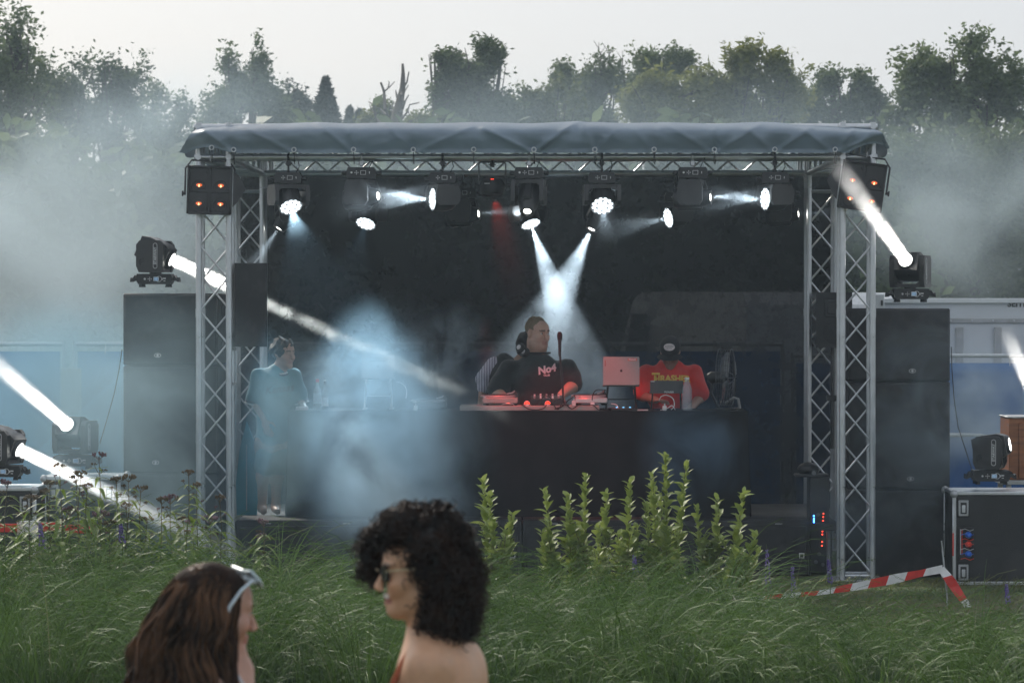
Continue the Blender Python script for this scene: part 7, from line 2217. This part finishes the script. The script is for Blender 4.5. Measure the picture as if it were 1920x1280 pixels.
def willow(label, base_px, stems, Y):
    b = P(base_px, 1100, Y); b.z = 0
    t = thing('willow_shrub', label, 'shrub', b, group='leafy willow shrubs in front of the stage')
    lo_y = min(q[1] for q in stems); mx_ = sum(q[0] for q in stems) / len(stems)
    stems = list(stems) + [(mx_ + random.uniform(-26, 26), lo_y + random.uniform(60, 120), base_px + random.uniform(-10, 10), 0.7) for _ in range(2)]
    for k, (tx, ty, bx, dens) in enumerate(stems):
        dy = random.uniform(-0.25, 0.25)
        top = P(tx, ty, Y + dy) - b; bot = P(bx, 1130, Y + dy) - b
        root = Vector((bot.x * 0.6, dy * 0.6, 0.0))
        pts = []
        bend = random.uniform(-0.035, 0.035)
        for i in range(9):
            u = i / 8
            q = root.lerp(bot, min(1, u * 2.5)) if u < 0.4 else bot.lerp(top, (u - 0.4) / 0.6)
            pts.append(q + Vector((0.008 * math.sin(u * 9 + k), 0.008 * math.cos(u * 7 + k), 0)))
        MB().path(pts, [0.007 * (1 - 0.75 * i / 8) for i in range(9)], n=6).build('stem', M_stem, t)
        L = (top - bot).length
        n = int(L / 0.0105 * dens)
        for i in range(n):
            u = (i + random.random() * 0.6) / n
            q = bot.lerp(top, 0.0 + u)
            az = i * 2.4 + random.uniform(-0.5, 0.5)
            el = R(random.uniform(18, 62)) + u * 0.25
            sc = (1.05 - 0.45 * u ** 3) * random.uniform(0.75, 1.2)
            leaf_at(random.choice(WL), q, az, el, t, sc, random.uniform(-0.5, 0.5))
        # short side shoots low down
        for j in range(3):
            u = random.uniform(0.0, 0.5); q = bot.lerp(top, u); dirv = Vector((random.choice((-1, 1)) * random.uniform(0.3, 0.6), random.uniform(-0.4, 0.2), 1)).normalized()
            ln = random.uniform(0.10, 0.2)
            MB().path([q, q + dirv * ln], [0.004, 0.002], n=5).build('stem', M_stem, t)
            for i in range(int(9 * dens)):
                v = i / 9
                leaf_at(random.choice(WL), q + dirv * ln * (0.15 + 0.85 * v), i * 2.4, R(random.uniform(15, 60)), t, 0.85 * random.uniform(0.7, 1.1))
    return t
willow('leafy willow with two stems just right of the big dark curls', 930, [(905, 899, 922, 1.0), (918, 925, 930, .7), (962, 963, 938, .9), (950, 1000, 940, .7)], 20.0)
willow('slender willow shrub with a forked stem, left of the row in front of the table', 1040, [(1020, 918, 1050, .7), (1016, 995, 1036, .8), (1030, 1000, 1044, .7)], 20.2)
willow('pair of willow stems with bright tips below the microphone', 1082, [(1064, 928, 1075, 1.1), (1098, 893, 1090, 1.0), (1085, 985, 1085, .8)], 19.8)
willow('single willow stem with curled top leaves below the red lit laptop', 1130, [(1138, 922, 1128, .9), (1120, 985, 1124, .8)], 20.3)
willow('upright willow stem left of the tallest willow', 1170, [(1182, 900, 1168, .9), (1195, 985, 1180, .8), (1160, 1000, 1164, .8)], 19.9)
willow('tallest bushy willow with three tops, below the water bottle', 1250, [(1222, 890, 1235, 1.0), (1248, 853, 1250, 1.15), (1288, 872, 1258, 1.0), (1210, 940, 1228, .8), (1270, 985, 1262, .9)], 20.0)
willow('spreading willow at the right end of the shrub row', 1360, [(1345, 934, 1345, 1.0), (1305, 950, 1325, .8), (1395, 922, 1365, 1.0), (1418, 1000, 1380, .9), (1425, 1030, 1385, .8), (1322, 1000, 1335, .9)], 19.8)

# hemp agrimony: flat topped flower heads on leafy stems
M_flow = leaf_mat('faded_pink_flowers', (0.10, 0.055, 0.06), (0.30, 0.20, 0.23), transl=0.15, rough=0.8, scale=20)
M_flow2 = leaf_mat('brown_seed_heads', (0.08, 0.06, 0.035), (0.20, 0.15, 0.09), transl=0.15, rough=0.8, scale=20)
def flower_head_mesh(m_, seed):
    rs = random.Random(seed); mb = MB()
    for j in range(9):
        a = rs.uniform(0, 6.28); r = 0.04 * math.sqrt(rs.random()); q = Vector((r * math.cos(a), r * math.sin(a), 0.02 - r * 0.3 + rs.uniform(-0.006, 0.006)))
        mb.tube((0, 0, -0.02), q, 0.0012, n=4, caps=False)
        for i in range(7):
            p = q + Vector((rs.uniform(-1, 1), rs.uniform(-1, 1), rs.uniform(-0.4, 0.8))) * 0.011
            mb.ball(p, (0.0042, 0.0042, 0.006), 5, 4)
    return mb.mesh('flower_head', m_, 175)
FH = [flower_head_mesh(M_flow, 1), flower_head_mesh(M_flow2, 2), flower_head_mesh(M_flow2, 3)]
def agrimony(label, px, py, Y, big=1.0, fm=0, lean=0.0):
    top = P(px, py, Y); b = Vector((top.x + lean, Y, 0))
    t = thing('flowering_plant', label, 'plant', b, group='tall flowering plants on the left')
    tl = top - b
    pts = [Vector((0, 0, 0)).lerp(tl, i / 6) + Vector((0.012 * math.sin(i * 1.1 + px), 0.01 * math.cos(i + px), 0)) for i in range(7)]
    pts[-1] = tl
    MB().path(pts, [0.0048 * (1 - 0.55 * i / 6) for i in range(7)], n=6).build('stem', M_stem, t)
    tag(inst('flower_head', FH[fm], t, Matrix.Translation(tl) @ Matrix.Rotation(px * 0.3, 4, 'Z') @ Matrix.Scale(big, 4)), kind='stuff')
    for s in (-1, 1):
        q = tl + Vector((s * 0.03, random.uniform(-0.03, 0.03), -0.07 - 0.02 * s))
        MB().path([tl + Vector((0, 0, -0.11)), q], [0.002, 0.0015], n=4).build('side_stalk', M_stem, t)
        tag(inst('flower_head', FH[(fm + 1) % 3], t, Matrix.Translation(q) @ Matrix.Scale(0.42 * big, 4)), kind='stuff')
    n = int(max(4, (tl.z - 0.40) / 0.062))
    for i in range(n):
        z = tl.z - 0.075 - i * 0.062
        if z < 0.38: break
        q = tl * (z / tl.z)
        a0 = i * 1.57 + px
        for k in range(4):
            leaf_at(random.choice(EL), q, a0 + k * 1.57 + random.uniform(-0.3, 0.3), R(random.uniform(5, 35)), t, (0.75 + 0.16 * min(i, 4)) * random.uniform(0.8, 1.15))
AG = [(12, 908, 'at the left edge below the lower beam lamp', 0), (40, 965, 'short, second from the left edge', 1), (56, 936, 'below the lens of the lower beam lamp', 1), (84, 925, 'left of the stem that crosses the beam', 2), (92, 908, 'just left of the beam', 1),
      (110, 877, 'tall, crossing the upper edge of the lower beam', 2), (142, 898, 'twin stem beside the lower beam', 2), (150, 889, 'with loose brown head beside the lower beam', 1), (162, 914, 'small, right of the twin stem', 2), (184, 856, 'tallest of all, with a dark purple head', 0),
      (130, 960, 'with a pale dome below the beam', 0), (185, 968, 'low with a pale pink dome', 0), (217, 901, 'right of the tallest flower, in front of the speaker stack', 1), (240, 897, 'bushy, in front of the bottom speaker', 1), (263, 917, 'slender, below the speaker seam', 1),
      (235, 950, 'low and leafy in front of the speaker', 2), (302, 940, 'thin, near the foot of the tower', 2), (318, 938, 'with a wide head near the foot of the tower', 0), (353, 887, 'tall, directly left of the truss tower', 1), (368, 912, 'leaning on the truss tower', 2), (342, 975, 'low beneath the tall one by the tower', 1),
      (411, 936, 'in front of the truss tower', 2), (392, 975, 'with a pink dome at the foot of the tower', 0), (360, 982, 'with a small pink dome left of the tower foot', 0), (494, 981, 'lone, in front of the first subwoofer', 0), (482, 1010, 'lowest and rightmost, half sunk in the grass', 0), (205, 985, 'low green one below the tallest flower', 2), (275, 975, 'low green one right of the bushy flower', 1)]
for k, (px, py, where, fm) in enumerate(AG):
    agrimony('hemp agrimony flower stem, ' + where, px, py, 19.0 + 0.5 * math.sin(k * 2.3), 0.85 + 0.3 * random.random() + (0.2 if fm == 0 else 0), fm, random.uniform(-0.03, 0.03))

# purple loosestrife spikes
M_purp = leaf_mat('purple_florets', (0.10, 0.07, 0.28), (0.28, 0.20, 0.50), transl=0.25, rough=0.7, scale=30)
def spike(label, px, top, bot, Y):
    a, b = P(px, bot, Y), P(px - 4, top, Y)
    t = thing('flower_spike', label, 'flower', (a.x, Y, 0), group='purple flower spikes')
    base = Vector(t.location)
    MB().path([Vector((0, 0, 0)), a - base, b - base], [0.004, 0.0035, 0.0012], n=5).build('stem', M_stemg, t)
    mb = MB(); L = (b - a).length
    for i in range(70):
        u = random.random() ** 0.8; q = (a - base).lerp(b - base, u * 0.85); an = random.uniform(0, 6.28); r = 0.018 * (1 - 0.6 * u)
        mb.ball(q + Vector((r * math.cos(an), r * math.sin(an), random.uniform(-.006, .006))), (0.0055, 0.0055, 0.0065), 5, 4)
    tag(mb.build('florets', M_purp, t, smooth=175), kind='stuff')
for k, (px, a, b, Y, w) in enumerate(((1441, 1020, 1098, 20.5, 'right of the shrub row in front of the last subwoofer'), (1489, 1055, 1112, 20.2, 'above the far end of the hazard tape'), (1557, 1040, 1098, 21.0, 'at the foot of the right front tower'),
                                     (77, 975, 1030, 18.4, 'left of the tallest flower, sunk in the grass'), (228, 978, 1020, 18.4, 'in the grass below the speaker stack'), (1890, 1090, 1130, 21.0, 'in the grass near the right edge'), (1192, 1035, 1075, 19.6, 'among the willow stems'), (905, 1055, 1085, 19.6, 'beside the big dark curls'))):
    spike('purple flower spike ' + w, px, a, b, Y)

# tall arching sedge bed: one uncountable mass
M_sedge = leaf_mat('sedge_blades', (0.012, 0.040, 0.008), (0.125, 0.215, 0.045), transl=0.22, rough=0.55, scale=1.6)
M_sedge.node_tree.nodes['Principled BSDF'].inputs['Specular IOR Level'].default_value = 0.27
def bed(nc, per, y0, y1, hfun, spread=0.13, lmin=0.70, lmax=1.28, wmin=0.003, wmax=0.0085, mind=0.26):
    """tussocks: every one a fountain of blades that arch outwards"""
    cx_, cy_, h_ = [], [], []
    tries = 0
    while len(cx_) < nc and tries < nc * 60:
        tries += 1
        y = random.uniform(y0, y1)
        x = random.uniform(-(CX + 60) / F * y, (1920 - CX + 60) / F * y)
        h = hfun(x, y)
        if h <= 0: continue
        if mind and any(abs(x - a_) < mind and abs(y - b_) < mind and math.hypot(x - a_, y - b_) < mind for a_, b_ in zip(cx_, cy_)): continue
        cx_.append(x); cy_.append(y); h_.append(h * random.uniform(0.85, 1.12))
    cx_, cy_, h_ = map(np.array, (cx_, cy_, h_))
    nc = len(cx_); n = nc * per
    ci = np.repeat(np.arange(nc), per)
    az = RNG.uniform(0, 2 * np.pi, n)
    r = spread * np.sqrt(RNG.uniform(0, 1, n))
    xs = cx_[ci] + r * np.cos(az); ys = cy_[ci] + r * np.sin(az)
    comb = RNG.uniform(-0.7, 0.7, nc)[ci]
    az2 = az + RNG.normal(0, 0.35, n) + comb * np.sin(az)
    L = h_[ci] * RNG.uniform(lmin, lmax, n)
    lean = np.abs(RNG.normal(0.05, 0.10, n)) + 0.9 * r
    curl = RNG.uniform(1.0, 3.2, n)
    stiff = RNG.random(n) < 0.10
    curl[stiff] = RNG.uniform(0.1, 0.6, stiff.sum()); L[stiff] *= 0.75
    return blades(n, xs, ys, L, RNG.uniform(wmin, wmax, n), lean, curl, 9, wind=(0.03, -0.05), azim=az2, power=2.6)
def hfun(x, y):
    px = CX + x / y * F
    if px > 1380:
        if y > 17.6: return 0
        return 0.66 - 0.00008 * (px - 1380) + 0.05 * math.sin(x * 4 + y * 3)
    if y > 19.2: return 0
    h = 0.86 if px < 500 else 0.86 - 0.15 * min(1, (px - 500) / 300)
    return h + 0.07 * math.sin(x * 3.1 + y * 2.3) + 0.05 * math.sin(x * 7 - y * 4)
V, Q = bed(250, 165, 15.3, 19.3, hfun, mind=0.30, spread=0.15, wmin=0.004, wmax=0.0125, lmax=1.36)
gr = inst('sedge_grass', np_mesh('sedge_grass', V, Q, M_sedge)); tag(gr, 'deep bed of tall arching sedge grass between the path and the stage', 'grass', kind='stuff')
# dry and pale blades among them
M_dry = leaf_mat('dry_blades', (0.13, 0.15, 0.06), (0.26, 0.27, 0.16), transl=0.3, rough=0.55, scale=1.6)
V, Q = bed(300, 3, 15.3, 19.0, lambda x, y: hfun(x, y) * 1.05, mind=0)
gr = inst('dry_grass', np_mesh('dry_grass', V, Q, M_dry)); tag(gr, 'scattered pale dry blades standing out of the sedge bed', 'grass', kind='stuff')
# ------------------------------------------------------------------ lamp light, smoke and haze
def smoke_mat(name, density, color=(0.86, 0.92, 0.97), g=0.35, nscale=1.2, lo=0.42, hi=0.68, fall=0.9, detail=4.0, homog=False, step=1.0, seed=0.0, warp=0.6):
    m = bpy.data.materials.new(name); m.use_nodes = True
    nt = m.node_tree; nt.nodes.clear()
    out = nt.nodes.new('ShaderNodeOutputMaterial')
    pv = nt.nodes.new('ShaderNodeVolumePrincipled')
    pv.inputs['Color'].default_value = (*color, 1); pv.inputs['Anisotropy'].default_value = g
    pv.inputs['Density'].default_value = density
    nt.links.new(pv.outputs[0], out.inputs['Volume'])
    if homog: return m
    tc = nt.nodes.new('ShaderNodeTexCoord')
    ln = nt.nodes.new('ShaderNodeVectorMath'); ln.operation = 'LENGTH'
    nt.links.new(tc.outputs['Object'], ln.inputs[0])
    fr = nt.nodes.new('ShaderNodeMapRange'); fr.interpolation_type = 'SMOOTHSTEP'
    fr.inputs[1].default_value = 1.0; fr.inputs[2].default_value = 1.0 - fall; fr.inputs[3].default_value = 0; fr.inputs[4].default_value = 1
    nt.links.new(ln.outputs['Value'], fr.inputs[0])
    ge = nt.nodes.new('ShaderNodeNewGeometry')
    ad = nt.nodes.new('ShaderNodeVectorMath'); ad.operation = 'ADD'; ad.inputs[1].default_value = (seed * 3.7, seed * 1.9, seed * 5.3)
    nt.links.new(ge.outputs['Position'], ad.inputs[0])
    nz = nt.nodes.new('ShaderNodeTexNoise'); nz.inputs['Scale'].default_value = nscale; nz.inputs['Detail'].default_value = detail
    nz.inputs['Roughness'].default_value = 0.58; nz.inputs['Distortion'].default_value = warp
    nt.links.new(ad.outputs[0], nz.inputs['Vector'])
    nr = nt.nodes.new('ShaderNodeMapRange'); nr.interpolation_type = 'SMOOTHSTEP'
    nr.inputs[1].default_value = lo; nr.inputs[2].default_value = hi; nr.inputs[3].default_value = 0.0; nr.inputs[4].default_value = density
    nt.links.new(nz.outputs[0], nr.inputs[0])
    mu = nt.nodes.new('ShaderNodeMath'); mu.operation = 'MULTIPLY'
    nt.links.new(fr.outputs[0], mu.inputs[0]); nt.links.new(nr.outputs[0], mu.inputs[1])
    nt.links.new(mu.outputs[0], pv.inputs['Density'])
    m.cycles.volume_step_rate = step
    return m

def smoke(label, px, py, Y, rx, rz, ry, density, rot=0.0, **kw):
    """an ellipsoidal cloud: rx, rz in photograph pixels at depth Y, ry its depth in metres"""
    s = Y / F
    mb = MB(); mb.ball((0, 0, 0), 1.0, 24, 14)
    mm = smoke_mat('smoke_' + str(len(bpy.data.materials)), density, **kw)
    o = mb.build('smoke', mm, smooth=0)
    o.matrix_world = Matrix.Translation(P(px, py, Y)) @ Matrix.Rotation(rot, 4, 'Y') @ Matrix.Diagonal((rx * s, ry, rz * s, 1))
    tag(o, label, 'smoke', 'smoke drifting over the stage', 'stuff')
    return o

def beam_mat(name, density, r0, r1, length, g, color, nscale=3.0, namp=0.5, fade=0.6, soft=0.75, seed=0.0):
    """smoke inside a beam: thins out towards the rim and along the way"""
    m = bpy.data.materials.new(name); m.use_nodes = True
    nt = m.node_tree; nt.nodes.clear()
    out = nt.nodes.new('ShaderNodeOutputMaterial'); pv = nt.nodes.new('ShaderNodeVolumePrincipled')
    pv.inputs['Color'].default_value = (*color, 1); pv.inputs['Anisotropy'].default_value = g
    nt.links.new(pv.outputs[0], out.inputs['Volume'])
    tc = nt.nodes.new('ShaderNodeTexCoord'); sp = nt.nodes.new('ShaderNodeSeparateXYZ')
    nt.links.new(tc.outputs['Object'], sp.inputs[0])
    def math_(op, a_, b_=None, c_=None):
        n_ = nt.nodes.new('ShaderNodeMath'); n_.operation = op
        for i, v in enumerate((a_, b_, c_)):
            if v is None: continue
            if hasattr(v, 'is_linked') or hasattr(v, 'links'): nt.links.new(v, n_.inputs[i])
            else: n_.inputs[i].default_value = v
        return n_.outputs[0]
    def mapr(v, a0, a1, b0, b1):
        n_ = nt.nodes.new('ShaderNodeMapRange'); n_.interpolation_type = 'SMOOTHSTEP'
        n_.inputs[1].default_value = a0; n_.inputs[2].default_value = a1; n_.inputs[3].default_value = b0; n_.inputs[4].default_value = b1
        nt.links.new(v, n_.inputs[0]); return n_.outputs[0]
    rr = math_('SQRT', math_('ADD', math_('MULTIPLY', sp.outputs[0], sp.outputs[0]), math_('MULTIPLY', sp.outputs[1], sp.outputs[1])))
    rz = math_('MULTIPLY_ADD', sp.outputs[2], (r1 - r0) / length, r0)
    q = math_('DIVIDE', rr, rz)
    rad = mapr(q, 1.0, 1.0 - soft, 0.0, 1.0)
    lon = mapr(sp.outputs[2], length, length * (1 - fade), 0.0, 1.0)
    nz = nt.nodes.new('ShaderNodeTexNoise'); nz.inputs['Scale'].default_value = nscale; nz.inputs['Detail'].default_value = 3; nz.inputs['Distortion'].default_value = 0.8
    ad = nt.nodes.new('ShaderNodeVectorMath'); ad.operation = 'ADD'; ad.inputs[1].default_value = (seed, seed * 2.1, seed * 0.7)
    nt.links.new(tc.outputs['Object'], ad.inputs[0]); nt.links.new(ad.outputs[0], nz.inputs['Vector'])
    nn = mapr(nz.outputs[0], 0.35, 0.65, 1 - namp, 1.0)
    d = math_('MULTIPLY', math_('MULTIPLY', math_('MULTIPLY', rad, lon), nn), density)
    nt.links.new(d, pv.inputs['Density'])
    m.cycles.volume_step_rate = 0.35
    return m

def beam_smoke(label, lens, dv, r0, r1, length, density, start=0.012, n=20, g=0.2, color=(0.9, 0.95, 1.0), **kw):
    """smoke caught in the beam: a slim closed cone of thin smoke along the light"""
    mb = MB(); B = frame(dv)
    mb.lathe([(0.0005, 0), (r0, 0.0), (r0 + (r1 - r0) * 0.5, length * 0.5), (r1, length), (0.0005, length)], n)
    mm = beam_mat('beam_smoke_' + str(len(bpy.data.materials)), density, r0, r1, length, g, color, seed=len(bpy.data.materials) * 1.3, **kw)
    o = mb.build('smoke', mm, smooth=0)
    o.matrix_world = TR(lens + dv * start, B)
    tag(o, label, 'smoke', 'smoke lit by the lamp beams', 'stuff')
    return o

# strong beams of the beam heads
def strong(key, label, length, w, dens, spread=5.0, grow=1.35, diam=0.10, **kw):
    t, p, d = LENS[key]
    beam_area(p, d, diam, spread, w, WARM, t)
    if dens: beam_smoke(label, p, d, diam / 2 + 0.03, (diam / 2 + 0.03) * grow, length, dens, g=0.1, color=(0.97, 0.98, 1.0), soft=1.0, **kw)
strong('L0', 'smoke lit by the beam that crosses from the speaker stack to the tower', 0.75, 5, 3.0, grow=1.5, fade=0.5)
strong('L1', 'smoke lit by the thick white beam rising out at the left edge', 1.6, 2.4, 4.5, grow=1.4, fade=0.35)
strong('L2', 'smoke lit by the beam sloping down over the flowering plants', 2.3, 2.4, 3.2, grow=1.9, fade=1.0)
strong('R0', 'smoke lit by the white beam that crosses the tilted blinder', 2.2, 2.4, 4.5, grow=1.3, fade=0.3)
strong('R2', 'smoke lit by the beam rising at the right edge in front of the trailer', 1.0, 2.4, 5.0, grow=1.3, fade=0.5)
strong('R1', '', 0, 5, 0)

# lamp light of the heads on the trusses
def soft(key, label, angle, w, length, dens, r0, tail=0.0, color=WHITE, radius=0.02, blend=0.35, wide=1.0, **kw):
    t, p, d = LENS[key]
    beam_spot(p, d, angle, w, color, t, radius=0.012, blend=blend)
    if dens:
        r1 = (r0 + math.tan(R(angle / 2)) * length) * wide
        beam_smoke(label, p, d, r0 * 1.02, r1, length, dens, g=0.1, color=(0.84, 0.93, 1.0), **kw)
soft('s1', 'smoke lit by the short bright beam of the second front lamp', 18, 18, 0.55, 3.0, 0.035, fade=0.8)
soft('s3', 'smoke lit by the sideways beam above the red shirt', 24, 20, 0.65, 1.6, 0.035, fade=0.9)
soft('b1', 'smoke lit by the beam falling behind the hung speaker', 24, 14, 0.85, 1.6, 0.03, fade=0.6)
soft('b3', 'smoke lit by the thin beam crossing the red light', 18, 8, 0.60, 1.6, 0.03, fade=0.9)
soft('b4', 'smoke lit by the broad beam falling behind the microphone', 22, 300, 2.4, 1.0, 0.08, radius=0.07, fade=0.35, namp=0.6)
soft('b5', 'smoke lit by the widening beam over the person in black', 32, 240, 2.1, 0.85, 0.03, fade=0.45, namp=0.6)
soft('b7', 'smoke lit by the faint beam near the rear tower', 16, 5, 0.40, 1.2, 0.03, fade=0.9)
soft('w1', 'smoke lit below the wash head nearest the smoky blinder', 50, 620, 0.35, 0.06, 0.085, radius=0.08, fade=0.9, color=(0.60, 0.85, 1.0), blend=0.5)
soft('w3', 'smoke lit below the wash head beside the crossing beams', 30, 12, 0.40, 1.2, 0.085, radius=0.08, fade=0.9)
soft('w2', 'smoke lit in front of the wash head turned left', 30, 55, 0.95, 1.4, 0.085, radius=0.08, fade=0.9, namp=0.8)
soft('w4', 'smoke lit in front of the rightmost wash head', 30, 30, 0.85, 0.9, 0.085, radius=0.08, fade=0.95, namp=0.7)
soft('b6', 'smoke lit in front of the rear wash head turned left', 26, 26, 0.85, 0.8, 0.085, radius=0.08, fade=0.95)
soft('b2', '', 50, 240, 0, 0, 0.08, radius=0.08, color=(0.55, 0.82, 1.0), blend=0.6)
soft('s2', '', 20, 3, 0, 0, 0.03)
# red light seen in the smoke under the par can
beam_smoke('smoke glowing red under the par can', Vector(PAR.location) + Vector((0, 0.06, -0.33)), Vector((0.22, 0.45, -0.85)).normalized(), 0.12, 0.26, 1.3, 0.05, color=(0.95, 0.95, 1.0), fade=0.95)

# drifting smoke
SB = (0.66, 0.84, 0.96)
smoke('thick smoke bank hiding the foot of the trees on the left', 40, 500, 33, 640, 360, 4.5, 0.52, nscale=0.55, lo=0.36, hi=0.64, fall=0.9, detail=6, seed=1, color=(0.72, 0.89, 0.98), g=0.5)
smoke('pale smoke veil hanging over the treetops on the left', 330, 230, 36, 420, 170, 3.0, 0.30, nscale=0.8, lo=0.36, hi=0.66, fall=0.95, seed=9, color=SB, g=0.5)
smoke('faint veil of smoke in front of the whole treeline', 1100, 330, 38, 1350, 260, 2.5, 0.20, nscale=0.5, lo=0.2, hi=0.7, fall=0.8, seed=15, color=SB, g=0.5)
smoke('blue smoke drifting over the floor lamps and the fence on the left', 120, 780, 26.6, 330, 260, 1.6, 1.7, nscale=0.7, lo=0.22, hi=0.66, fall=0.9, seed=12, color=(0.45, 0.78, 0.98), g=0.5)
smoke('thin smoke drifting in front of the left speaker stack', 300, 830, 24.0, 300, 330, 0.9, 1.7, nscale=1.1, lo=0.25, hi=0.7, fall=0.95, seed=2, color=(0.55, 0.82, 0.97), g=0.5)
smoke('bright smoke billowing in front of the table', 745, 850, 24.1, 225, 330, 0.55, 3.6, nscale=1.7, lo=0.30, hi=0.70, fall=1.0, seed=19, detail=6, color=(0.70, 0.87, 0.98), g=0.1)
smoke('smoke curling over the table beside the raised grey laptop', 660, 700, 25.9, 150, 110, 0.35, 5.5, nscale=3.2, lo=0.40, hi=0.68, fall=1.0, seed=4, detail=6, color=(0.62, 0.84, 0.98), g=0.1)
smoke('smoke billowing up left of the person in black', 835, 660, 25.7, 105, 115, 0.3, 5.0, nscale=3.2, lo=0.42, hi=0.68, fall=1.0, seed=7, detail=6, color=(0.70, 0.88, 0.98), g=0.1)
beam_smoke('streak of smoke that catches the beam across the stage', LENS['L0'][1], LENS['L0'][2], 0.07, 0.11, 2.5, 0.9, start=0.8, g=0.1, color=(0.85, 0.95, 1.0), nscale=4.5, namp=1.0, fade=0.35, soft=0.9)
smoke('thin smoke drifting past the person in the teal jersey', 520, 800, 25.3, 135, 220, 0.35, 5.0, nscale=1.8, lo=0.28, hi=0.7, fall=0.95, seed=17, color=(0.50, 0.80, 0.97), g=0.3)
smoke('blue smoke in front of the right half of the table', 1300, 850, 25.3, 130, 140, 0.35, 3.0, nscale=1.8, lo=0.38, hi=0.7, fall=1.0, seed=10, color=(0.45, 0.70, 0.98), g=0.1)
smoke('smoke drifting up behind the right beam lamp', 1810, 410, 28.5, 280, 230, 1.8, 0.62, nscale=1.0, lo=0.38, hi=0.66, fall=0.95, seed=5, color=(0.72, 0.88, 0.95), g=0.5)
smoke('smoke curling over the right speaker stack', 1730, 800, 24.6, 170, 260, 0.35, 4.5, nscale=2.2, lo=0.40, hi=0.70, fall=0.95, seed=6, color=(0.66, 0.84, 0.92), g=0.5)
smoke('thin smoke around the foot of the right front tower', 1590, 960, 24.9, 130, 150, 0.4, 3.0, nscale=2.0, lo=0.36, hi=0.7, fall=0.95, seed=11, color=(0.60, 0.80, 0.95), g=0.5)
smoke('thin smoke over the blue fence below the trailer', 1860, 760, 27.5, 170, 160, 1.0, 1.3, nscale=1.6, lo=0.36, hi=0.68, fall=0.95, seed=13, color=(0.66, 0.84, 0.95), g=0.5)

# thin even haze over the whole place
mb = MB(); mb.box((0, 90, 3.75), (324, 304, 9.5))
hz = mb.build('haze', smoke_mat('haze', 0.0014, color=(0.66, 0.84, 0.98), g=0.5, homog=True), smooth=0)
tag(hz, 'thin pale haze over the whole place', 'haze', kind='stuff')
